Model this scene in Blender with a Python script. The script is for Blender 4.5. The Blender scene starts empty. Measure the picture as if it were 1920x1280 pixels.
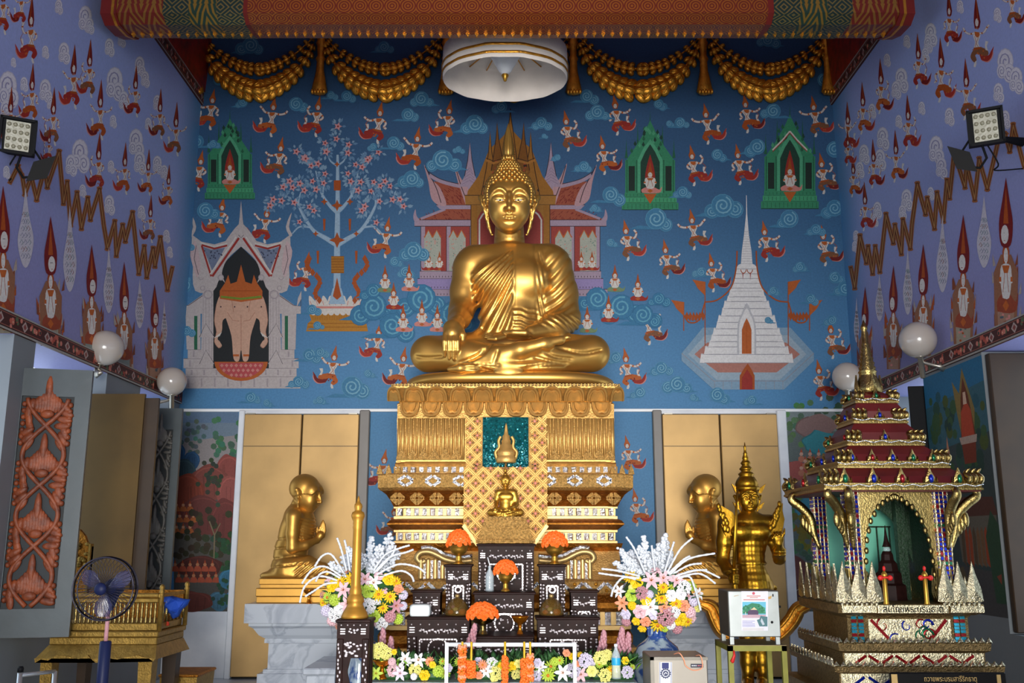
import bpy,bmesh,math,random
import numpy as np
from mathutils import Vector,Matrix
random.seed(7)
PI=math.pi
SC=bpy.context.scene
COL=SC.collection
# camera model (1920 x 1280 frame)
FP=1800.0
TH=math.atan(380.0/FP)
CT,ST=math.cos(TH),math.sin(TH)
ZC=1.17
def ray(u,v):
 a,b=(u-960.0)/FP,(640.0-v)/FP
 return a,CT-b*ST,ST+b*CT
def P(u,v,Y):
 a,dy,dz=ray(u,v);t=Y/dy
 return(a*t,Y,ZC+dz*t)
def PX(u,v,X):
 a,dy,dz=ray(u,v);t=X/a
 return(X,dy*t,ZC+dz*t)
def S(Y,v=900):
 return Y/(FP*ray(960,v)[1])
def zv(v,Y):return P(960,v,Y)[2]
def xu(u,v,Y):return P(u,v,Y)[0]
def lin(c):
 return c/12.92 if c<=0.04045 else((c+0.055)/1.055)**2.4
def H(h):
 return tuple(lin(int(h[i:i+2],16)/255.0)for i in(0,2,4))
 # materials
MATS={}
def node(nt,typ,**kw):
 n=nt.nodes.new(typ)
 for k,val in kw.items():
  if k.startswith('i_'):
   n.inputs[int(k[2:])].default_value=val
  else:
   setattr(n,k,val)
 return n
def new_mat(name):
 m=bpy.data.materials.new(name);m.use_nodes=True
 nt=m.node_tree
 b=nt.nodes['Principled BSDF']
 MATS[name]=m
 return m,nt,b
def mat(name,hexa,rough=0.5,metal=0.0,var=0.0,vscale=8.0,bump=0.0,bscale=40.0,trans=0.0,coat=0.0,spec=None,emit=0.0,hex2=None,alpha=1.0,ior=None):
 m,nt,b=new_mat(name)
 c=H(hexa)
 b.inputs['Base Color'].default_value=(*c,1)
 b.inputs['Roughness'].default_value=rough
 b.inputs['Metallic'].default_value=metal
 if trans:b.inputs['Transmission Weight'].default_value=trans
 if ior:b.inputs['IOR'].default_value=ior
 if coat:b.inputs['Coat Weight'].default_value=coat
 if spec is not None:b.inputs['Specular IOR Level'].default_value=spec
 if alpha<1:b.inputs['Alpha'].default_value=alpha
 if emit:
  b.inputs['Emission Color'].default_value=(*c,1);b.inputs['Emission Strength'].default_value=emit
 if var or bump or hex2:
  tc=node(nt,'ShaderNodeTexCoord')
 if var or hex2:
  n=node(nt,'ShaderNodeTexNoise');n.inputs['Scale'].default_value=vscale;n.inputs['Detail'].default_value=5
  nt.links.new(tc.outputs['Object'],n.inputs['Vector'])
  r=node(nt,'ShaderNodeValToRGB')
  if hex2:ca,cb=H(hex2),c
  else:ca,cb=tuple(x*(1-var)for x in c),tuple(min(1,x*(1+var))for x in c)
  r.color_ramp.elements[0].position=.3;r.color_ramp.elements[1].position=.7
  r.color_ramp.elements[0].color=(*ca,1);r.color_ramp.elements[1].color=(*cb,1)
  nt.links.new(n.outputs['Fac'],r.inputs['Fac']);nt.links.new(r.outputs['Color'],b.inputs['Base Color'])
 if bump:
  n2=node(nt,'ShaderNodeTexNoise');n2.inputs['Scale'].default_value=bscale;n2.inputs['Detail'].default_value=4
  nt.links.new(tc.outputs['Object'],n2.inputs['Vector'])
  bp=node(nt,'ShaderNodeBump');bp.inputs['Strength'].default_value=bump;bp.inputs['Distance'].default_value=0.02
  nt.links.new(n2.outputs['Fac'],bp.inputs['Height']);nt.links.new(bp.outputs['Normal'],b.inputs['Normal'])
 return m
def paint_mat(name,rough=0.6,sponge=0.12,sscale=60.0,metal=0.0):
 """colours come face by face from the painted design; a little sponge grain"""
 m,nt,b=new_mat(name)
 at=node(nt,'ShaderNodeAttribute',attribute_name='Col')
 tc=node(nt,'ShaderNodeTexCoord')
 n=node(nt,'ShaderNodeTexNoise');n.inputs['Scale'].default_value=sscale;n.inputs['Detail'].default_value=3
 nt.links.new(tc.outputs['Object'],n.inputs['Vector'])
 mr=node(nt,'ShaderNodeMapRange')
 mr.inputs['From Min'].default_value=.3;mr.inputs['From Max'].default_value=.7
 mr.inputs['To Min'].default_value=1-sponge;mr.inputs['To Max'].default_value=1+sponge
 nt.links.new(n.outputs['Fac'],mr.inputs['Value'])
 vm=node(nt,'ShaderNodeVectorMath',operation='SCALE')
 nt.links.new(at.outputs['Color'],vm.inputs[0]);nt.links.new(mr.outputs['Result'],vm.inputs['Scale'])
 nt.links.new(vm.outputs['Vector'],b.inputs['Base Color'])
 b.inputs['Roughness'].default_value=rough;b.inputs['Metallic'].default_value=metal
 b.inputs['Specular IOR Level'].default_value=0.25
 return m
 # mesh builder
ORG={}
class MB:
 def __init__(s):s.v=[];s.f=[];s.mi=[];s.sm=[];s.c=[];s.mir=False
 def add(s,vs,fs,mi=0,smooth=False,col=(1,1,1)):
  o=len(s.v);s.v.extend([tuple(p)for p in vs])
  for q in fs:
   s.f.append(tuple(i+o for i in q));s.mi.append(mi);s.sm.append(smooth);s.c.append(col)
  return s
 def box(s,lo,hi,mi=0,col=(1,1,1),bev=0.0):
  (x0,y0,z0),(x1,y1,z1)=lo,hi
  if x0>x1:x0,x1=x1,x0
  if y0>y1:y0,y1=y1,y0
  if z0>z1:z0,z1=z1,z0
  if bev<=0:
   vs=[(x0,y0,z0),(x1,y0,z0),(x1,y1,z0),(x0,y1,z0),(x0,y0,z1),(x1,y0,z1),(x1,y1,z1),(x0,y1,z1)]
   return s.add(vs,[(0,3,2,1),(4,5,6,7),(0,1,5,4),(1,2,6,5),(2,3,7,6),(3,0,4,7)],mi,False,col)
  b=min(bev,(x1-x0)/2.01,(y1-y0)/2.01,(z1-z0)/2.01)
  rings=[]
  for z,i in((z0,b),(z0+b,0),(z1-b,0),(z1,b)):
   rings.append([(x0+b,y0+i,z),(x1-b,y0+i,z),(x1-i,y0+b,z),(x1-i,y1-b,z),(x1-b,y1-i,z),(x0+b,y1-i,z),(x0+i,y1-b,z),(x0+i,y0+b,z)])
  return s.loft(rings,True,True,mi,False,col)
 def obox(s,c,ax,ay,az,mi=0,col=(1,1,1)):
  """box from centre and three half-axis vectors"""
  c,ax,ay,az=Vector(c),Vector(ax),Vector(ay),Vector(az)
  vs=[c-ax-ay-az,c+ax-ay-az,c+ax+ay-az,c-ax+ay-az,c-ax-ay+az,c+ax-ay+az,c+ax+ay+az,c-ax+ay+az]
  return s.add(vs,[(0,3,2,1),(4,5,6,7),(0,1,5,4),(1,2,6,5),(2,3,7,6),(3,0,4,7)],mi,False,col)
 def loft(s,rings,cap0=True,cap1=True,mi=0,smooth=True,col=(1,1,1),closed=True):
  n=len(rings[0]);vs=[p for r in rings for p in r];fs=[]
  for i in range(len(rings)-1):
   for j in range(n if closed else n-1):
    a=i*n+j;b=i*n+(j+1)%n
    fs.append((a,b,b+n,a+n))
  s.add(vs,fs,mi,smooth,col)
  o=len(s.v)-len(vs)
  if cap0:s.f.append(tuple(o+i for i in reversed(range(n))));s.mi.append(mi);s.sm.append(False);s.c.append(col)
  if cap1:s.f.append(tuple(o+(len(rings)-1)*n+i for i in range(n)));s.mi.append(mi);s.sm.append(False);s.c.append(col)
  return s
 def lathe(s,prof,c,n=24,mi=0,smooth=True,col=(1,1,1),sq=1.0,flute=0.0,nf=8,sharp=False,tilt=None):
  """profile [(r, z)] about a vertical axis at c; sq scales depth"""
  rings=[]
  for r,z in prof:
   ring=[]
   for k in range(n):
    a=2*PI*k/n
    rr=max(r,1e-5)*(1+flute*math.cos(nf*a))
    p=Vector((rr*math.cos(a),rr*sq*math.sin(a),z))
    if tilt is not None:p=tilt@p
    ring.append((c[0]+p.x,c[1]+p.y,c[2]+p.z))
   rings.append(ring)
  return s.loft(rings,True,True,mi,smooth,col)
 def tube(s,pts,rad,n=8,mi=0,smooth=True,col=(1,1,1),sq=1.0):
  pts=[Vector(p)for p in pts]
  if not hasattr(rad,'__len__'):rad=[rad]*len(pts)
  rings=[];up=None
  for i,p in enumerate(pts):
   d=(pts[min(i+1,len(pts)-1)]-pts[max(i-1,0)])
   d=d.normalized()if d.length>1e-9 else Vector((0,0,1))
   if up is None:
    up=Vector((0,0,1))if abs(d.z)<.9 else Vector((0,1,0))
   x=up.cross(d)
   x=x.normalized()if x.length>1e-6 else Vector((1,0,0))
   y=d.cross(x).normalized();up=y
   rings.append([tuple(p+(x*math.cos(2*PI*k/n)+y*math.sin(2*PI*k/n)*sq)*rad[i])for k in range(n)])
  return s.loft(rings,True,True,mi,smooth,col)
 def ell(s,c,r,n=12,m=8,mi=0,col=(1,1,1),R=None,smooth=True):
  rings=[]
  for i in range(m+1):
   t=PI*i/m;ring=[]
   for k in range(n):
    a=2*PI*k/n
    p=Vector((r[0]*max(math.sin(t),1e-4)*math.cos(a),r[1]*max(math.sin(t),1e-4)*math.sin(a),-r[2]*math.cos(t)))
    if R is not None:p=R@p
    ring.append((c[0]+p.x,c[1]+p.y,c[2]+p.z))
   rings.append(ring)
  return s.loft(rings,False,False,mi,smooth,col)
 def prism(s,poly,fr,back,mi=0,col=(1,1,1),smooth=False):
  """poly: list of (x,z); extruded from y=fr to y=back (fr nearer)"""
  n=len(poly)
  ar=sum(poly[i][0]*poly[(i+1)%n][1]-poly[(i+1)%n][0]*poly[i][1]for i in range(n))
  if ar<0:poly=poly[::-1]
  vs=[(x,fr,z)for x,z in poly]+[(x,back,z)for x,z in poly]
  fs=[tuple(range(n)),tuple(reversed(range(n,2*n)))]
  for i in range(n):
   j=(i+1)%n;fs.append((j,i,i+n,j+n))
  return s.add(vs,fs,mi,smooth,col)
 def build(s,name,mats,parent=None,org=None,label=None):
  if org is None:org=ORG.get(parent.name,(0,0,0))if parent else(0,0,0)
  me=bpy.data.meshes.new(name)
  me.from_pydata([(x-org[0],y-org[1],z-org[2])for x,y,z in s.v],[],s.f)
  if not isinstance(mats,(list,tuple)):mats=[mats]
  for m in mats:me.materials.append(m)
  if s.f:
   me.polygons.foreach_set('material_index',s.mi)
   me.polygons.foreach_set('use_smooth',s.sm)
   if any(c!=(1,1,1)for c in s.c):
    at=me.attributes.new('Col','FLOAT_COLOR','FACE')
    at.data.foreach_set('color',[x for c in s.c for x in(*c,1.0)])
  me.validate()
  o=bpy.data.objects.new(name,me);COL.objects.link(o)
  ORG[o.name]=org
  if parent:o.parent=parent
  else:o.location=org
  if label:o['label']=label
  return o
def _split(self,name,mats,parent=None,limit=100):
 """build every separate piece as an object of its own"""
 par=list(range(len(self.v)))
 def find(i):
  while par[i]!=i:par[i]=par[par[i]];i=par[i]
  return i
 for f in self.f:
  r=find(f[0])
  for i in f[1:]:
   q_=find(i)
   if q_!=r:par[q_]=r
 groups={}
 for k,f in enumerate(self.f):groups.setdefault(find(f[0]),[]).append(k)
 out=[];rest=MB()
 for n_,ks in enumerate(groups.values()):
  b=MB()if n_<limit else rest
  mp={}
  for k in ks:
   f=[]
   for i in self.f[k]:
    if i not in mp:mp[i]=len(b.v);b.v.append(self.v[i])
    f.append(mp[i])
   b.f.append(tuple(f));b.mi.append(self.mi[k]);b.sm.append(self.sm[k]);b.c.append(self.c[k])
  if n_<limit:out.append(b.build(name,mats,parent))
 if rest.f:o=rest.build(name,mats,parent);o['kind']='stuff';out.append(o)
 return out
MB.split=_split
def thing(name,label,cat,loc=(0,0,0),group=None):
 o=bpy.data.objects.new(name,None);COL.objects.link(o)
 o.empty_display_size=.05
 o.location=loc;o['label']=label;o['category']=cat
 if group:o['group']=group
 ORG[o.name]=tuple(loc)
 return o
def tag(o,label,cat,group=None):
 o['label']=label;o['category']=cat
 if group:o['group']=group
 return o
def struct(o):o['kind']='structure';return o
def dup(root,loc,rotz=None,label=None,group=None,scale=None):
 def cp(o,par):
  c=o.copy();COL.objects.link(c)
  if par:c.parent=par
  for ch in o.children:cp(ch,c)
  return c
 r=cp(root,None);r.location=loc;ORG[r.name]=tuple(loc)
 if rotz is not None:r.rotation_euler=(0,0,rotz)
 if scale is not None:r.scale=scale
 if label:r['label']=label
 if group:r['group']=group
 return r
def arc(cx,cz,r,a0,a1,n=10,rz=None):
 rz=rz or r
 return[(cx+r*math.cos(a0+(a1-a0)*i/n),cz+rz*math.sin(a0+(a1-a0)*i/n))for i in range(n+1)]
def spline(pts,n=6):
 """Catmull-Rom through points of any dimension"""
 out=[];p=[np.array(q,float)for q in pts]
 for i in range(len(p)-1):
  p0=p[max(i-1,0)];p1=p[i];p2=p[i+1];p3=p[min(i+2,len(p)-1)]
  for k in range(n):
   t=k/n
   out.append(tuple(.5*((2*p1)+(p2-p0)*t+(2*p0-5*p1+4*p2-p3)*t*t+(3*p1-p0-3*p2+p3)*t**3)))
 out.append(tuple(p[-1]));return out
 # sculpting: distance fields polygonised by surface nets
class Field:
 def __init__(s,lo,hi,h):
  s.lo=np.array(lo,float);s.h=h
  n=np.ceil((np.array(hi,float)-s.lo)/h).astype(int)+1
  s.n=n
  ax=[(s.lo[i]+h*np.arange(n[i])).astype(np.float32)for i in range(3)]
  s.X=ax[0][:,None,None];s.Y=ax[1][None,:,None];s.Z=ax[2][None,None,:]
  s.D=np.full(tuple(n),1e3,np.float32)
 def sl(s,lo,hi):
  a=np.clip(np.floor((np.array(lo)-s.lo)/s.h).astype(int),0,s.n-1)
  b=np.clip(np.ceil((np.array(hi)-s.lo)/s.h).astype(int)+1,1,s.n)
  b=np.maximum(b,a+1)
  return slice(a[0],b[0]),slice(a[1],b[1]),slice(a[2],b[2])
 def _mix(s,sl,d,k,cut):
  D=s.D[sl]
  if cut:
   d=-d
   if k<=0:s.D[sl]=np.maximum(D,d)
   else:
    hh=np.maximum(k-np.abs(D-d),0)/k
    s.D[sl]=np.maximum(D,d)+hh*hh*k*.25
  else:
   if k<=0:s.D[sl]=np.minimum(D,d)
   else:
    hh=np.maximum(k-np.abs(D-d),0)/k
    s.D[sl]=np.minimum(D,d)-hh*hh*k*.25
 def ell(s,c,r,k=.02,R=None,cut=False):
  c=np.array(c,float);r=np.array(r,float)
  m=(max(r)if R is not None else r)+2.5*k+3*s.h
  sl=s.sl(c-m,c+m)
  x=s.X[sl[0]]-c[0];y=s.Y[:,sl[1]]-c[1];z=s.Z[:,:,sl[2]]-c[2]
  if R is not None:
   R=np.array(R,float)
   x,y,z=(R[0,i]*x+R[1,i]*y+R[2,i]*z for i in range(3))
  k0=np.sqrt((x/r[0])**2+(y/r[1])**2+(z/r[2])**2)
  k1=np.sqrt((x/r[0]**2)**2+(y/r[1]**2)**2+(z/r[2]**2)**2)
  d=k0*(k0-1)/np.maximum(k1,1e-6)
  s._mix(sl,d.astype(np.float32),k,cut)
 def cap(s,a,b,ra,rb,k=.02,cut=False,flat=None):
  """tapered capsule; flat=(axis, factor) squashes along a world axis about the segment"""
  a=np.array(a,float);b=np.array(b,float)
  rm=max(ra,rb)*(max(1,flat[1])if flat else 1)+2.5*k+3*s.h
  sl=s.sl(np.minimum(a,b)-rm,np.maximum(a,b)+rm)
  ba=b-a;L=max(ba.dot(ba),1e-12)
  x=s.X[sl[0]]-a[0];y=s.Y[:,sl[1]]-a[1];z=s.Z[:,:,sl[2]]-a[2]
  t=np.clip((x*ba[0]+y*ba[1]+z*ba[2])/L,0,1)
  dx,dy,dz=x-ba[0]*t,y-ba[1]*t,z-ba[2]*t
  if flat:
   if flat[0]==0:dx=dx/flat[1]
   elif flat[0]==1:dy=dy/flat[1]
   else:dz=dz/flat[1]
  d=np.sqrt(dx*dx+dy*dy+dz*dz)-(ra+(rb-ra)*t)
  s._mix(sl,d.astype(np.float32),k,cut)
 def chain(s,pts,rads,k=.02,cut=False,flat=None):
  for i in range(len(pts)-1):
   s.cap(pts[i],pts[i+1],rads[i],rads[i+1],k,cut,flat)
 def depth(s,x,z,axis=1,rev=False):
  """first surface position along +axis (or from the far end when rev) at the two other coordinates"""
  o=[i for i in range(3)if i!=axis]
  i0=int(np.clip(round((x-s.lo[o[0]])/s.h),0,s.n[o[0]]-1));i1=int(np.clip(round((z-s.lo[o[1]])/s.h),0,s.n[o[1]]-1))
  idx=[0,0,0];idx[o[0]]=i0;idx[o[1]]=i1;idx[axis]=slice(None)
  col=s.D[tuple(idx)]
  q=np.nonzero(col<0)[0]
  if len(q)==0:return None
  return s.lo[axis]+s.h*(q[-1]if rev else q[0])
 def blur(s,n=1):
  for _ in range(n):
   for ax in range(3):
    a=[slice(None)]*3;b=[slice(None)]*3;c=[slice(None)]*3
    a[ax]=slice(0,-2);b[ax]=slice(1,-1);c[ax]=slice(2,None)
    m=s.D[tuple(b)]*.5+(s.D[tuple(a)]+s.D[tuple(c)])*.25
    near=np.abs(s.D[tuple(b)])<s.h*4
    s.D[tuple(b)]=np.where(near,m,s.D[tuple(b)])
 def mesh(s):
  D=s.D;I=D<0
  c=np.zeros(tuple(s.n-1),np.uint8)
  for dx in(0,1):
   for dy in(0,1):
    for dz in(0,1):
     c+=I[dx:s.n[0]-1+dx,dy:s.n[1]-1+dy,dz:s.n[2]-1+dz]
  act=np.nonzero((c>0)&(c<8))
  ids=np.full(c.shape,-1,np.int64);ids[act]=np.arange(len(act[0]))
  base=np.stack(act,1).astype(float)
  acc=np.zeros_like(base);cnt=np.zeros(len(base))
  corners=[(a,b,d)for a in(0,1)for b in(0,1)for d in(0,1)]
  for p in corners:
   for ax in range(3):
    if p[ax]:continue
    q=list(p);q[ax]=1
    dp=D[act[0]+p[0],act[1]+p[1],act[2]+p[2]];dq=D[act[0]+q[0],act[1]+q[1],act[2]+q[2]]
    m=(dp<0)!=(dq<0)
    t=np.where(m,dp/np.where(m,dp-dq,1),0)
    pos=np.array(p,float)[None,:].repeat(len(base),0);pos[:,ax]+=t
    acc[m]+=pos[m];cnt[m]+=1
  V=(base+acc/np.maximum(cnt,1)[:,None])*s.h+s.lo
  F=[]
  for ax in range(3):
   o1,o2=[(1,2),(2,0),(0,1)][ax]
   sa=[slice(None)]*3;sb=[slice(None)]*3
   sa[ax]=slice(0,-1);sb[ax]=slice(1,None)
   A=I[tuple(sa)];B=I[tuple(sb)]
   e=np.stack(np.nonzero(A!=B),1)
   ok=(e[:,o1]>0)&(e[:,o2]>0)&(e[:,o1]<s.n[o1]-1)&(e[:,o2]<s.n[o2]-1)
   e=e[ok]
   def cell(d1,d2):
    q=e.copy();q[:,o1]+=d1;q[:,o2]+=d2
    return ids[q[:,0],q[:,1],q[:,2]]
   quad=np.stack([cell(-1,-1),cell(0,-1),cell(0,0),cell(-1,0)],1)
   fl=~A[e[:,0],e[:,1],e[:,2]]
   quad[fl]=quad[fl][:,::-1]
   F.append(quad)
  return V,np.concatenate(F)
def sculpt_obj(name,pieces,mats,parent,org=None,fn=None):
 """one continuous mesh object from the polygonised pieces [(V, F)]"""
 if org is None:org=ORG.get(parent.name,(0,0,0))if parent else(0,0,0)
 vs=[];fs=[];o=0
 for V,F in pieces:
  vs.append(V);fs.append(F+o);o+=len(V)
 V=np.concatenate(vs)-np.array(org);F=np.concatenate(fs)
 me=bpy.data.meshes.new(name)
 me.vertices.add(len(V));me.vertices.foreach_set('co',V.astype(np.float32).ravel())
 me.loops.add(len(F)*4);me.polygons.add(len(F))
 me.loops.foreach_set('vertex_index',F.astype(np.int32).ravel())
 me.polygons.foreach_set('loop_start',np.arange(0,len(F)*4,4,dtype=np.int32))
 me.update(calc_edges=True);me.validate()
 me.polygons.foreach_set('use_smooth',np.ones(len(me.polygons),bool))
 if not isinstance(mats,(list,tuple)):mats=[mats]
 for m in mats:me.materials.append(m)
 ob=bpy.data.objects.new(name,me);COL.objects.link(ob);ORG[ob.name]=tuple(org)
 if parent:ob.parent=parent
 else:ob.location=org
 return ob
 # materials
def gold(name,hexa,rough,var=.12,vscale=6,bump=.05,bscale=50,metal=1.0):
 m=mat(name,hexa,rough,metal,var=var,vscale=vscale,bump=bump,bscale=bscale)
 return m
M_GOLD=gold('statue_gold','D8A654',.40,var=.06,vscale=3,bump=.02,bscale=25,metal=.85)
M_GOLD2=gold('disciple_gold','CB9A4A',.45,var=.08,vscale=5,bump=.03,bscale=30,metal=.8)
M_GOLDK=gold('armour_gold','AE8226',.40,var=.15,vscale=14,bump=.10,bscale=60)
M_GOLDC=gold('carved_gold','D2A660',.46,var=.18,vscale=18,bump=.25,bscale=90,metal=.8)
M_GOLDL=gold('leaf_gold','BEA06A',.48,var=.08,vscale=12,bump=.06,bscale=60,metal=.8)
M_GOLDB=gold('brown_gold','B0742E',.48,var=.3,vscale=30,bump=.5,bscale=70)
M_GOLDS=gold('swag_gold','DE9C36',.38,var=.25,vscale=14,bump=.3,bscale=45,metal=.8)
M_BRASS=gold('brass','C8983E',.40,var=.05,bump=0,metal=.9)
M_PGOLD=gold('pavilion_gold','A08A54',.28,var=.2,vscale=40,bump=.22,bscale=110)
M_SILV=gold('pavilion_silver','B4AB8E',.24,var=.3,vscale=60,bump=.35,bscale=120)
M_SILVD=gold('aged_silver','8C7650',.45,var=.35,vscale=50,bump=.7,bscale=110)
M_WAX=mat('old_gold_wax','B8842E',.45,.55,var=.15,vscale=7)
M_ORNG=mat('copper_orange','D9821E',.18,.85,var=.06)
def marble(name,ha,hb,sc):
 m,nt,b=new_mat(name);tc=node(nt,'ShaderNodeTexCoord');n=node(nt,'ShaderNodeTexNoise')
 n.inputs['Scale'].default_value=sc;n.inputs['Detail'].default_value=7;n.inputs['Distortion'].default_value=.9
 nt.links.new(tc.outputs['Object'],n.inputs['Vector']);r=node(nt,'ShaderNodeValToRGB');e=r.color_ramp.elements
 e[0].position=.3;e[0].color=(*H(hb),1);e[1].position=.7;e[1].color=(*H(ha),1)
 for p_,h_ in((.44,ha),(.485,hb),(.53,ha)):x=e.new(p_);x.color=(*H(h_),1)
 nt.links.new(n.outputs['Fac'],r.inputs['Fac']);nt.links.new(r.outputs['Color'],b.inputs['Base Color']);b.inputs['Roughness'].default_value=.24
 return m
M_MARB=marble('grey_marble','BCC4CE','A0A8B5',3.2)
M_MARBW=mat('white_marble','E6E9EE',.25,hex2='CBD0D8',vscale=3.5)
M_DARKW=mat('inlaid_dark_wood','24110F',.5,var=.3,vscale=25,spec=.12)
M_PEARL=mat('mother_of_pearl','E6DDE2',.18,.25,var=.25,vscale=60)
M_MIRR=mat('mirror_mosaic','E8EAEE',.10,1.0,var=.4,vscale=70,bump=.9,bscale=60)
M_WHITE=mat('white_cloth','E8DED4',.8,var=.06,vscale=5,bump=.15,bscale=20)
M_WHITEP=mat('white_paint','E9ECEF',.4)
M_PLAST=mat('white_plastic','C9D3D6',.35)
M_OPAL=mat('opal_glass','BAB2AB',.12,coat=.5)
M_CHROME=mat('bracket_metal','B9B4A8',.3,.8)
M_BLACK=mat('black_metal','121316',.6,spec=.15)
M_BLACKG=mat('black_gloss','0B0A0B',.5,spec=.15)
M_LENS=mat('lamp_lens','A39F86',.25,bump=.1,bscale=60)
M_RED=mat('dark_red_lacquer','A4261A',.45,hex2='5A1C14',vscale=14)
M_PRED=mat('pavilion_red','5A1512',.45,var=.2)
M_TEAL=mat('teal_mosaic','06484E',.15,.7,hex2='0E8088',vscale=45,bump=1.0,bscale=90)
M_TEALG=mat('teal_backing_board','6FC4A8',.4,var=.06,vscale=4)
M_GREEND=mat('dark_green_carving','1F3A24',.45,var=.4,vscale=50,bump=.8,bscale=80)
M_GREYL=mat('grey_lacquer','3B464B',.45,var=.15,vscale=4,bump=.06,bscale=14)
M_CARVE=mat('orange_carving','A4522C',.5,hex2='683420',vscale=16,bump=.3,bscale=45)
M_CARVEB=mat('dark_carving_ground','1B2226',.6)
M_CARVEG=mat('faded_carving','6A6862',.5,var=.2,vscale=25)
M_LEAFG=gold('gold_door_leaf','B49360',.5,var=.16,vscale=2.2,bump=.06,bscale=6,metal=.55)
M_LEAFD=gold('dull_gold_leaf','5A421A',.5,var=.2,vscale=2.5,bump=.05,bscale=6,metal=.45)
M_BROWN=mat('brown_lacquer','35230F',.5,var=.2,vscale=6)
M_STEELY=mat('brushed_steel','AAB0AF',.38,.55,var=.08,vscale=10)
M_STEELD=mat('dark_steel','6B675F',.45,.5,var=.08)
M_OLIVE=mat('olive_gold_paint','8C8A2E',.5,var=.15,vscale=14)
M_OLIVET=mat('worn_shelf_top','8A7A52',.6,var=.2,vscale=18)
M_ORANGE=mat('marigold_orange','FF7626',.6,var=.12,vscale=60)
M_STRING=mat('garland_string','E0B62A',.6)
M_YEL=mat('yellow_petals','F5CC1A',.6,var=.12,vscale=50)
M_PYEL=mat('pale_yellow_petals','F0EA8A',.6,var=.1,vscale=50)
M_LIME=mat('lime_petals','B9D24A',.6,var=.15,vscale=50)
M_PINK=mat('pink_petals','EBC3CB',.6,var=.12,vscale=50)
M_MAUVE=mat('mauve_petals','C48E98',.6,var=.15,vscale=50)
M_PEACH=mat('peach_petals','F2A07A',.6,var=.12,vscale=50)
M_LAV=mat('lavender_petals','D9D2E8',.6,var=.08,vscale=50)
M_WPET=mat('white_petals','F2F2F4',.6,var=.05,vscale=50)
M_FROST=mat('frosted_white_twigs','DCE2EA',.7,var=.05,vscale=80)
M_LEAF=mat('dark_green_leaves','2E5A2C',.55,var=.3,vscale=25)
M_LEAFY=mat('bright_green_leaves','7FB23A',.55,var=.25,vscale=40)
M_STAMEN=mat('flower_centre','C97A1E',.7)
M_PORCB=mat('cobalt_porcelain','2A4A9C',.12,coat=.6)
M_PORCW=mat('pale_blue_porcelain','B9D2E6',.12,coat=.6,hex2='8FB3D6',vscale=9)
M_CLEAR=mat('clear_plastic','DCEBF2',.06,alpha=.3)
M_GLASSD=mat('tinted_glass_dome','6E5426',.08,alpha=.45)
M_CYAN=mat('cyan_label','2AA9DC',.4)
M_SMOKE=mat('smoky_fan_plastic','4C4E78',.2,alpha=.42)
M_NAVY=mat('navy_plastic','1A2248',.45,spec=.2)
M_WIRE=mat('fan_guard_wire','3C3A4A',.4,.4)
M_BLUE=mat('blue_cloth','1E4FB8',.8,bump=.3,bscale=18)
M_REDC=mat('red_cloth','C23A1E',.8)
M_REDR=mat('red_ribbon','D8231E',.5)
M_PAPER=mat('paper','EEF0F2',.6)
M_INK=mat('printed_ink','22306A',.6)
M_INKR=mat('red_print','D0503A',.6)
M_JEWB=mat('blue_mirror','1C2FA8',.1,.6)
M_JEWR=mat('red_mirror','9C1E24',.1,.6)
M_JEWG=mat('green_mirror','1F6E4A',.1,.6)
M_JEWT=mat('turquoise_mirror','2E9CB4',.1,.6)
M_EYEW=mat('pearl_eye','EDE6D6',.2)
M_EYEB=mat('onyx_eye','0A0808',.15)
M_ALU=mat('aluminium_tube','C6CCD0',.3,.7)
M_SEAT=gold('shaded_seat_gold','9C7C3A',.5,var=.25,vscale=30,bump=.25,bscale=90,metal=.7)  # darker gold, the shade over the seat is put into the colour
M_PETAL=gold('lotus_gold','CDA05A',.45,var=.12,vscale=14,bump=.12,bscale=60,metal=.6)
M_GOLDO=gold('ornate_gold','CFA25C',.45,var=.32,vscale=70,bump=1.0,bscale=75,metal=.75)
M_PANEL=gold('panel_gold','A67C40',.5,var=.2,vscale=30,bump=.4,bscale=80,metal=.6)
M_STEELS=mat('dull_grey_steel','8E887E',.45,.3,var=.05)
M_PAINT=paint_mat('mural_paint',.6,.10,70)
M_PAINTS=paint_mat('trim_paint',.5,.12,90)
M_CERAM=paint_mat('printed_label',.5,.03,40)
M_TEALS=mat('turquoise_sequins','7FF0F4',.2,.8)
M_ROSE=mat('rose_glass','E08A70',.25,var=.2)
M_FRAME=M_MARBW
M_TAUPE=mat('taupe_jamb','6E6A66',.4,var=.08,vscale=6)  # darker tone for the door jambs nearer the altar
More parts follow.
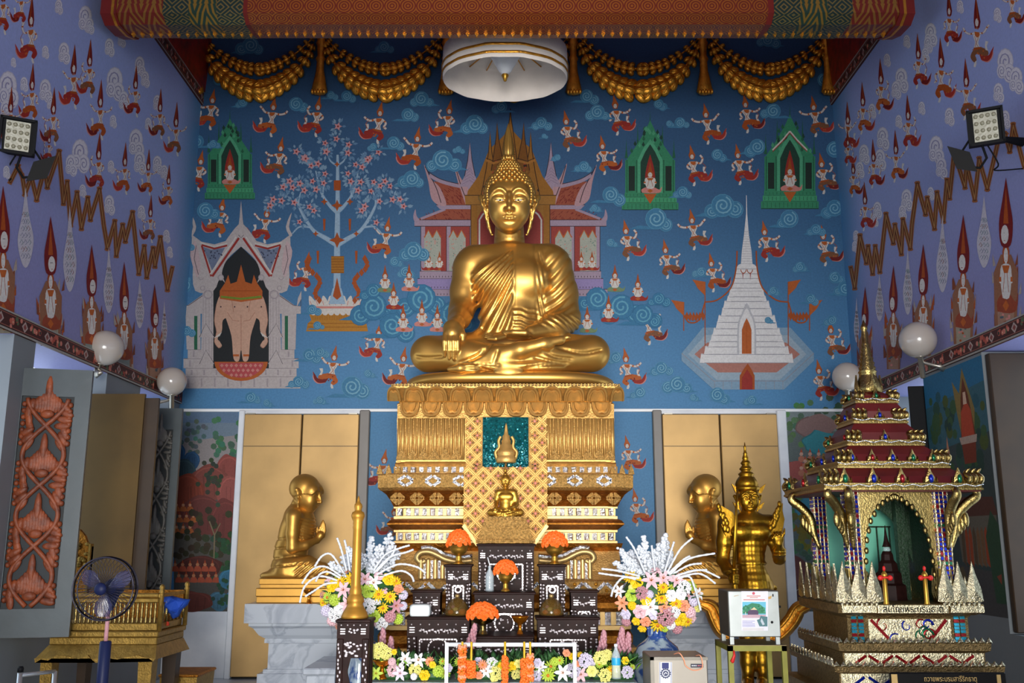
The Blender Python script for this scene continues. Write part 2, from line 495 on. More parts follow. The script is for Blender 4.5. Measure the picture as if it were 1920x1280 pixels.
# seated image
def q(u,v,Y):return np.array(P(u,v,Y))
def fold_ridge(ph):
 """soft-backed narrow ridges with sharp valleys, -1..1"""
 f=ph-np.floor(ph)
 return 1-2*np.abs(2*f-1)**1.6
PXM=1/217.0
def buddha_body(h):
 lo=np.array(P(760,735,8.0));hi=np.array(P(1155,440,8.0))
 lo[1],hi[1]=7.1,8.45;lo[0]-=.03;hi[0]+=.03
 F=Field(lo,hi,h)
 p=PXM
 # torso
 F.ell(q(957,655,8.0),(.36,.25,.17),.05)
 F.ell(q(958,605,7.97),(.265,.2,.27),.08);F.ell(q(1025,590,7.97),(.15,.13,.24),.08)
 F.ell(q(960,535,7.99),(.335,.225,.27),.1)
 F.cap(q(890,492,8.0),q(1028,490,8.0),.155,.155,.08)
 F.cap(q(956,479,8.0),q(957,510,8.0),.115,.18,.10)
 F.ell(q(921,520,7.82),(.14,.06,.11),.1);F.ell(q(998,520,7.82),(.14,.06,.11),.1)
 # legs
 F.chain([q(905,662,8.0),q(803,663,7.62)],[.19,.138],.05)
 F.chain([q(1010,662,8.0),q(1109,661,7.62)],[.19,.138],.05)
 F.chain([q(806,664,7.6),q(880,668,7.45),q(945,671,7.38)],[.135,.115,.095],.06)
 F.chain([q(1108,664,7.6),q(1020,674,7.46),q(950,686,7.45)],[.135,.12,.08],.06)
 F.ell(q(957,690,7.42),(.42,.14,.055),.06)
 F.ell(q(957,676,7.6),(.6,.3,.12),.05)
 # upturned foot resting on the thigh
 F.chain([q(930,668,7.36),q(975,656,7.31),q(1020,645,7.31),q(1052,637,7.33)],[.075,.062,.05,.036],.03)
 F.ell(q(1064,632.5,7.33),(.03,.026,.02),.015)
 F.chain([q(888,690,7.33),q(862,690,7.31),q(842,692,7.33)],[.045,.034,.02],.02)
 # folded lower robe: creases along the legs
 for pts,r in(([(880,676),(905,663),(922,645)],.011),([(862,679),(893,668),(908,652)],.010),([(925,682),(930,668),(934,655)],.010),([(1130,655),(1096,662),(1060,655),(1040,648)],.012),([(1075,673),(1040,668),(1015,655)],.011),([(1068,680),(1030,676),(1000,668)],.010),([(860,680),(900,682),(940,685)],.009),([(870,690),(900,690),(930,698)],.010),([(985,690),(1020,684),(1060,682)],.010),([(778,668),(800,671),(832,668)],.009)):
  Q=[]
  for(u,v)in spline(pts,5):
   y=F.depth(P(u,v,7.4)[0],P(u,v,7.4)[2])
   if y is None:continue
   y=F.depth(P(u,v,y)[0],P(u,v,y)[2])or y
   Q.append(q(u,v,y-.003))
  for _ in range(4):
   Q=[Q[0]]+[np.array([Q[i][0],.25*Q[i-1][1]+.5*Q[i][1]+.25*Q[i+1][1],Q[i][2]])for i in range(1,len(Q)-1)]+[Q[-1]]if len(Q)>2 else Q
  if len(Q)>2:F.chain(Q,[r*.5]+[r]*(len(Q)-2)+[r*.4],.012,cut=True)
  # pleated front flap
 F.ell(q(953,697,7.31),(.10,.035,.05),.02)
 for du in(-22,-12,12,22):F.ell(q(953+du,699,7.31),(.03,.02,.022),.012)
 # arms
 F.chain([q(880,505,8.0),q(870,545,7.98),q(865,583,7.93)],[.148,.112,.103],.05)
 F.chain([q(865,583,7.93),q(861,597,7.75),q(856,607,7.53)],[.103,.088,.062],.04)
 F.chain([q(1037,500,8.0),q(1052,550,8.0),q(1061,596,7.95)],[.165,.138,.118],.05)
 F.chain([q(1061,598,7.95),q(1035,615,7.75),q(995,623,7.58)],[.118,.105,.058],.05)
 return F
def buddha_hands(F):
# right hand, calling the earth: back of the hand over the knee, fingers straight down
 F.chain([q(856,606,7.54),q(849,617,7.43),q(848,625,7.395)],[.062,.072,.066],.03)
 for u,v1,r in((833,668,.0185),(841.5,672.5,.02),(850,673,.02),(858,669,.0185)):
  F.chain([q(849+(u-849)*.85,624,7.37),q(u,640,7.33),q(u+.3,656,7.335),q(u+.6,v1,7.36)],[r*1.15,r,r*.95,r*.7],.006)
 F.chain([q(862,614,7.45),q(868,628,7.40),q(867,645,7.40)],[.032,.024,.016],.014)
 # left hand lying palm up in the lap
 F.ell(q(968,628,7.5),(.13,.08,.035),.03)
 for i,(u0,v0,u1,v1)in enumerate(((945,625,915,626),(944,627,910,629),(944,629,909,632),(946,631,914,635))):
  F.chain([q(u0,v0,7.53-i*.035),q((u0+u1)/2,(v0+v1)/2+2,7.50-i*.04),q(u1,v1,7.52-i*.04)],[.02,.0185,.012],.008)
 F.chain([q(985,624,7.42),q(962,623,7.42),q(945,622,7.46)],[.028,.022,.014],.012)
def buddha_folds(F):
 """robe drapery: pleats fanning from the covered shoulder, plus the shoulder cloth hanging down the front"""
 X,Y,Z=F.X,F.Y,F.Z
 # image-space-like local coordinates about the statue axis
 up=(Z-P(957,560,7.9)[2])*217/.97
 rt=(X-P(957,560,7.9)[0])*217
 h=F.h
 front=Y<8.1
 # left (bare-shoulder side) panel
 pu,pv=52.0,148.0
 ang=np.degrees(np.arctan2(pv-up,pu-rt+1e-6))
 ph=ang/4.1+np.sqrt((pu-rt)**2+(pv-up)**2)*.006
 A=fold_ridge(ph)
 edge=(rt+20)*.93+62-(95-up)
 m=np.clip((rt+95)/6,0,1)*np.clip((6-rt)/4,0,1)*np.clip((up+78)/16,0,1)
 robe_edge=(98+(rt-10)*.62)-up
 m=m*np.clip((np.sqrt((pu-rt)**2+(pv-up)**2)-52)/26,0,1)
 m1=m*np.clip(robe_edge/5,0,1)
 bare_arm=np.clip((rt+72+.02*up)/4,0,1)
 m1=m1*bare_arm
 # sleeve side
 ang2=np.degrees(np.arctan2(up+130,rt+60))
 ph2=ang2/4.3+.15*np.sin(rt*.09)
 G=fold_ridge((.5*rt+.86*up)/10.5+.15*np.sin(rt*.07))
 m5=np.clip((rt-50)/6,0,1)*np.clip((-34-up)/8,0,1)*np.clip((up+74)/8,0,1)
 B=fold_ridge(ph2)
 m2=np.clip((rt-48+up*.04)/5,0,1)*np.clip((up+42)/8,0,1)*np.clip((100-up)/16,0,1)*np.clip((124-rt)/16,.25,1)
 # vertical gathers beside the shoulder cloth
 C=fold_ridge(rt/8.5+up*.02)
 m3=np.clip((rt-46)/3,0,1)*np.clip((66-rt)/6,0,1)*np.clip((up+60)/10,0,1)*np.clip((95-up)/10,0,1)
 # the flat shoulder cloth
 D=np.clip((rt-7)/2,0,1)*np.clip((47-up*.03-rt)/2,0,1)*np.clip((up+62)/6,0,1)*np.clip((112-up)/4,0,1)
 disp=(.0125*A*m1+.0095*B*m2*(1-m3)+.0105*G*m5+.007*C*m3+.006*D+.006*np.clip(robe_edge/3,0,1)*m*bare_arm)*front
 # gathered folds at the foot of the shoulder cloth
 E=fold_ridge(up/11+.02*rt+.12*np.sin(rt*.25))
 m4=np.clip((rt-4)/2,0,1)*np.clip((50-rt)/3,0,1)*np.clip((up+66)/4,0,1)*np.clip((-22-up)/4,0,1)
 disp=disp+.008*E*m4*front
 F.D-=disp.astype(np.float32)
 # local head frame: a right, b up, c towards the worshipper, in units of one frame pixel
HS=1/213.0
def head_frame(u=955,v=378,Y=7.93,tilt=None):
 o=q(u,v,Y)
 t=math.radians(17)if tilt is None else tilt
 ax=np.array([1.0,0,0]);c=np.array([0,-math.cos(t),-math.sin(t)]);b=np.array([0,-math.sin(t),math.cos(t)])
 return o,np.stack([ax,b,c])
def to_world(V,fr,sc=HS):
 o,R=fr
 return o+(V*sc)@R
def buddha_head(h,crown=True):
 F=Field((-62,-92,-72),(62,84,62),h)
 F.ell((0,15,-12),(44.5,45,48),6)
 F.ell((0,-10,7),(39,46,37),10)
 F.ell((0,-44,22),(19,12.5,14),14)
 for s in(-1,1):
  F.ell((s*17,-18,26),(17,20,16),12)
  F.ell((s*20,14,25),(18,20,16),12)
 F.cap((0,-40,-16),(0,-92,-24),26.5,30,4)
 if crown:F.ell((-1,56,-14),(21,19,22),6)
 z=lambda a,b:F.depth(a,b,2,True)
 # brow arcs, hollowed lids, the arch running into the nose
 base={}
 for s in(-1,1):
  arcp=[(s*36,3),(s*31,13),(s*24,19.5),(s*17,21.5),(s*10,18.5),(s*5,11),(s*3,3)]
  for c,r in(((s*18,10),(14.5,10.5)),):
   F.ell((c[0],c[1],z(*c)+4.5),(r[0],r[1],7.0),9,cut=True)
  pts=[(a,b,z(a,b)-.6)for a,b in spline(arcp,4)]
  F.chain(pts,[1.15]*len(pts),4)
 zn=44.0
 F.chain([(0,12,zn-2),(0,0,zn+2.5),(0,-12,zn+8)],[3.2,3.6,4.6],5)
 F.ell((0,-15.5,zn+7.5),(5.2,4.2,5.5),4)
 for s in(-1,1):F.ell((s*5.6,-16.0,zn+2.0),(3.7,3.4,5),3.5)
 for s in(-1,1):F.ell((s*3.4,-19.2,zn+6),(1.7,1.4,3),1,cut=True)
 for s in(-1,1):
  e=(s*18,3.6)
  ze=z(*e)
  F.ell((e[0],e[1],ze-1.5),(12.5,6.8,6.2),3)
  # mouth
 zm=z(0,-28)
 up_=[(-13.5,-25.2),(-8,-24.2),(-3.5,-22.8),(0,-23.6),(3.5,-22.8),(8,-24.2),(13.5,-25.2)]
 F.chain([(a,b,zm-.6-.022*a*a)for a,b in up_],[1.2,2.5,3.2,3.0,3.2,2.5,1.2],2.2)
 lo_=[(-11,-29.5),(-6,-32.0),(0,-32.8),(6,-32.0),(11,-29.5)]
 F.chain([(a,b,zm-.8-.022*a*a)for a,b in lo_],[1.5,3.0,3.6,3.0,1.5],2.2)
 F.chain([(a,b,zm+2.0-.022*a*a)for a,b in((-13.5,-27.4),(-8,-28.0),(0,-28.4),(8,-28.0),(13.5,-27.4))],[.5,.7,.7,.7,.5],.8,cut=True)
 F.ell((0,-38.5,z(0,-38.5)+2),(11,2.2,3.0),3,cut=True)
 F.ell((0,-21,z(0,-21)+1),(1.6,2.6,2.0),1.5,cut=True)
 # eye slits
 for s in(-1,1):
  e=[(s*8.5,.6),(s*14,-.8),(s*20,-.8),(s*27.5,.9)]
  F.chain([(a,b,z(a,b)+.5)for a,b in spline(e,4)],[1.25]*13,.8,cut=True)
  F.chain([(a,b+3.6,z(a,b+3.6)+.8)for a,b in spline([(s*8,1.5),(s*17,3.6),(s*27,3)],4)],[.5]*9,.8,cut=True)
  # neck rings
 for b,k in((-64,0),(-74,0)):
  for i in range(13):
   t=-1.5+3.0*i/12
   r=28.6
   if i:F.cap((r*math.sin(t0),b-3*math.cos(t0),-18+r*math.cos(t0)),(r*math.sin(t),b-3*math.cos(t),-18+r*math.cos(t)),1.4,1.4,2.5,cut=True)
   t0=t
   # long ears
 for s in(-1,1):
  F.chain([(s*53,9,-12),(s*49,-3,-8),(s*44,-15,-4),(s*41,-30,-2),(s*38,-46,-1),(s*33.5,-60,0)],[3.6,4.6,4.6,3.8,3.2,2.0],3)
  F.chain([(s*44,2,-6),(s*54,8,-14)],[6,4.5],5)
  F.chain([(s*50,3,-6),(s*45,-13,1),(s*41,-34,2)],[1.8,2.0,1.2],1.5,cut=True)
  F.ell((s*32.0,-61,1.5),(2.6,2.0,2.2),2)
 return F
def curls(fr,F,sc=HS):
 mb=MB()
 def surf(d):
  p0=np.array([0,15,-12.0])
  t=np.arange(75,10,-.6)
  pts=p0+t[:,None]*d[None,:]
  ix=np.clip(np.round((pts-F.lo)/F.h).astype(int),0,F.n-1)
  val=F.D[ix[:,0],ix[:,1],ix[:,2]]
  k=np.nonzero(val<0)[0]
  return pts[k[0]]if len(k)else pts[-1]
 def put(a,b,c,r):
  w=to_world(np.array([a,b,c],float),fr,sc)
  mb.ell(tuple(w),(r*sc,)*3,8,6)
 n=560;ga=PI*(3-math.sqrt(5))
 rows=19
 for i in range(rows):
  th=1.95*(i+.3)/rows
  m=max(1,int(round(2*PI*math.sin(th)*46/7.3)))
  for k in range(m):
   ph=2*PI*(k+.5*(i%2))/m
   d=np.array([math.sin(th)*math.sin(ph),math.cos(th),math.sin(th)*math.cos(ph)])
   # tilt the pole back a little
   t=-.25;d=np.array([d[0],d[1]*math.cos(t)-d[2]*math.sin(t)*-1,d[2]*math.cos(t)+d[1]*math.sin(t)])
   a,b,c=surf(d)
   if b>63 or abs(a)>47.5:continue
   hl=37.5-9*(abs(a)/36)**2.5
   if c>-2 and b<hl:
    if not(abs(a)>37.0 and b>-24 and c<16):continue
   if b<-34:continue
   put(a*1.012,15+(b-15)*1.012,c,4.35)
 for i in range(6):
  th=1.5*(i+.6)/6
  m=max(1,int(round(2*PI*math.sin(th)*24/6.6)))
  for k in range(m):
   ph=2*PI*(k+.5*(i%2))/m
   put(-1+22*math.sin(th)*math.sin(ph),57+19.5*math.cos(th),-14+23*math.sin(th)*math.cos(ph),3.6)
 return mb
def flame(fr,sc=HS):
 mb=MB();o,R=fr
 base=to_world(np.array([-2,75,-14.0]),fr,sc)
 prof=[(0,0),(7,0),(10.5,2),(11,5),(8.5,8),(7.5,10),(9.2,13),(10,22),(9.4,32),(7.6,45),(5.2,58),(2.6,68),(.3,76)]
 mb.lathe([(r*sc,z*sc)for r,z in prof],base,24,flute=.1,nf=8)
 for k in range(10):
  a=2*PI*k/10
  mb.ell((base[0]+10*sc*math.cos(a),base[1]+10*sc*math.sin(a),base[2]+5*sc),(3.2*sc,3.2*sc,5*sc),7,5)
 return mb
def eyes(fr,sc=HS,F=None):
 out=[]
 for s in(-1,1):
  mb=MB()
  z0=(F.depth(s*17,.4,2,True)if F is not None else 40)-.6
  pts=[]
  c=to_world(np.array([s*17,.6,z0-.4]),fr,sc)
  R=Matrix([[float(fr[1][j][i])for j in range(3)]for i in range(3)])
  mb.ell(tuple(c),(7.2*sc,1.7*sc,2.2*sc),14,8,0,R=R)
  c2=to_world(np.array([s*16.5,.4,z0+.9]),fr,sc)
  mb.ell(tuple(c2),(2.3*sc,1.5*sc,1.3*sc),10,6,1,R=R)
  out.append(mb)
 return out
BODY_H=.0082
bud=thing('buddha_statue','large gilded seated image with flame finial, one hand touching the ground, on the lotus pedestal','statue',q(957,718,8.0))
FB=buddha_body(BODY_H);buddha_folds(FB);FB.blur(1);buddha_hands(FB)
FH=buddha_head(1.25)
frB=head_frame()
Vh,Fh=FH.mesh();Vb,Fb=FB.mesh()
sculpt_obj('body',[(Vb,Fb),(to_world(Vh,frB),Fh)],M_GOLD,bud)
curls(frB,FH).build('hair_curls',M_GOLD,bud)
flame(frB).build('flame_finial',M_GOLD,bud)
for mb in eyes(frB,F=FH):mb.build('eye',[M_EYEW,M_EYEB],bud,label='pearl and onyx inlaid eye')
# flat seat cushion under the crossed legs
mb=MB()
zb0,zb1=zv(719,7.36),zv(697,7.36)
rings=[]
for f,z in((.93,zb0),(.985,zb0+.01),(1.0,zb0+.045),(.985,zb1-.02),(.95,zb1),(.6,zb1+.02)):
 ring=[]
 for k in range(64):
  a=2*PI*k/64
  ca,sa=math.cos(a),math.sin(a)
  e=.62
  ring.append((P(957,705,7.6)[0]+f*.86*math.copysign(abs(ca)**e,ca),7.96+f*.68*math.copysign(abs(sa)**e,sa),z))
 rings.append(ring)
mb.loft(rings);mb.build('seat_cushion',M_GOLD,bud)
del FB
# kneeling disciples (built once, mirrored for the other side)
def monk_body():
 lo=np.array(P(484,1090,8.3));hi=np.array(P(648,935,8.3));lo[1],hi[1]=7.9,8.75
 F=Field(lo,hi,.0068)
 c=8.32
 F.chain([q(541,1065,c),q(546,1030,c),q(556,995,c),q(560,970,c)],[.15,.125,.13,.12],.06)
 F.ell(q(566,985,c),(.10,.15,.13),.06)
 F.cap(q(552,966,8.16),q(552,966,8.48),.068,.068,.05)
 F.cap(q(561,938,c),q(560,962,c),.055,.075,.04)
 # folded legs
 for dy in(-.13,.13):
  F.chain([q(537,1066,c+dy),q(575,1062,c+dy),q(612,1071,c+dy*1.15)],[.10,.085,.062],.04)
  F.chain([q(612,1075,c+dy),q(560,1079,c+dy),q(515,1079,c+dy*.8),q(497,1081,c+dy*.7)],[.05,.045,.035,.022],.04)
 F.ell(q(555,1078,c),(.30,.22,.045),.05)
 # robe creases round the waist and over the lap
 for v,dv in((1008,3),(1024,5),(1040,9),(1054,12)):
  Q=[]
  for i in range(13):
   a=PI*(.98+.75*i/12)
   u=549+40*math.cos(a);y=c+.2*math.sin(a)
   x,_,z=P(u,v+dv*(.5+.5*math.cos(a+PI))*.8,c)
   o=np.array([P(549,v,c)[0],c]);d=np.array([x-o[0],y-c]);d/=np.linalg.norm(d)
   t=.30
   while t>.03:
    pp=o+d*t
    i3=np.clip(np.round((np.array([pp[0],pp[1],z])-F.lo)/F.h).astype(int),0,F.n-1)
    if F.D[tuple(i3)]<0:break
    t-=.003
   pp=o+d*t;Q.append(np.array([pp[0],pp[1],z]))
  F.chain(Q,[.006]*len(Q),.010,cut=True)
 X,Y,Z=F.X,F.Y,F.Z
 o=q(592,950,c)
 ang=np.degrees(np.arctan2(o[2]-Z,o[0]-X+.02))
 m=np.clip((X-P(556,980,c)[0])/.02,0,1)*np.clip((Z-zv(1030,c))/.03,0,1)*np.clip((zv(968,c)-Z)/.02,0,1)
 F.D-=(.0055*fold_ridge((Z+.35*X)/.028)*m).astype(np.float32)
 m=np.clip((zv(1050,c)-Z)/.02,0,1)*np.clip((X-P(560,1060,c)[0])/.03,0,1)
 F.D-=(.005*fold_ridge((X-1.2*Z)/.05)*m).astype(np.float32)
 for s,ya in((-1,8.13),(1,8.51)):
  F.chain([q(550,969,ya),q(548,1000,ya),q(548,1026,ya)],[.062,.052,.046],.025)
  F.chain([q(548,1027,ya),q(572,1022,ya+s*-.06),q(594,1012,c+s*.045)],[.046,.04,.026],.02)
  F.chain([q(594,1013,c+s*.035),q(601,1003,c+s*.024)],[.029,.034],.012)
  for k in range(4):
   yy=c+s*.022
   F.chain([q(596+3.5*k,1002+1.4*k,yy),q(600.5+3.0*k,988+2*k,yy),q(604.5+1.7*k,974.5+3.4*abs(k-.8),yy-s*.006)],[.0115,.0105,.0065],.003)
  F.chain([q(596,1006,c+s*.03),q(594,996,c+s*.03),q(595,987,c+s*.028)],[.011,.009,.006],.004)
 return F.mesh()
def monk_head(h=1.5):
 F=buddha_head(h,crown=False)
 # cropped hair: a low smooth cap with a clear edge
 X,Y,Z=F.X,F.Y,F.Z
 m=np.clip((Y-(30-.018*X*X-np.clip(-Z,0,40)*.9))/1.2,0,1)
 F.D-=(1.6*m).astype(np.float32)
 return F.mesh()
MH=monk_head()
def frame_dir(o,c,roll=0.0):
 c=np.array(c,float);c/=np.linalg.norm(c)
 r=np.cross(np.array([0,0,1.0]),c);r/=np.linalg.norm(r)
 b=np.cross(c,r)
 if roll:r,b=r*math.cos(roll)+b*math.sin(roll),b*math.cos(roll)-r*math.sin(roll)
 return np.array(o),np.stack([r,b,c])
mb_V,mb_F=monk_body()
fm=frame_dir(q(575.5,926,8.30),(.95,-.22,-.22))
hv=to_world(MH[0],fm,.595/221)
AX=P(947.3,1000,8.3)[0]
def monk(mirror):
 sx=-1 if mirror else 1
 org=np.array(P(556,1084,8.32))
 if mirror:org[0]=2*AX-org[0]
 org=tuple(org)
 lab='gilded kneeling disciple with joined palms, half hidden behind the crowned statue' if mirror else 'gilded kneeling disciple with joined palms, on the marble pedestal left of the altar'
 t=thing('disciple_statue',lab,'statue',org,'kneeling disciple statues')
 out=[]
 for V,F in((mb_V,mb_F),(hv,MH[1])):
  V=V.copy()
  if mirror:V[:,0]=2*AX-V[:,0];F=F[:,::-1]
  out.append((V,F))
 sculpt_obj('body',out,M_GOLD2,t)
 # stepped gilded plinth under the figure
 mb=MB();x0,x1=P(480,1125,8.0)[0],P(668,1125,8.0)[0]
 xa,xb=P(487,1090,8.05)[0],P(650,1090,8.05)[0]
 m=lambda x:2*AX-x if mirror else x
 zt,zm,zn,zb=zv(1084,8.0),zv(1096,8.0),zv(1102,8.0),zv(1132,7.85)+.0005
 mb.box((m(xa),8.02,zm),(m(xb),8.66,zt),bev=.006)
 mb.box((m(xa+.01),8.04,zn),(m(xb-.01),8.64,zm))
 mb.box((m(x0),7.97,zb+.05),(m(x1),8.70,zn),bev=.006)
 mb.box((m(x0+.006),7.98,zb),(m(x1-.006),8.69,zb+.05),bev=.004)
 mb.build('plinth',M_GOLD2,t)
 return t
monk(False);monk(True)
def marble_pedestal(mirror):
 m=lambda x:2*AX-x if mirror else x
 t=None
 mb=MB();Y=7.85
 xs=lambda u:P(u,1150,Y)[0]
 zs=[zv(v,Y)for v in(1132,1168,1174,1200,1208,1258,1266,1275)]
 cx=(xs(458)+xs(688))/2
 def ring(hw,y0,z):
  return[(m(cx-hw),y0,z),(m(cx+hw),y0,z),(m(cx+hw),8.9,z),(m(cx-hw),8.9,z)]if not mirror else[(m(cx+hw),y0,z),(m(cx-hw),y0,z),(m(cx-hw),8.9,z),(m(cx+hw),8.9,z)]
 W=(xs(688)-xs(458))/2
 pr=[(W,Y,zs[0]),(W,Y,zs[1]),(W-.03,Y+.03,zs[1]-.005),(W-.03,Y+.03,zs[2]),(W-.06,Y+.06,zs[2]-.02),(W-.10,Y+.09,zs[3]+.03),(W-.15,Y+.12,zs[3]),(W-.14,Y+.12,zs[3]-.004),(W-.14,Y+.12,zs[4]),(W-.17,Y+.14,zs[4]-.004),(W-.17,Y+.14,zs[5]),(W-.14,Y+.12,zs[5]-.002),(W-.14,Y+.12,zs[6]),(W-.10,Y+.1,zs[6]-.002),(W-.10,Y+.1,0)]
 mb.loft([ring(*p)for p in pr[::-1]],True,True,0,False)
 o=mb.build('marble_pedestal',M_MARB,org=(m(cx),8.4,0))
 tag(o,'grey veined marble pedestal under the %s kneeling disciple'%('right, partly hidden' if mirror else 'left, fully visible'),'pedestal','marble pedestals')
marble_pedestal(False);marble_pedestal(True)
# crowned armoured statue
YK=7.45
kg=thing('crowned_statue','golden standing statue in armour with tall tiered crown and sword, behind the donation box','statue',(P(1412,1290,YK)[0],YK,zv(1290,YK)))
def king_body():
 lo=np.array(P(1330,1297,YK));hi=np.array(P(1486,942,YK));lo[1],hi[1]=YK-.36,YK+.3
 F=Field(lo,hi,.0066)
 k=lambda u,v,dy=0:q(u,v,YK+dy)
 F.cap(k(1403,950),k(1405,972),.052,.07,.03)
 F.ell(k(1407,1000),(.145,.105,.15),.04)
 F.cap(k(1370,984),k(1441,983),.075,.075,.05)
 F.ell(k(1390,997,-.08),(.085,.05,.06),.02);F.ell(k(1425,997,-.08),(.085,.05,.06),.02)
 F.ell(k(1407,1040),(.108,.085,.14),.05)
 F.chain([k(1407,1060),k(1413,1100),k(1416,1150)],[.10,.135,.15],.04)
 F.ell(k(1417,1158),(.175,.14,.09),.04)
 F.chain([k(1440,1096),k(1452,1102)],[.04,.02],.02)
 F.ell(k(1407,1056),(.122,.098,.02),.012)
 for du in(-10,14):
  F.chain([k(1412+du*.9,1140),k(1413+du*1.1,1215),k(1414+du*1.15,1240),k(1414+du*1.2,1277)],[.085,.06,.055,.04],.03)
  F.ell(k(1414+du*1.15,1238,-.03),(.045,.035,.055),.015)
  F.ell(k(1414+du*1.2,1258,-.03),(.038,.035,.045),.015)
  F.chain([k(1414+du*1.2,1280),k(1412+du*1.25,1287,-.12)],[.045,.033],.02)
  # sword arm
 F.chain([k(1362,983),k(1358,1015),k(1355,1048)],[.07,.055,.048],.03)
 F.chain([k(1355,1050),k(1364,1068,-.08),k(1374,1082,-.15)],[.048,.042,.03],.02)
 F.ell(k(1374,1084,-.17),(.035,.03,.035),.012)
 for i in range(4):
  v=1077+5.2*i
  F.chain([k(1370,v,-.175),k(1376,v+.5,-.215),k(1383,v+1,-.20),k(1384,v+1,-.175)],[.011,.0125,.0115,.009],.004)
 F.chain([k(1371,1076,-.18),k(1377,1072,-.2),k(1383,1072,-.185)],[.012,.011,.008],.004)
 for v in(1062,1066,1070):F.ell(k(1358+(v-1055)*.75,v,-.07-(v-1062)*.006),(.05,.045,.013),.006)
 # raised arm
 F.chain([k(1443,984),k(1452,1012,.02),k(1461,1046,-.02)],[.068,.05,.045],.03)
 F.chain([k(1461,1047,-.02),k(1462,1034,-.10),k(1460,1021,-.15)],[.045,.04,.03],.02)
 F.ell(k(1459,1011,-.165),(.042,.022,.042),.015)
 for u0,u1,v1,b in((1451,1452,999,.02),(1456,1457,998,.022),(1462,1463,998,.022)):
  F.chain([k(u0,1006,-.17),k(u1,v1,-.185),k(u1+1,v1+4,-.185-b)],[.0115,.0105,.008],.004)
 F.chain([k(1466,1007,-.17),k(1470,1000,-.18),k(1471.5,990.5,-.18)],[.0115,.010,.006],.004)
 F.chain([k(1451,1016,-.17),k(1449,1009,-.195),k(1452,1004,-.2)],[.012,.010,.007],.005)
 for v in(1030,1035,1040):F.ell(k(1461.5,v,-.11),(.05,.05,.013),.006)
 X,Y,Z=F.X,F.Y,F.Z
 # chased scale armour: raised diamond pattern on breast, waist panel and skirt
 a=(X/.034);b=(Z/.045)
 m=np.clip((Z-zv(1215,YK))/.02,0,1)*np.clip((zv(972,YK)-Z)/.02,0,1)
 arm=np.clip((np.abs(X-P(1408,1050,YK)[0])-.20)/.02,0,1)*np.clip((zv(1000,YK)-Z)/.02,0,1)
 plain=np.clip(1-np.abs(Z-zv(1000,YK))/.045,0,1)
 F.D-=(.0022*np.sin(PI*(a+b))*np.sin(PI*(a-b))*m*(1-arm)*(1-plain)).astype(np.float32)
 return F.mesh()
KB=king_body()
fk=frame_dir(q(1403,934,YK-.02),(-.03,-1,-.08))
sculpt_obj('body',[KB,(to_world(MH[0],fk,.435/236),MH[1])],M_GOLDK,kg)
def k3(u,v,dy=0):return P(u,v,YK+dy)
mb=MB();s=S(YK,900)
c=k3(1400.5,916)
prof=[(22,-4),(23.5,0),(23,3),(20,5),(21,8),(18.5,15),(14.5,21),(12,24),(14.5,26),(14,28),(9,32),(9.5,34),(12,36),(11.5,38),(7,43),(7.5,45),(9.5,47),(8.5,49),(5,54),(6,56),(5.5,58),(3.5,64),(4.2,66),(2.6,68),(2.0,76),(2.8,78),(1.4,80),(.4,87)]
mb.lathe([(r*s,z*s)for r,z in prof],c,24,flute=.05,nf=12)
mb.build('tiered_crown',M_GOLDK,kg)
for sx in(-1,1):
 for(v0,h,w)in((925,18,6),(955,14,5)):
  b=[(0,0),(w,1),(w*1.5,h*.4),(w*2.3,h),(w*1.1,h*.72),(w*.2,h*.5)]
  x0=1403+sx*18;mb=MB()
  mb.prism([(k3(x0+sx*a,v0-bb)[0],k3(x0,v0-bb)[2])for a,bb in b],YK-.02,YK+.012)
  mb.build('ear_ornament',M_GOLDK,kg)
for sx,u0,v0,tip in((-1,1366,995,(1347,948)),(1,1448,992,(1462,944))):
 mb=MB()
 out=[(u0-9,v0+10),(u0+12,v0+8),(u0+14+sx*3,v0-18),(u0+8+sx*5,v0-34),(tip[0],tip[1]),(u0-8+sx*8,v0-26),(u0-14+sx*4,v0-12),(u0-14,v0)]
 mb.prism([(k3(u,v)[0],k3(u,v)[2])for u,v in out],YK-.09,YK+.02)
 for i in range(14):
  t=random.random();u=u0+(tip[0]-u0)*t+random.uniform(-7,7)*(1-t);v=v0+(tip[1]-v0)*t
  mb.ell(k3(u,v,-.09),(.018,.012,.026),7,5)
 mb.build('shoulder_flame',M_GOLDK,kg)
mb=MB()
mb.tube([k3(1382,916,-.22),k3(1379,1000,-.215),k3(1376,1068,-.2)],[.006,.013,.015],8,sq=.4)
mb.lathe([(.018,-.09),(.026,-.07),(.02,-.02),(.016,0),(.02,.06),(.034,.07),(.03,.08),(.014,.085)],k3(1377,1086,-.195),12)
mb.build('sword',M_GOLDK,kg)
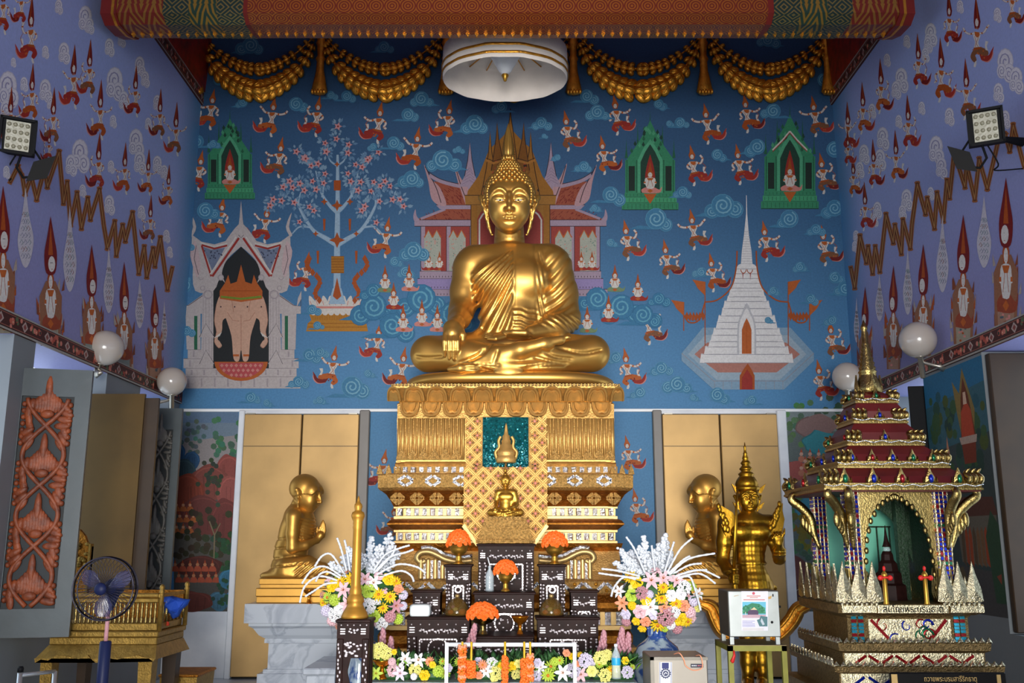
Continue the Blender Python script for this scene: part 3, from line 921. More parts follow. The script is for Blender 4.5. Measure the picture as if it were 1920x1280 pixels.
for sx,path in((1,[(1440,1198),(1463,1186),(1484,1164),(1497,1142),(1512,1136),(1522,1128)]),(-1,[(1374,1196),(1354,1180),(1343,1160),(1334,1140),(1318,1132),(1309,1126)])):
 mb=MB()
 sp=spline(path,6);w=[15,16,16,15,11,4];ws=[q_[0]for q_ in spline([(x,)for x in w],6)]
 for off,hh,yy in((0,1.0,0),(.55,.28,-.025),(-.5,.25,-.025)):
  rings=[]
  for i,(u,v)in enumerate(sp):
   d=np.array(sp[min(i+1,len(sp)-1)])-np.array(sp[max(i-1,0)]);d=d/np.linalg.norm(d);nn=np.array([-d[1],d[0]])
   cc=np.array([u,v])+nn*ws[i]*off
   A,B=cc+nn*ws[i]*hh,cc-nn*ws[i]*hh
   rings.append([k3(A[0],A[1],.02),k3(A[0]*.8+B[0]*.2,A[1]*.8+B[1]*.2,yy-.03),k3(A[0]*.2+B[0]*.8,A[1]*.2+B[1]*.8,yy-.03),k3(B[0],B[1],.02),k3(cc[0],cc[1],.05)])
  mb.loft(rings)
 mb.build('coat_tail',M_GOLDS,kg)
mb=MB();zb=kg.location.z
mb.box((k3(1378,1290)[0],YK-.22,0),(k3(1456,1290)[0],YK+.2,zb-.001),bev=.01)
tag(mb.build('statue_base',M_MARB,org=(k3(1417,1290)[0],YK,0)),'low grey marble block under the crowned statue, behind the shelf stand','plinth')
# the room shell
YB=9.0
XL,XR=P(318,1020,YB)[0],P(1622,1020,YB)[0]
YF=-4.0
Z_FL=-.35
ZT0,ZT1=zv(757,YB),zv(733,YB)
ZU0,ZU1=zv(197,YB),zv(197,YB)+.14
ZTOP=7.4
WT=.45
def flat_quad(mb,pts,col,mi=0):mb.add(pts,[tuple(range(len(pts)))],mi,False,col)
# floor and raised marble platform at the back
def tile_mat(name,ha,hb,sc=1.6):
 m,nt,b=new_mat(name)
 tc=node(nt,'ShaderNodeTexCoord');br=node(nt,'ShaderNodeTexBrick')
 br.offset=0;br.inputs['Scale'].default_value=sc;br.inputs['Mortar Size'].default_value=.006
 br.inputs['Color1'].default_value=(*H(ha),1);br.inputs['Color2'].default_value=(*H(hb),1);br.inputs['Mortar'].default_value=(*H('8A8C90'),1)
 br.inputs['Brick Width'].default_value=1;br.inputs['Row Height'].default_value=1
 nt.links.new(tc.outputs['Object'],br.inputs['Vector']);nt.links.new(br.outputs['Color'],b.inputs['Base Color'])
 b.inputs['Roughness'].default_value=.18
 return m
M_TILE=tile_mat('polished_floor_tiles','C9C2B8','BDB6AC')
struct(MB().box((XL-WT,YF-2.5,Z_FL-.2),(XR+WT,YB+.3,Z_FL)).build('floor',M_TILE))
struct(MB().box((XL,6.9,Z_FL),(XR,YB,0),bev=.012).build('floor_platform',M_MARBW))
struct(MB().box((XL-WT,YF,ZTOP),(XR+WT,YB+.3,ZTOP+.2)).build('ceiling',M_RED))
# painted designs are laid on the wall faces as flat colour areas a hair apart
class Paint:
 def __init__(s,fn):s.mb=MB();s.fn=fn;s.lay=0
 def poly(s,pts,col,up=True):
  if len(pts)<3:return
  if up:s.lay+=1
  e=.0006+(s.lay%4000)*2.5e-6
  s.mb.add([s.fn(a,b,e)for a,b in pts],[tuple(range(len(pts)))],0,False,col)
 def line(s,pts,w,col,taper=False):
  s.lay+=1;n=len(pts)
  if n<2:return
  e=.0006+(s.lay%4000)*2.5e-6
  L,R=[],[]
  for i in range(n):
   a=pts[max(i-1,0)];b=pts[min(i+1,n-1)]
   dx,dy=b[0]-a[0],b[1]-a[1];l=math.hypot(dx,dy)or 1
   ww=w*.5*((1-.85*i/(n-1))if taper else 1)
   L.append((pts[i][0]-dy/l*ww,pts[i][1]+dx/l*ww));R.append((pts[i][0]+dy/l*ww,pts[i][1]-dx/l*ww))
  vs=[s.fn(a,b,e)for a,b in L]+[s.fn(a,b,e)for a,b in R]
  s.mb.add(vs,[(i,i+1,n+i+1,n+i)for i in range(n-1)],0,False,col)
 def disc(s,c,r,col,n=10,ry=None):s.poly([(c[0]+r*math.cos(2*PI*k/n),c[1]+(ry or r)*math.sin(2*PI*k/n))for k in range(n)],col)
 def loop(s,pts,w,col):s.line(list(pts)+[pts[0]],w,col)
 # palette of the mural
C_BLUE,C_BLUE2,C_CLD,C_CLD2,C_CLL=H('4477A6'),H('3E6E9C'),H('4A8DB8'),H('5FA3C8'),H('86C0DC')
C_WH,C_SK,C_OR,C_OR2,C_RD,C_RD2,C_PK=H('E6E2DC'),H('DFC9B4'),H('C8682C'),H('B5561E'),H('A8322A'),H('7E1F1E'),H('E0938A')
C_GR,C_GR2,C_GR3,C_BK=H('3E9A70'),H('2B7052'),H('234A3C'),H('23282C')
C_GD,C_GD2,C_LIL,C_LIL2,C_LIN=H('C88A2E'),H('A86A1C'),H('B7A3BE'),H('8F7C9C'),H('4A3540')
def xf(o,sx,sy,rot=0):
 c,s_=math.cos(rot),math.sin(rot)
 return lambda pts:[(o[0]+(a*c-b*s_)*sx,o[1]+(a*s_+b*c)*sy)for a,b in pts]
def cloud(p,o,r,tint=(C_CLD,C_CLL,C_CLD2),n=None,rnd=None,sy=1.0):
 rnd=rnd or random
 n=n or rnd.choice((2,3,3))
 bl=[(0,0,1.0)]+[(rnd.choice((-1,1))*rnd.uniform(.8,1.2),-rnd.uniform(.35,.65),rnd.uniform(.55,.8))for _ in range(n-1)]
 d=rnd.choice((-1,1))
 tail=[(0,-.75),(d*1.6,-.62),(d*2.5,-.95),(d*1.5,-.98),(0,-1.0)]
 p.poly([(o[0]+a*r,o[1]+b*r*sy)for a,b in tail],tint[0])
 for a,b,k in bl[::-1]:
  c=(o[0]+a*r,o[1]+b*r*sy)
  p.disc(c,k*r,tint[2],14,k*r*sy);p.disc(c,k*r*.93,tint[0],14,k*r*.93*sy)
  pts=[]
  for i in range(23):
   t=i/22;an=2*PI*1.9*t*d+1.2;rr=k*r*(.8-.68*t)
   pts.append((c[0]+rr*math.cos(an),c[1]+rr*math.sin(an)*sy))
  p.line(pts,k*r*.13,tint[1])
def deity(p,o,h,flip=1,rnd=random,pose=0,sy=1.0,tilt=None):
 """flying worshipper: tall headdress, bare torso, bent legs in patterned cloth with a curling scarf; h = total height"""
 s=h/100.0
 T=xf(o,s*flip*1.22,s*sy,0.12 if tilt is None else tilt)
 skin=C_WH;cloth=rnd.choice((C_RD,C_OR2,C_RD,H('8C5A3C'),C_OR));red=rnd.choice((C_RD,H('B83A2E'),C_RD2))
 # curling scarf behind
 sc=spline([(-14,-38),(-34,-42),(-48,-30),(-54,-10),(-56,-2)],5)
 sc2=spline([(-56,-2),(-47,-14),(-38,-26),(-22,-24),(-6,-20)],5)
 p.poly(T([(a-2.5*(1 if i<14 else 0),b-2.5)for i,(a,b)in enumerate(sc)]+sc2),C_PK)
 p.poly(T(sc+sc2),red)
 # legs
 p.poly(T(spline([(-4,-4),(14,-14),(22,-30),(14,-42),(4,-46),(2,-36),(6,-26),(-6,-22),(-24,-28),(-38,-24),(-34,-12),(-18,-6),(-4,-4)],3)),cloth)
 p.poly(T([(2,-40),(8,-44),(12,-56),(6,-58),(2,-50)]),skin)
 p.poly(T([(-36,-14),(-32,-2),(-38,10),(-28,12),(-26,0),(-28,-12)]),skin)
 for k in range(5):
  a,b=rnd.uniform(-30,14),rnd.uniform(-34,-14)
  p.poly(T([(a-3,b),(a,b+3),(a+3,b),(a,b-3)]),C_OR if cloth!=C_OR else C_RD2)
 p.line(T([(-14,-4),(-2,-10),(16,-12)]),3.2*s,C_OR)
 # torso
 p.poly(T(spline([(-9,34),(10,36),(13,24),(7,8),(10,-8),(-8,-6),(-4,8),(-11,24),(-9,34)],3)),skin)
 p.poly(T([(-9,34),(9,36),(7,26),(0,20),(-8,25)]),C_OR)
 p.poly(T([(-9,-4),(11,-6),(13,-12),(-11,-10)]),C_OR2)
 p.line(T([(-6,24),(4,4),(6,-4)]),1.6*s,C_OR2);p.line(T([(8,24),(2,4),(-4,-4)]),1.6*s,C_OR2)
 # arms
 arms=(([(-8,31),(-24,24),(-36,28),(-44,36)],[(10,32),(22,20),(18,6),(26,0)]),([(-8,31),(-22,34),(-32,46),(-40,54)],[(10,32),(26,30),(40,36),(46,46)]),([(-8,31),(-22,26),(-30,42),(-24,56)],[(10,32),(20,18),(12,8),(4,10)]))[pose%3]
 for a in arms:
  pts=T(spline(a,4));p.line(pts,8.2*s,C_OR2);p.line(pts,6.8*s,skin)
  for f in(.22,.7):
   k=int(f*(len(pts)-1));p.line(pts[k:k+2],6.6*s,C_OR)
   # head and headdress
 p.poly(T([(-4,42),(-10,58),(-6,70),(2,100),(6,72),(11,60),(8,44)]),C_OR2)
 p.poly(T([(-9,56),(-5,70),(2,96),(5,72),(9,60),(3,64),(-4,63)]),C_OR)
 p.disc(T([(1,53)])[0],6.6*s,skin,10,8.5*s*sy)
 for dx in(-2.2,3.4):p.line(T([(dx-1.6,55),(dx+1.6,55)]),.9*s,C_LIN)
 p.line(T([(-.6,49),(2.6,49)]),1.0*s,C_RD)
 if pose%3!=1:p.line(T(spline([(-30,-6),(-36,12),(-28,26),(-32,34)],4)),3*s,C_OR2,True)
def sitter(p,o,h,s_y=1.0,cloth=C_OR2,halo=None,flip=1):
 """seated or standing worshipper with joined palms seen from the front"""
 s=h/100.0;T=xf(o,s*flip,s*s_y)
 if halo:p.poly(T(spline([(0,112),(-16,76),(-24,50),(-14,30),(14,30),(24,50),(16,76),(0,112)],4)),halo)
 p.poly(T(spline([(-26,2),(-28,12),(-12,20),(12,20),(30,12),(38,22),(34,4),(10,0),(-26,2)],3)),cloth)
 p.poly(T(spline([(-10,16),(-17,34),(-14,50),(14,50),(17,34),(10,16),(-10,16)],3)),C_WH)
 for a in(-1,1):
  p.line(T([(a*13,48),(a*18,32),(a*3,30)]),5.5*s,C_WH);p.line(T([(a*18,38),(a*17.5,33)]),6.5*s,C_OR)
  p.line(T([(a*3,44),(a*9,22)]),1.5*s,C_OR2)
 p.poly(T([(-12,50),(12,50),(6,42),(-6,42)]),C_OR)
 p.poly(T([(-8,52),(-11,64),(-6,74),(0,104),(6,74),(11,64),(8,52)]),C_OR2)
 p.disc(T([(0,60)])[0],6.8*s,C_WH,10,8.5*s*s_y)
 p.line(T([(-4,62),(-1,62)]),1*s,C_LIN);p.line(T([(1,62),(4,62)]),1*s,C_LIN);p.line(T([(-2,55),(2,55)]),1.1*s,C_RD)
 p.poly(T([(-10,8),(0,14),(10,8),(0,2)]),C_OR)
 # back wall: everything is laid out on the wall plane
FW=lambda u,v,e:P(u,v,YB-e)
bw=Paint(FW)
def wq(mb,u0,v0,u1,v1,Y=YB):return None
Z768=zv(768,YB)
rm=random.Random(11)
def base_mat(name,stops_y,stops_z,sponge=.07):
 """wall colour: two-colour blend along the wall and up it, with sponge grain"""
 m,nt,b=new_mat(name)
 tc=node(nt,'ShaderNodeTexCoord');sp=node(nt,'ShaderNodeSeparateXYZ');nt.links.new(tc.outputs['Object'],sp.inputs[0])
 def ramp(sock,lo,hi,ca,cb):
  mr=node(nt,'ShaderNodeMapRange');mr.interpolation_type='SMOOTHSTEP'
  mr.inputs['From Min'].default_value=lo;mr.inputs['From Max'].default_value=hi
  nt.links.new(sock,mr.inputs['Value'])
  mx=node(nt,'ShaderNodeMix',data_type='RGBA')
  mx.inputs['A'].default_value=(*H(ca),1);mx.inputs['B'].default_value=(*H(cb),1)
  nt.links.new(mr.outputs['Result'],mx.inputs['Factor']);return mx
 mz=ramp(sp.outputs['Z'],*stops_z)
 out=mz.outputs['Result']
 if stops_y:
  my=ramp(sp.outputs['Y'],*stops_y);nt.links.new(out,my.inputs['A']);out=my.outputs['Result']
 n=node(nt,'ShaderNodeTexNoise');n.inputs['Scale'].default_value=55;n.inputs['Detail'].default_value=4
 nt.links.new(tc.outputs['Object'],n.inputs['Vector'])
 mr=node(nt,'ShaderNodeMapRange');mr.inputs['From Min'].default_value=.3;mr.inputs['From Max'].default_value=.7;mr.inputs['To Min'].default_value=1-sponge;mr.inputs['To Max'].default_value=1+sponge
 nt.links.new(n.outputs['Fac'],mr.inputs['Value'])
 vm=node(nt,'ShaderNodeVectorMath',operation='SCALE');nt.links.new(out,vm.inputs[0]);nt.links.new(mr.outputs['Result'],vm.inputs['Scale'])
 nt.links.new(vm.outputs['Vector'],b.inputs['Base Color'])
 b.inputs['Roughness'].default_value=.55;b.inputs['Specular IOR Level'].default_value=.3
 return m
M_BACK=base_mat('blue_mural_ground',None,(2.3,5.2,'4479A4','2D5074'),.10)  # paler lower blue: brighter light low on the wall is put into the colour
M_SIDE=base_mat('violet_mural_ground',(8.35,9.0,'FFFFFF','5B94C4'),(2.6,4.6,'9292C4','A6B6EA'),.05)
# ============ big painted motifs of the back wall (laid out in wall coordinates, u right, v down)
def sym(p,cx,pts,col):
 p.poly([(cx+a,b)for a,b in pts],col);p.poly([(cx-a,b)for a,b in pts][::-1],col)
def symline(p,cx,pts,w,col,t=False):
 p.line([(cx+a,b)for a,b in pts],w,col,t);p.line([(cx-a,b)for a,b in pts],w,col,t)
def rect(p,u0,v0,u1,v1,col):p.poly([(u0,v0),(u1,v0),(u1,v1),(u0,v1)],col)
def ticks(p,u0,u1,v0,v1,n,col,w=.8):
 for i in range(n):
  u=u0+(u1-u0)*(i+.5)/n;p.line([(u,v0),(u,v1)],w,col)
def halo(p,pts,col,g=4):
 cx=sum(a for a,b in pts)/len(pts);cy=sum(b for a,b in pts)/len(pts)
 p.poly([(cx+(a-cx)*(1+g/60),cy+(b-cy)*(1+g/90))for a,b in pts],col)
def green_pavilion(p,cx,top,base,w,kind):
 h=base-top;W=w/2.0;f=lambda t:base-h*t
 # spires
 for dx,t in((0,1.0),(.22,.86),(.42,.72)):
  for s in(-1,1):
   p.poly([(cx+s*dx*w-3,f(.52)),(cx+s*dx*w-1,f(t-.12)),(cx+s*dx*w,f(t)),(cx+s*dx*w+1,f(t-.12)),(cx+s*dx*w+3,f(.52))],C_GR2)
 p.poly([(cx-.42*w,f(.5)),(cx-.25*w,f(.64)),(cx-.1*w,f(.78)),(cx,f(.9)),(cx+.1*w,f(.78)),(cx+.25*w,f(.64)),(cx+.42*w,f(.5))],C_GR)
 for i in range(26):
  t=rm.uniform(.52,.82);x=rm.uniform(-1,1)*.44*w*(.92-t)/.42
  p.poly([(cx+x-3,f(t)),(cx+x,f(t+.035)),(cx+x+3,f(t)),(cx+x,f(t-.02))],rm.choice((C_GR2,C_GR3,H('58B488'))))
 if kind:
  symline(p,cx,[(.3*w,f(.56)),(.12*w,f(.66)),(0,f(.74))],3,C_WH);symline(p,cx,[(.3*w,f(.545)),(.12*w,f(.645)),(0,f(.725))],1.6,C_RD)
 else:
  for s in(-1,1):p.disc((cx+s*.3*w,f(.47)),4,C_OR)
 rect(p,cx-.44*w,f(.5),cx+.44*w,f(.17),C_GR)
 p.poly([(cx-.22*w,f(.17)),(cx-.22*w,f(.5)),(cx-.12*w,f(.62)),(cx,f(.71)),(cx+.12*w,f(.62)),(cx+.22*w,f(.5)),(cx+.22*w,f(.17))],H('5CBB8E'))
 p.poly([(cx-.17*w,f(.17)),(cx-.17*w,f(.48)),(cx-.09*w,f(.58)),(cx,f(.66)),(cx+.09*w,f(.58)),(cx+.17*w,f(.48)),(cx+.17*w,f(.17))],C_GR3)
 for s in(-1,1):
  a,b=sorted((cx+s*.27*w,cx+s*.38*w));rect(p,a,f(.44),b,f(.19),H('22352E'))
  for k in(.24,.41):p.line([(cx+s*k*w,f(.5)),(cx+s*k*w,f(.17))],2,C_GR2)
 for i,(a,b,k,c)in enumerate(((.17,.125,.45,C_GR),(.125,.07,.47,H('4DB07F')),(.07,0,.5,C_GR))):
  rect(p,cx-k*w,f(a),cx+k*w,f(b),c);p.line([(cx-k*w,f(b)),(cx+k*w,f(b))],1.2,C_GR3)
  ticks(p,cx-k*w,cx+k*w,f(a)+2,f(b)-2,14,C_GR2,1)
 p.poly([(cx-12,f(.16)),(cx+12,f(.16)),(cx,f(.06))],C_OR)
 p.poly(spline([(cx,f(.56)),(cx-7,f(.42)),(cx-9,f(.3)),(cx,f(.2)),(cx+9,f(.3)),(cx+7,f(.42)),(cx,f(.56))],4),C_RD)
 sitter(p,(cx,f(.165)),h*.31,-1,C_PK)
def tree(p):
 cx=632
 # seat
 p.poly([(574,621),(690,621),(687,606),(680,600),(686,584),(578,584),(584,600),(577,606)],C_GD);ticks(p,584,680,588,600,30,C_GD2,1)
 p.line([(577,606),(687,606)],1.4,C_GD2);p.line([(576,613),(688,613)],1.4,C_GD2)
 for row,(v,n,hh)in enumerate(((588,9,14),(574,9,20))):
  for i in range(n):
   u=cx-50+100*(i+.5)/n;d=(i-4)*.9
   if row:p.poly(spline([(u-7,v),(u-5+d,v-hh*.6),(u+2*d,v-hh),(u+5+d,v-hh*.6),(u+7,v),(u-7,v)],3),C_WH);p.line([(u-3,v-2),(u-3+d,v-hh*.5)],1.2,C_PK)
   else:p.poly(spline([(u-7,v-10),(u-5,v),(u,v+3),(u+5,v),(u+7,v-10),(u-7,v-10)],3),C_WH)
 p.line([(582,576),(682,576)],4,C_PK)
 B,BD=H('A9C7E0'),H('7FA6CB')
 def limb(pts,w0,w1):
  sp=spline(pts,5);n=len(sp)
  for k in(1.25,1):
   for i in range(n-1):pass
  L,R=[],[]
  for i,(u,v)in enumerate(sp):
   a=sp[max(i-1,0)];b=sp[min(i+1,n-1)];l=math.hypot(b[0]-a[0],b[1]-a[1]);ww=(w0+(w1-w0)*i/(n-1))/2
   L.append((u-(b[1]-a[1])/l*ww,v+(b[0]-a[0])/l*ww));R.append((u+(b[1]-a[1])/l*ww,v-(b[0]-a[0])/l*ww))
  p.poly(L+R[::-1],B);p.line(L[1:-1],1.0,BD)
 limb([(632,568),(632,520),(632,460),(633,390),(633,330),(633,290)],15,4)
 p.poly([(616,570),(624,540),(640,540),(648,570)],B)
 for s in(-1,1):
  X=lambda d:cx+s*d
  limb([(X(2),458),(X(22),446),(X(44),432),(X(62),405),(X(78),372)],10,3)
  limb([(X(56),418),(X(72),385),(X(68),360)],5,2)
  limb([(X(50),426),(X(70),425),(X(84),438)],4,2)
  limb([(X(0),398),(X(14),385),(X(30),360),(X(40),320)],8,2)
  limb([(X(28),370),(X(24),340)],4,2)
  limb([(X(1),310),(X(12),302),(X(18),290)],4,1.5)
 for(u,v,r)in((632,450,15),(632,385,11),(632,308,6),(592,438,6),(668,438,6),(608,378,7),(656,378,7)):
  p.poly([(u-r,v),(u-r*.3,v-r*.3),(u,v-r),(u+r*.3,v-r*.3),(u+r,v),(u+r*.3,v+r*.3),(u,v+r),(u-r*.3,v+r*.3)],C_OR2)
 rect(p,626,338,639,357,C_OR2);rect(p,621,480,645,512,C_GD2);
 for i in range(6):p.line([(621,483+i*5),(645,483+i*5)],1.2,C_GD)
 p.poly([(624,555),(632,520),(640,555),(632,562)],C_OR2)
 LC,LC2=H('8FB2CF'),H('6E97BE')
 fl=[]
 for s in(-1,1):
  for d,v in((0,262),(0,235),(20,285),(22,270),(48,312),(60,295),(46,340),(22,325),(24,342),(70,342),(82,350),(62,357),(80,378),(104,376),(120,372),(40,357),(88,338),(100,350),(58,298),(76,286),(45,395),(52,388),(72,415),(36,308),(126,385)):
   if d==0 and s<0:continue
   fl.append((cx+s*(d+rm.uniform(-2,2)),v+rm.uniform(-2,2)))
 for u,v in fl:
  for k in range(12):
   a=rm.uniform(0,2*PI);r0,r1=7,rm.uniform(13,19)
   ca,sa=math.cos(a),math.sin(a)
   p.poly([(u+r0*ca,v+r0*sa),(u+(r0+r1)/2*ca-2.4*sa,v+(r0+r1)/2*sa+2.4*ca),(u+r1*ca,v+r1*sa),(u+(r0+r1)/2*ca+2.4*sa,v+(r0+r1)/2*sa-2.4*ca)],rm.choice((LC,LC2)))
 for u,v in fl:
  r=rm.uniform(6.6,8.4)
  p.poly([(u+(r if k%2==0 else r*.5)*math.cos(PI*k/5),v+(r if k%2==0 else r*.5)*math.sin(PI*k/5))for k in range(10)],H('DDA6AC'))
  p.disc((u,v),2.1,C_RD,6)
 for s in(-1,1):
  for k in range(13):
   t=k/12;u=cx+s*(52-22*t+8*math.sin(9*t));v=485+78*t
   p.poly([(u-5,v),(u,v-8),(u+5,v),(u,v+7)],C_OR2)
  for d,v0,hh in((24,410,22),(36,470,24)):p.poly([(cx+s*d-2.5,v0),(cx+s*d+2.5,v0),(cx+s*d+1.5,v0+hh),(cx+s*d-1.5,v0+hh)],C_OR2)
def elephant_pavilion(p):
 cx=452;W_,WS,LN=H('CFC6C6'),H('B4AAB0'),H('5C5460')
 # side wings and plinth
 for v0,v1,d in((728,706,111),(706,690,104),(690,672,108),(672,655,100)):
  rect(p,cx-d,v1,cx+d,v0,W_);p.line([(cx-d,v1),(cx+d,v1)],1,LN);ticks(p,cx-d,cx+d,v1+3,v0-3,9,WS,3)
 sym(p,cx,[(76,655),(76,588),(104,588),(102,655)],W_)
 sym(p,cx,[(82,655),(82,592),(88,592),(88,655)],C_GR2)
 sym(p,cx,[(60,588),(112,588),(112,574),(100,572),(62,545)],W_);symline(p,cx,[(62,547),(98,572),(112,574),(112,548)],1.2,LN)
 sym(p,cx,[(104,576),(113,560),(113,545),(107,558)],W_)
 # great arch
 p.poly([(cx-55,690),(cx-55,540),(cx-44,505),(cx,462),(cx+44,505),(cx+55,540),(cx+55,690)],C_BK)
 sym(p,cx,[(52,690),(52,545),(72,545),(76,690)],W_)
 for d in(55,60,66,71):symline(p,cx,[(d,545),(d,676)],1,WS)
 for v in(660,610):sym(p,cx,[(50,v+22),(66,v-4),(72,v+10),(78,v+22)],W_);symline(p,cx,[(50,v+22),(66,v-4),(78,v+22)],1,LN)
 sym(p,cx,spline([(0,462),(26,486),(36,512),(30,530),(40,522),(52,545),(86,545),(90,500),(80,470),(60,510),(40,470),(18,436),(0,420),(0,462)],3),W_)
 for d,v,r in((62,552,9),(38,520,6),(75,520,5),(72,540,5)):
  for s in(-1,1):p.disc((cx+s*d,v),r,WS);p.disc((cx+s*d,v),r*.7,W_)
  # layered gables
 for s in(-1,1):
  X=lambda pts:[(cx+s*a,b)for a,b in pts]
  p.poly(X([(0,432),(20,449),(50,458),(52,520),(40,505),(0,452)]),W_);p.poly(X([(49,458),(74,453),(92,440),(93,470),(88,495),(78,520),(51,520)]),W_)
  p.poly(X([(30,464),(56,468),(72,462),(54,508)]),H('7C89A6'))
  for i in range(14):
   t,q_=rm.random(),rm.random();u=36+34*t;v=468+30*q_*(1-abs(t-.5))
   p.disc((cx+s*u,v),1.6,H('3E4660'),5)
  p.line(X([(26,460),(50,466),(74,459)]),3.4,C_RD);p.line(X([(26,456),(50,462),(76,455)]),2.4,C_WH)
  p.line(X([(74,460),(56,518)]),3.4,C_RD);p.line(X([(4,446),(54,518)]),4.2,C_RD);p.line(X([(9,444),(58,514)]),2.4,C_WH)
  p.poly(X(spline([(92,444),(84,425),(95,398),(90,425),(96,440),(92,444)],3)),W_)
  p.poly(X(spline([(86,450),(96,470),(90,500),(82,520),(76,500),(80,470),(86,450)],3)),H('D8BFC2'));p.line(X([(84,460),(88,485),(80,515)]),1.1,LN)
 p.poly([(cx-7,440),(cx-3,410),(cx,376),(cx+3,410),(cx+7,440),(cx,452)],W_);p.line([(cx-5,440),(cx,446),(cx+5,440)],1,LN)
 # three-headed elephant
 E,ED=H('E0B49C'),H('C28E78')
 for s in(-1,1):
  X=lambda pts:[(cx+s*a,b)for a,b in pts]
  p.poly(X(spline([(12,560),(36,552),(46,570),(50,600),(46,622),(50,640),(42,652),(36,648),(40,640),(44,634),(36,620),(34,600),(20,590),(12,560)],4)),E)
  p.line(X(spline([(46,570),(50,600),(46,622),(50,640),(42,652),(37,648)],3)),1,ED)
  p.poly(X([(36,622),(52,634),(40,630)]),C_WH)
 p.poly(spline([(cx-32,560),(cx,552),(cx+32,560),(cx+30,590),(cx+18,630),(cx+14,672),(cx+4,676),(cx,655),(cx-4,676),(cx-14,672),(cx-18,630),(cx-30,590),(cx-32,560)],4),E)
 p.line([(cx,590),(cx,655)],1.2,ED);symline(p,cx,[(26,585),(16,600),(4,602)],1.2,ED);symline(p,cx,[(18,560),(14,585)],1.2,ED)
 for d in(12,38):
  for s in(-1,1):p.disc((cx+s*d,575),1.6,C_LIN,6)
 rect(p,cx-15,664,cx-4,668,C_OR);rect(p,cx+4,664,cx+15,668,C_OR)
 p.poly([(cx-40,560),(cx-40,545),(cx-30,530),(cx-24,515),(cx-20,532),(cx-8,528),(cx,496),(cx+8,528),(cx+20,532),(cx+24,515),(cx+30,530),(cx+40,545),(cx+40,560),(cx,566)],C_OR)
 p.line([(cx-38,556),(cx,560),(cx+38,556)],4,H('7E9A34'));p.line([(cx-36,545),(cx+36,545)],2,C_OR2)
 p.poly([(cx-50,678),(cx+50,678)]+[(cx+50*math.cos(a),678+36*math.sin(a))for a in[PI*k/14 for k in range(1,14)]],C_OR)
 p.poly([(cx-42,680),(cx+42,680)]+[(cx+42*math.cos(a),680+28*math.sin(a))for a in[PI*k/14 for k in range(1,14)]],H('C8545A'))
 for i in range(-4,5):
  for j in range(3):
   u,v=cx+i*9+(4 if j%2 else 0),685+j*9
   if((u-cx)/40)**2+((v-680)/27)**2<.95:p.poly([(u-3.5,v),(u,v-3.5),(u+3.5,v),(u,v+3.5)],C_PK)
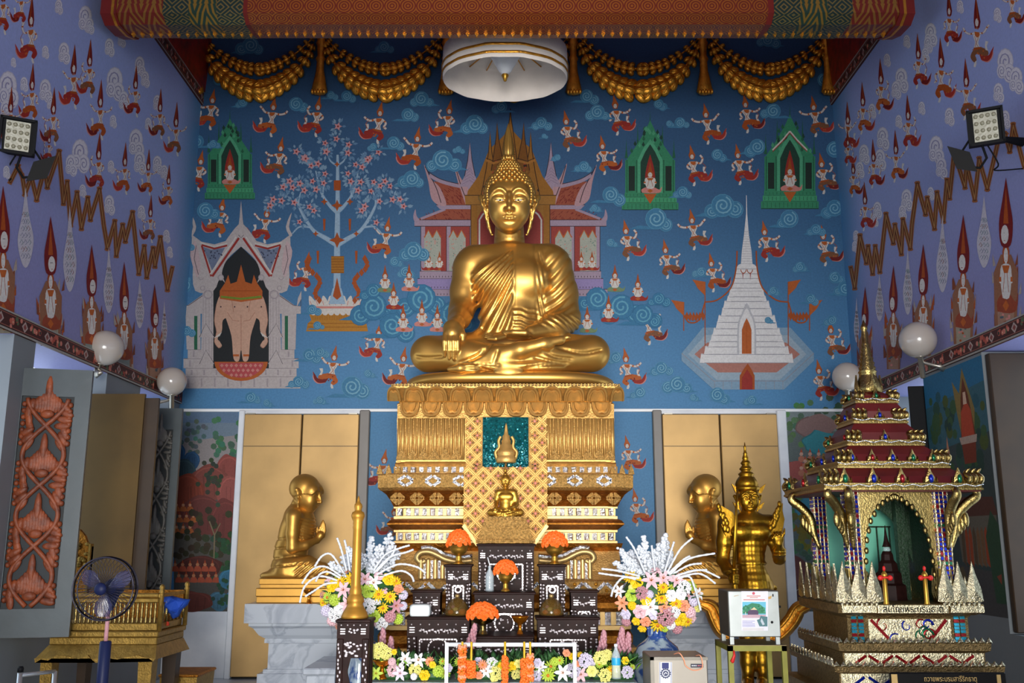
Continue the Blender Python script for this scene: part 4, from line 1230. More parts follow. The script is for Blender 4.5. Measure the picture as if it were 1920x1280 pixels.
def palace(p):
 cx=957;L1,L2,LN=H('B49FB4'),H('94809C'),H('3A2530')
 # plinth
 for v0,v1,d,c in((555,542,182,L1),(542,522,174,H('A493C8')),(522,508,170,L1)):
  rect(p,cx-d,v1,cx+d,v0,c);p.line([(cx-d,v1),(cx+d,v1)],1.3,LN);ticks(p,cx-d,cx+d,v0-5,v0-2,60,LN,1)
  # red hall walls
 rect(p,cx-166,424,cx+166,508,H('A8453E'));rect(p,cx-64,384,cx+64,424,H('A8453E'))
 for d in(166,118,74):sym(p,cx,[(d-6,508),(d-6,424),(d+2,424),(d+2,508)],L1);symline(p,cx,[(d+2,424),(d+2,508)],1.2,LN)
 for s in(-1,1):
  for k in range(5):
   a0,a1=84+k*15.5,84+(k+1)*15.5
   if 112<(a0+a1)/2<124:continue
   p.poly([(cx+s*a0,508),(cx+s*a0,446),(cx+s*(a0+a1)/2,432),(cx+s*a1,446),(cx+s*a1,508)],H('B9BDB0'))
   p.line([(cx+s*a0,445),(cx+s*(a0+a1)/2,431),(cx+s*a1,445)],2.4,C_OR)
   for i in range(10):p.disc((cx+s*rm.uniform(a0+2,a1-2),rm.uniform(448,480)),1.3,rm.choice((C_PK,H('7E9C90'))),5)
  for d in(96,133,153):sitter(p,(cx+s*d,507),36,-1,C_RD,flip=s)
  # tiled wings
 for s in(-1,1):
  X=lambda pts:[(cx+s*a,b)for a,b in pts]
  p.poly(X([(172,424),(178,412),(172,410),(120,392),(70,392),(70,424)]),H('A8563E'))
  for i in range(60):
   u,v=rm.uniform(74,160),rm.uniform(396,422);p.line(X([(u,v),(u+3,v-3)]),1,C_RD2)
  p.poly(X([(180,424),(180,412),(70,412),(70,424)]),L1);p.line(X([(180,412),(70,412)]),1.2,LN);p.line(X([(180,424),(70,424)]),1.2,LN)
  p.poly(X(spline([(170,412),(176,404),(178,392),(182,404),(180,414),(170,412)],3)),L1)
  p.line(X([(168,410),(122,392)]),4.5,L1)
  p.poly(X([(132,392),(140,384),(62,384),(62,392)]),L1);p.line(X([(140,384),(62,384)]),1.2,LN)
  p.poly(X([(134,384),(144,340),(60,346),(60,384)]),H('A8563E'))
  for i in range(90):
   u,v=rm.uniform(64,132),rm.uniform(352,382);p.line(X([(u,v),(u+3,v-3)]),1,C_RD2)
  p.poly(X(spline([(136,384),(148,372),(154,340),(162,308),(150,334),(132,352),(120,384),(136,384)],4)),H('C9A0A6'));p.line(X(spline([(130,380),(140,350),(160,312)],4)),1.4,LN)
  p.line(X(spline([(60,352),(90,350),(130,340),(152,328)],4)),6.5,L1);p.line(X(spline([(60,349),(90,346),(130,336),(154,322)],4)),1.2,LN)
  p.poly(X(spline([(84,384),(92,360),(100,335),(106,306),(94,332),(78,356),(74,384),(84,384)],4)),H('C9A0A6'));p.line(X(spline([(80,380),(92,350),(104,310)],4)),1.4,LN)
  p.poly(X([(58,350),(66,330),(72,300),(76,266),(80,300),(86,330),(96,350)]),L1);p.line(X([(66,330),(72,300),(76,266),(80,300),(86,330)]),1.3,LN)
  for i in range(5):p.line(X([(64+i*2,345-i*6),(76,338-i*6),(90-i*2,345-i*6)]),1,L2)
  # golden centre with five spires
 G1,G2,GL=H('A87028'),H('8A561C'),H('3A2210')
 p.poly([(cx-84,384),(cx-80,358),(cx-60,330),(cx-40,280),(cx-20,262),(cx,240),(cx+20,262),(cx+40,280),(cx+60,330),(cx+80,358),(cx+84,384)],G1)
 for s in(-1,1):
  X=lambda pts:[(cx+s*a,b)for a,b in pts]
  p.poly(X([(56,372),(46,320),(41,285),(38,246),(35,285),(28,320),(16,372)]),G1);p.line(X([(56,372),(46,320),(41,285),(38,246),(35,285),(28,320),(16,372)]),1.5,GL)
  p.poly(X([(36,320),(30,280),(27,260),(25,228),(22,260),(18,280),(10,320)]),G2);p.line(X([(36,320),(30,280),(27,260),(25,228),(22,260),(18,280),(10,320)]),1.5,GL)
  for i in range(30):
   v=rm.uniform(300,380);u=rm.uniform(.3,.85)*(v-250)*.6;p.poly(X([(u-2.4,v),(u,v-3.6),(u+2.4,v),(u,v+3)]),rm.choice((G2,H('B8502E'),GL)))
  p.line(X([(10,300),(32,306),(46,300)]),4,H('B87A34'));p.line(X([(10,296),(32,302),(46,296)]),1.2,GL)
  p.poly(X([(84,384),(86,366),(50,366),(50,384)]),H('B07A34'));p.line(X([(86,366),(50,366)]),1.4,GL);p.line(X([(84,384),(50,384)]),1.4,GL)
  p.poly(X([(74,508),(74,384),(62,384),(62,508)]),G1);p.line(X([(74,384),(74,508)]),1.3,GL)
  p.poly(X([(62,508),(62,410),(56,398),(46,390),(34,384),(62,384)]),H('B07A34'))
  p.line(X([(58,508),(58,412),(52,402),(42,394),(40,386)]),3,C_WH)
 p.poly([(cx-16,330),(cx-9,275),(cx-5,245),(cx-1.4,222),(cx,203),(cx+1.4,222),(cx+5,245),(cx+9,275),(cx+16,330)],G1);symline(p,cx,[(16,330),(9,275),(5,245),(1.4,222),(0,203)],1.5,GL)
 for i in range(12):p.line([(cx-9,290-5*i*.9),(cx,284-5*i*.9),(cx+9-i*.5,290-5*i*.9)],1,GL)if i<5 else None
def stupa(p):
 cx=1400;W_,WS,LN=H('F6F6F8'),H('CFD1D8'),H('9A9EAA')
 p.poly([(1278,662),(1318,614),(1482,614),(1526,662),(1526,676),(1470,730),(1338,730),(1278,676)],H('8DB0CC'))
 p.poly([(1290,664),(1322,628),(1478,628),(1512,664),(1462,712),(1344,712)],H('A9C0D2'))
 p.poly([(1302,664),(1326,642),(1474,642),(1500,664),(1456,698),(1346,698)],H('C08478'))
 for a,b in(((1278,662),(1338,714)),((1338,714),(1470,714)),((1470,714),(1526,662))):p.line([a,b],1.4,LN)
 for i in range(9):u=1340+i*16;p.line([(u,714),(u,729)],1,LN)
 for d,t in((71,1500),(0,0)):pass
 lev=[(88,680,664),(80,664,650),(72,650,640),(68,640,628),(64,628,616),(58,616,604),(55,604,592),(48,592,578),(44,578,565),(38,565,556),(34,556,545)]
 for d,v0,v1 in lev:
  p.poly([(cx-d,v0),(cx+d,v0),(cx+d-2.5,v1),(cx-d+2.5,v1)],W_);p.line([(cx-d+2,v1),(cx+d-2,v1)],2.2,WS);p.line([(cx-d,v0),(cx+d,v0)],1,LN)
  for s in(-1,1):p.poly([(cx+s*d,v0),(cx+s*(d-4),v1-3),(cx+s*(d-9),v0)],W_)
 p.poly(spline([(cx-32,545),(cx-22,520),(cx-15,496),(cx+15,496),(cx+22,520),(cx+32,545)],4),W_)
 for i in range(5):p.line([(cx-30+i*3,540-i*9),(cx+30-i*3,540-i*9)],1,LN)
 for s in(-1,1):
  p.line([(cx+s*6+5*math.cos(a),505+7*math.sin(a))for a in[PI*k/8 for k in range(9)]],1.5,C_OR2);p.line([(cx+s*7,512),(cx+s*7,524)],2,C_RD,True)
 p.poly([(cx-11,496),(cx-9,470),(cx-5,440),(cx-1,400),(cx-1,366),(cx+0,366),(cx+1,400),(cx+4,440),(cx+9,470),(cx+11,496)],W_)
 for i in range(14):v=494-i*4.6;d=11-i*.5;p.line([(cx-d,v),(cx+d,v)],1,WS)
 p.poly(spline([(cx-18,664),(cx-17,610),(cx-8,584),(cx,568),(cx+8,584),(cx+17,610),(cx+18,664)],4),WS)
 p.poly(spline([(cx-14,664),(cx-14,612),(cx-7,590),(cx,578),(cx+7,590),(cx+14,612),(cx+14,664)],4),W_)
 p.poly([(cx-9,663),(cx-9,618),(cx-5,606),(cx,596),(cx+5,606),(cx+9,618),(cx+9,663)],C_OR);p.line([(cx,606),(cx,663)],1,C_OR2)
 p.poly([(cx-13,730),(cx-13,704),(cx-6,692),(cx+2,681),(cx+9,692),(cx+15,704),(cx+15,730)],C_OR2);p.poly([(cx-9,730),(cx-9,708),(cx+1,692),(cx+11,708),(cx+11,730)],C_RD)
 for s in(-1,1):
  for d,v in((78,528),(118,566)):
   p.line([(cx+s*d,648 if d<100 else 620),(cx+s*d,v)],1.8,C_OR2)
   p.poly([(cx+s*d,v),(cx+s*(d+14+10),v-4),(cx+s*(d+18),v+4),(cx+s*(d+14),v+12),(cx+s*(d+6),v+20),(cx+s*d,v+26)],C_OR)
  p.line([(cx+s*a,b)for a,b in spline([(18,470),(20,505),(30,540),(55,562),(78,566)],5)],2.6,C_OR2)
  p.line([(cx+s*a,b)for a,b in spline([(78,566),(90,600),(108,604),(118,590)],5)],2.6,C_OR2)
  for k in range(6):t=k/5;u=cx+s*(82+30*t);p.poly([(u-4,590+10*math.sin(t*3)),(u,584),(u+4,592),(u,602)],C_OR2)
def landscape(p,u0,u1,v0,v1,dark=1.0,mirror=False,seed=3):
 """lower painted panel: misty sky, lobed rocks, trees, rows of orange-robed figures"""
 r=random.Random(seed);w,h=u1-u0,v1-v0
 X=lambda t:u0+w*((1-t)if mirror else t);Yv=lambda t:v0+h*t
 rect(p,u0,v0,u1,v1,H('5A5650'))
 p.poly([(u0,v0),(u1,v0),(u1,Yv(.2)),(u0,Yv(.26))],H('7F93A6'));p.poly([(u0,v0),(u1,v0),(u1,Yv(.06)),(u0,Yv(.06))],H('6D88A8'))
 p.poly([(X(0),Yv(.16)),(X(1),Yv(.12)),(X(1),Yv(.3)),(X(0),Yv(.3))],H('A39C9C'))
 def lob(cx,cy,rx,ry,c,lines=5):
  c=H(c);n=14
  pts=[(X(cx+rx*math.cos(2*PI*k/n)*(1+r.uniform(-.1,.1))),Yv(cy+ry*math.sin(2*PI*k/n)*(1+r.uniform(-.1,.1))))for k in range(n)]
  p.poly(spline(pts+[pts[0]],3),c)
  for i in range(lines):
   a=cx+rx*r.uniform(-.7,.7);p.line([(X(a),Yv(cy-ry*.4)),(X(a+r.uniform(-.1,.1)*rx),Yv(cy+ry*.75))],w*.012,tuple(x*.72 for x in c))
  p.line([(X(cx+rx*.85*math.cos(t)),Yv(cy+ry*.85*math.sin(t)))for t in[PI+PI*k/8 for k in range(9)]],w*.02,tuple(min(1,x*1.35)for x in c))
 def tuft(cx,cy,rr,c):
  for i in range(26):
   a,b=cx+r.gauss(0,rr*.5),cy+r.gauss(0,rr*.25)
   p.disc((X(a),Yv(b)),w*rr*.2,tuple(x*r.uniform(.7,1.25)for x in H(c)),7)
 tuft(.75,.18,.25,'4C7C5E');tuft(.3,.12,.2,'5F7F74')
 lob(.05,.22,.13,.06,'2F5F8C');lob(.28,.25,.12,.05,'2C5780');lob(.15,.3,.2,.06,'35505A')
 lob(.85,.3,.2,.08,'9C5048');lob(.55,.36,.3,.09,'8C4A40');lob(.88,.42,.2,.1,'A45850');lob(.2,.42,.28,.11,'8C3E2A');lob(.45,.52,.35,.1,'743A34');lob(.8,.56,.25,.12,'7C3C36')
 tuft(.6,.34,.2,'3C4A34');
 def crowd(a,b,n,m,c1='C8643A',c2='E0A07A',sz=.05):
  for j in range(m):
   for i in range(n):
    u,v=X(a+i*sz*2.1+(sz if j%2 else 0)),Yv(b+j*.055);s_=w*sz
    p.poly(spline([(u-s_,v),(u-s_*.8,v-s_*1.2),(u,v-s_*1.6),(u+s_*.8,v-s_*1.2),(u+s_,v),(u-s_,v)],3),H(c1));p.disc((u,v-s_*1.9),s_*.5,H(c2),7)
    p.poly([(u-s_*.3,v-s_*2.3),(u,v-s_*3.4),(u+s_*.3,v-s_*2.3)],H('B04A24'))
 crowd(.04,.50,3,3,'C06A34')
 tuft(.55,.62,.3,'3E3E24');tuft(.2,.64,.25,'3A3420');tuft(.85,.72,.25,'2E5A38');tuft(.9,.66,.2,'2C5032')
 p.line([(X(.62),Yv(.74)),(X(.63),Yv(.62)),(X(.55),Yv(.55))],w*.02,H('8A7A5C'));p.line([(X(.63),Yv(.62)),(X(.72),Yv(.56))],w*.014,H('8A7A5C'))
 lob(.4,.78,.35,.06,'5C2A22');crowd(.02,.80,6,2,'C0583A','D08A60',.055)
 lob(.85,.84,.15,.05,'3F7FA0');lob(.95,.93,.14,.04,'3F88B8');lob(.7,.95,.16,.05,'4A7890');lob(.3,.95,.3,.05,'6E3228')
 tuft(.8,.9,.18,'2E5A3C')
def temple_landscape(p,u0,u1,v0,v1,mirror=False):
 w,h=u1-u0,v1-v0;r=random.Random(5)
 X=lambda t:u0+w*t;Yv=lambda t:v0+h*t
 rect(p,u0,v0,u1,v1,H('6E7A78'))
 def blob(cx,cy,rx,ry,c,n=13):
  pts=[(X(cx+rx*math.cos(2*PI*k/n)*(1+r.uniform(-.16,.16))),Yv(cy+ry*math.sin(2*PI*k/n)*(1+r.uniform(-.16,.16))))for k in range(n)]
  p.poly(spline(pts+[pts[0]],3),H(c))
  p.line(spline(pts[4:10],3),w*.02,tuple(x*.7 for x in H(c)))
 def tuft(cx,cy,rr,c,n=30):
  for i in range(n):p.disc((X(cx+r.gauss(0,rr*.5)),Yv(cy+r.gauss(0,rr*.22))),w*rr*.2,tuple(x*r.uniform(.7,1.25)for x in H(c)),7)
 rect(p,u0,v0,u1,Yv(.1),H('8E9C9E'))
 tuft(.15,.08,.25,'5E8A5A');tuft(.8,.1,.3,'47654E');blob(.45,.08,.3,.06,'9C7C78');blob(.55,.16,.3,.06,'3F9AA6');tuft(.9,.2,.25,'34584A')
 blob(.15,.34,.3,.09,'B86058');blob(.3,.42,.3,.07,'A85850')
 for j in range(5):
  for i in range(5):
   u,v=X(.22+i*.13+(.06 if j%2 else 0)),Yv(.24+j*.035);s_=w*.05
   p.disc((u,v),s_,H('D08468'),7);p.disc((u,v-s_*1.5),s_*.6,H('E6B49C'),7);p.poly([(u-s_*.4,v-s_*2),(u,v-s_*3.2),(u+s_*.4,v-s_*2)],H('C85838'))
 tuft(.1,.47,.22,'5E8A4A');blob(.35,.5,.2,.08,'4A9CB4');tuft(.25,.6,.3,'8A8430');tuft(.15,.7,.25,'5A8460');blob(.7,.56,.35,.07,'5F7080')
 p.poly([(X(.38),Yv(.6)),(X(.66),Yv(.68)),(X(.66),Yv(.72)),(X(.36),Yv(.7))],H('D49A90'));p.poly([(X(.5),Yv(.64)),(X(.9),Yv(.74)),(X(.9),Yv(.78)),(X(.44),Yv(.75))],H('D08078'))
 p.poly([(X(.34),Yv(.9)),(X(.34),Yv(.82)),(X(.42),Yv(.77)),(X(.95),Yv(.76)),(X(.95),Yv(.95)),(X(.5),Yv(.95))],H('A9AFA8'))
 rect(p,X(.55),Yv(.78),X(.7),Yv(.86),H('B44432'));p.poly([(X(.34),Yv(.84)),(X(.9),Yv(.9)),(X(.9),Yv(.94)),(X(.34),Yv(.87))],H('C85038'))
 blob(.15,.82,.2,.09,'7E4A48');blob(.2,.93,.25,.06,'5E3A38')
 for i in range(14):a=r.uniform(.05,.5);b=r.uniform(.9,.99);p.line([(X(a),Yv(b)),(X(a+.08),Yv(b-.02)),(X(a+.14),Yv(b+.01))],w*.012,H('C9BCA8'))
 # ============ back wall assembly
bg_=MB()
X0,X1=XL-WT,XR+WT
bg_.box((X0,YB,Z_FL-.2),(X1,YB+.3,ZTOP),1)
dado=zv(1146,YB)
xa,xb=P(447,900,YB)[0],P(1475,900,YB)[0]
# pale dado stone under the lower panels, one face of the wall
for(a,b)in((XL,xa-.0),(xb,XR)):bg_.add([(a,YB-.0004,0),(b,YB-.0004,0),(b,YB-.0004,dado),(a,YB-.0004,dado)],[(0,1,2,3)],2)
p=bw
lp=xu(330,770,YB)
# lower landscapes in plain wall coordinates mapped back to frame units for convenience
landscape(p,326,447,770,1146,seed=3)
temple_landscape(p,1475,1600,770,1146)
palace(p);tree(p);elephant_pavilion(p)
green_pavilion(p,431,205,373,94,0);green_pavilion(p,1219,207,393,106,0);green_pavilion(p,1481,195,391,108,1);stupa(p)
for i,(u,v,r_)in enumerate(((470,85,20),(720,88,14),(410,150,13),(455,192,12),(555,195,17),(620,178,10),(650,180,13),(790,185,18),(765,215,16),(890,232,22),(940,200,14),(1015,230,14),(1100,180,16),(1120,210,18),(1045,295,8),(1020,255,6),(1235,195,12),(1275,230,13),(1450,208,18),(1545,150,16),(1440,75,16),(1565,280,20),(1420,275,19),(1345,290,14),(1255,232,8),(1145,365,20),(1095,312,13),(1115,390,9),(1230,410,26),(1280,360,14),(1355,385,28),(1480,410,22),(1565,390,20),(1530,430,13),(1315,510,12),(1145,455,10),(830,300,25),(772,335,20),(738,268,16),(860,280,8),(775,470,22),(760,510,14),(740,490,12),(370,265,16),(400,270,10),(385,395,20),(350,460,12),(345,535,18),(345,520,10),(350,620,12),(580,665,16),(600,660,12),(560,715,14),(470,745,14),(500,755,9),(660,725,26),(600,750,10),(690,700,10),(1155,670,14),(1240,690,16),(1270,720,20),(1200,735,14),(1345,740,18),(1410,750,12),(1300,745,9),(1500,500,12),(1585,540,18),(1520,560,12),(1450,545,10),(1120,665,12),(1565,520,14),(700,275,9),(1440,600,8),(1560,600,12),(585,580,12),(595,610,10))):
 cloud(p,(u,v),r_*.78,rnd=rm,sy=-1)
 # broad cloud bank under the seated rows
for u,v,r_ in((700,575,26),(735,610,24),(790,560,28),(850,590,26),(700,545,14),(1165,575,24),(1205,590,20),(1120,560,22),(1235,560,12),(890,560,24)):
 cloud(p,(u,v),r_,(H('3F86B4'),H('6CB4D2'),H('357AA8')),rnd=rm,sy=-1)
for i,(u,v)in enumerate(((722,548),(767,546),(738,580),(756,622),(791,612),(820,622),(1153,547),(1196,564),(1141,604),(1101,624))):
 sitter(p,(u,v),50,-1,rm.choice((C_PK,C_RD,H('7E9A74'))))
for i,(u,v,f,ps,hh)in enumerate(((394,215,1,0,50),(508,228,1,1,50),(592,228,1,2,50),(522,305,1,0,50),(372,330,1,2,50),(412,416,1,0,50),(496,428,1,1,48),(708,240,1,0,52),(778,288,1,1,52),(838,235,1,2,50),(722,455,1,1,50),(572,518,1,2,48),(622,698,1,1,52),(706,650,1,0,48),(752,700,1,1,52),(1066,255,-1,2,50),(1158,225,-1,0,50),(1134,300,-1,0,48),(1328,242,-1,1,50),(1402,222,-1,0,48),(1530,228,-1,1,50),(1302,320,-1,2,50),(1388,318,-1,0,50),(1545,335,-1,2,50),(1178,460,-1,2,50),(1302,440,-1,1,50),(1252,495,-1,0,48),(1438,462,-1,0,50),(1548,470,-1,2,50),(1338,520,-1,2,48),(1218,618,-1,1,50),(1178,700,-1,0,50),(1562,645,-1,2,48),(1540,722,-1,2,50),(716,890,1,0,50),(1180,860,-1,0,46),(1195,960,-1,2,46),(735,985,1,1,44))):
 deity(p,(u,v),hh,f,rm,ps,sy=-1,tilt=-.12*1)
p.mb.c=[tuple(x*.6 for x in c)for c in p.mb.c]
o_=len(bg_.v)
bg_.v+=p.mb.v;bg_.f+=[tuple(i+o_ for i in f)for f in p.mb.f];bg_.mi+=[0]*len(p.mb.f);bg_.sm+=p.mb.sm;bg_.c+=p.mb.c
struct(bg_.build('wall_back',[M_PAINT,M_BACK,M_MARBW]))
# thin pale ledge along the change from mural to doors
struct(MB().box((XL,YB-.035,Z768-.022),(XR,YB,Z768+.006),bev=.004).build('trim_1',M_WHITEP))
# ============ side walls
def zig(l,v0=0):return[(x/2.977,y/2.977+v0)for x,y in l]
ZL=zig([(60,1010),(100,930),(125,985),(140,1080),(175,985),(205,1110),(250,935),(265,1040),(330,850),(355,1130),(375,1020),(395,1250),(430,1080),(455,1270),(490,1110),(505,1220),(555,1060),(580,1260)])+zig([(600,190),(640,50),(650,230),(685,70),(700,150),(740,0),(775,330),(805,190),(820,350),(855,200),(865,290),(895,140),(935,420),(960,310)],400)
ZR=[(u+1280,v)for u,v in zig([(1905,925),(1845,700),(1825,840),(1800,750),(1760,790),(1700,1050),(1655,890),(1630,1110),(1585,920),(1575,1040),(1515,850),(1490,1100),(1475,1010),(1455,1230),(1420,1080),(1405,1270),(1365,1110),(1355,1190),(1310,1030),(1280,1250)])+zig([(1270,190),(1230,40),(1220,220),(1185,70),(1175,160),(1135,10),(1100,320),(1075,190),(1060,330),(1035,190),(1025,270),(990,130),(960,410),(940,310)],400)]
def leaf_fan(p,u,v0,v1,w):
 h=v1-v0
 p.poly(spline([(u,v0),(u-w*.22,v0+h*.35),(u-w*.5,v0+h*.65),(u-w*.3,v0+h*.9),(u,v1),(u+w*.3,v0+h*.9),(u+w*.5,v0+h*.65),(u+w*.22,v0+h*.35),(u,v0)],4),H('CFCBD6'))
 for j in range(7):
  t=.35+j*.085;ww=w*.42*min(1,(t-.1)*1.6)*(1 if t<.75 else.7)
  for k in(-1,0,1):
   uu,vv=u+k*ww*.62,v0+h*t
   p.line([(uu-w*.1,vv),(uu,vv-h*.04),(uu+w*.1,vv),(uu,vv+h*.025)],1.1,rm.choice((H('6A8A90'),H('8A5A4A'),H('7A7F98'))))
def side_paint(left):
 X=XL if left else XR;sg=1 if left else-1
 p=Paint(lambda u,v,e:PX(u,v,X+sg*e))
 Z=ZL if left else ZR
 vcl=((15,160,22),(12,205,15),(85,165,14),(95,190,9),(120,95,13),(85,95,8),(160,30,16),(168,45,10),(110,10,9),(205,85,11),(215,150,20),(232,185,12),(150,285,20),(133,305,13),(255,262,17),(262,300,14),(228,72,9),(262,120,12),(272,145,10),(295,190,10),(278,230,8),(295,305,11),(308,320,9),(212,225,8),(208,310,8),(45,155,9),(205,380,12),(265,395,9),(155,355,8),(12,320,8),(25,115,6),(312,440,8),(318,470,7))if left else((1745,60,14),(1740,80,10),(1885,115,20),(1905,145,16),(1872,170,12),(1690,145,15),(1680,165,11),(1663,110,8),(1700,75,8),(1885,220,11),(1755,275,17),(1765,310,13),(1655,255,14),(1650,295,13),(1620,285,12),(1612,315,10),(1700,370,13),(1692,395,9),(1780,215,11),(1728,200,8),(1735,100,9),(1685,225,8),(1635,205,9),(1590,230,8),(1645,390,10),(1640,410,8),(1605,440,7),(1800,10,8),(1870,25,9),(1745,360,8),(1603,460,7),(1608,350,6))
 for u,v,r_ in vcl:
  for du,dv,k in((0,0,1),(r_*.35,r_*1.1,.75),(-r_*.35,r_*.9,.6)):
   c=(u+du,v+dv);rr=r_*k*1.25
   p.disc(c,rr*.62,H('CAC8D8'),12,rr);p.disc(c,rr*.56,H('E6E4EC'),12,rr*.92)
   pts=[(c[0]+.62*rr*(.8-.7*t)*math.cos(11*t+1),c[1]+rr*(.8-.7*t)*math.sin(11*t+1))for t in[i/18 for i in range(19)]]
   p.line(pts,rr*.1,H('A3A2C2'))
 figs=((6,30,100),(40,20,80),(58,80,110),(60,195,95),(138,168,105),(168,150,95),(100,240,95),(188,228,98),(254,190,85),(300,232,82),(330,262,88),(185,325,95),(234,335,85),(278,340,75),(316,365,70),(282,428,78),(20,235,90),(92,285,60))if left else((1780,55,90),(1832,85,115),(1722,135,90),(1765,155,105),(1812,190,100),(1652,182,90),(1618,222,85),(1590,255,80),(1703,250,90),(1638,325,80),(1680,312,85),(1600,345,70),(1622,405,80),(1898,20,90),(1590,290,60))
 for i,(u,v,hh)in enumerate(figs):
  s=hh*.40
  deity(p,(u,v),s,1 if left else-1,rm,i%3,sy=-hh*.62/s,tilt=.0)
  T=xf((u,v),s/100*(1 if left else-1),-hh*.62/100)
  p.poly(T([(-10,46),(-14,62),(-6,90),(6,132),(12,90),(14,62),(10,46)]),C_RD2);p.disc(T([(1,60)])[0],s*.07,C_WH,8,hh*.07);p.line(T([(-3,66),(5,126)]),1.2,C_OR2)
 for w,cl in((8.5,'A86A3C'),(5.0,'6A3A1E'),(1.8,'B88850')):
  for i in range(len(Z)-1):
   (a0,b0),(a1,b1)=Z[i],Z[i+1];l=math.hypot(a1-a0,b1-b0);e=w*.75/l
   p.line([(a0-(a1-a0)*e,b0-(b1-b0)*e),(a1+(a1-a0)*e,b1+(b1-b0)*e)],w,H(cl))
 big=((6,348,625,46),(95,405,648,44),(172,458,672,36),(233,490,700,32),(290,532,712,28))if left else((1886,332,622,48),(1806,402,645,42),(1731,457,668,34),(1675,497,692,29),(1622,537,706,24))
 fans=((48,350,502,30),(131,385,547,25),(204,462,587,20),(262,522,615,17),(308,562,645,11))if left else((1845,366,502,27),(1767,402,548,23),(1702,466,590,18),(1649,512,602,16),(1606,556,642,10))
 for u,v0,v1,w in fans:leaf_fan(p,u,v0,v1,w)
 for u,v0,v1,w in big:
  hh=v1-v0;s=w*1.25
  for k in range(18):
   a=rm.choice((-1,1));vv=v0+hh*rm.uniform(.5,.95);uu=u+a*w*rm.uniform(.3,.55)
   p.poly([(uu-2.5,vv+10),(uu+a*3,vv-14),(uu+3,vv+8)],rm.choice((C_OR2,H('8C4A2E'),H('B8AAA0'))))
  p.poly([(u-w*.42,v1),(u-w*.48,v0+hh*.62),(u-w*.2,v0+hh*.5),(u+w*.2,v0+hh*.5),(u+w*.48,v0+hh*.62),(u+w*.42,v1)],H('9C6A4E'))
  p.poly([(u-w*.3,v1),(u-w*.34,v0+hh*.8),(u,v0+hh*.74),(u+w*.34,v0+hh*.8),(u+w*.3,v1)],rm.choice((H('A9A08C'),H('8E9A94'),H('B08A74'))))
  for k in range(10):p.disc((u+rm.uniform(-.26,.26)*w,v0+hh*rm.uniform(.8,.98)),2.4,rm.choice((C_OR2,H('5A6A74'),C_PK)),6)
  sitter(p,(u,v0+hh*.88),s,-(hh*.62)/s,H('A04A30'))
  p.poly(spline([(u,v0),(u-w*.15,v0+hh*.16),(u-w*.27,v0+hh*.3),(u-w*.18,v0+hh*.44),(u+w*.18,v0+hh*.44),(u+w*.27,v0+hh*.3),(u+w*.15,v0+hh*.16),(u,v0)],4),C_RD2)
  p.poly([(u-w*.1,v0+hh*.3),(u,v0+hh*.06),(u+w*.1,v0+hh*.3)],C_OR2);p.disc((u+(2 if left else-2),v0+hh*.37),w*.15,C_WH,12,hh*.062)
  d=1 if left else-1
  p.line([(u+d*1-2,v0+hh*.36),(u+d*1+3*d,v0+hh*.36)],1,C_LIN);p.line([(u+d*4,v0+hh*.41),(u+d*1,v0+hh*.41)],1.1,C_RD)
 return p
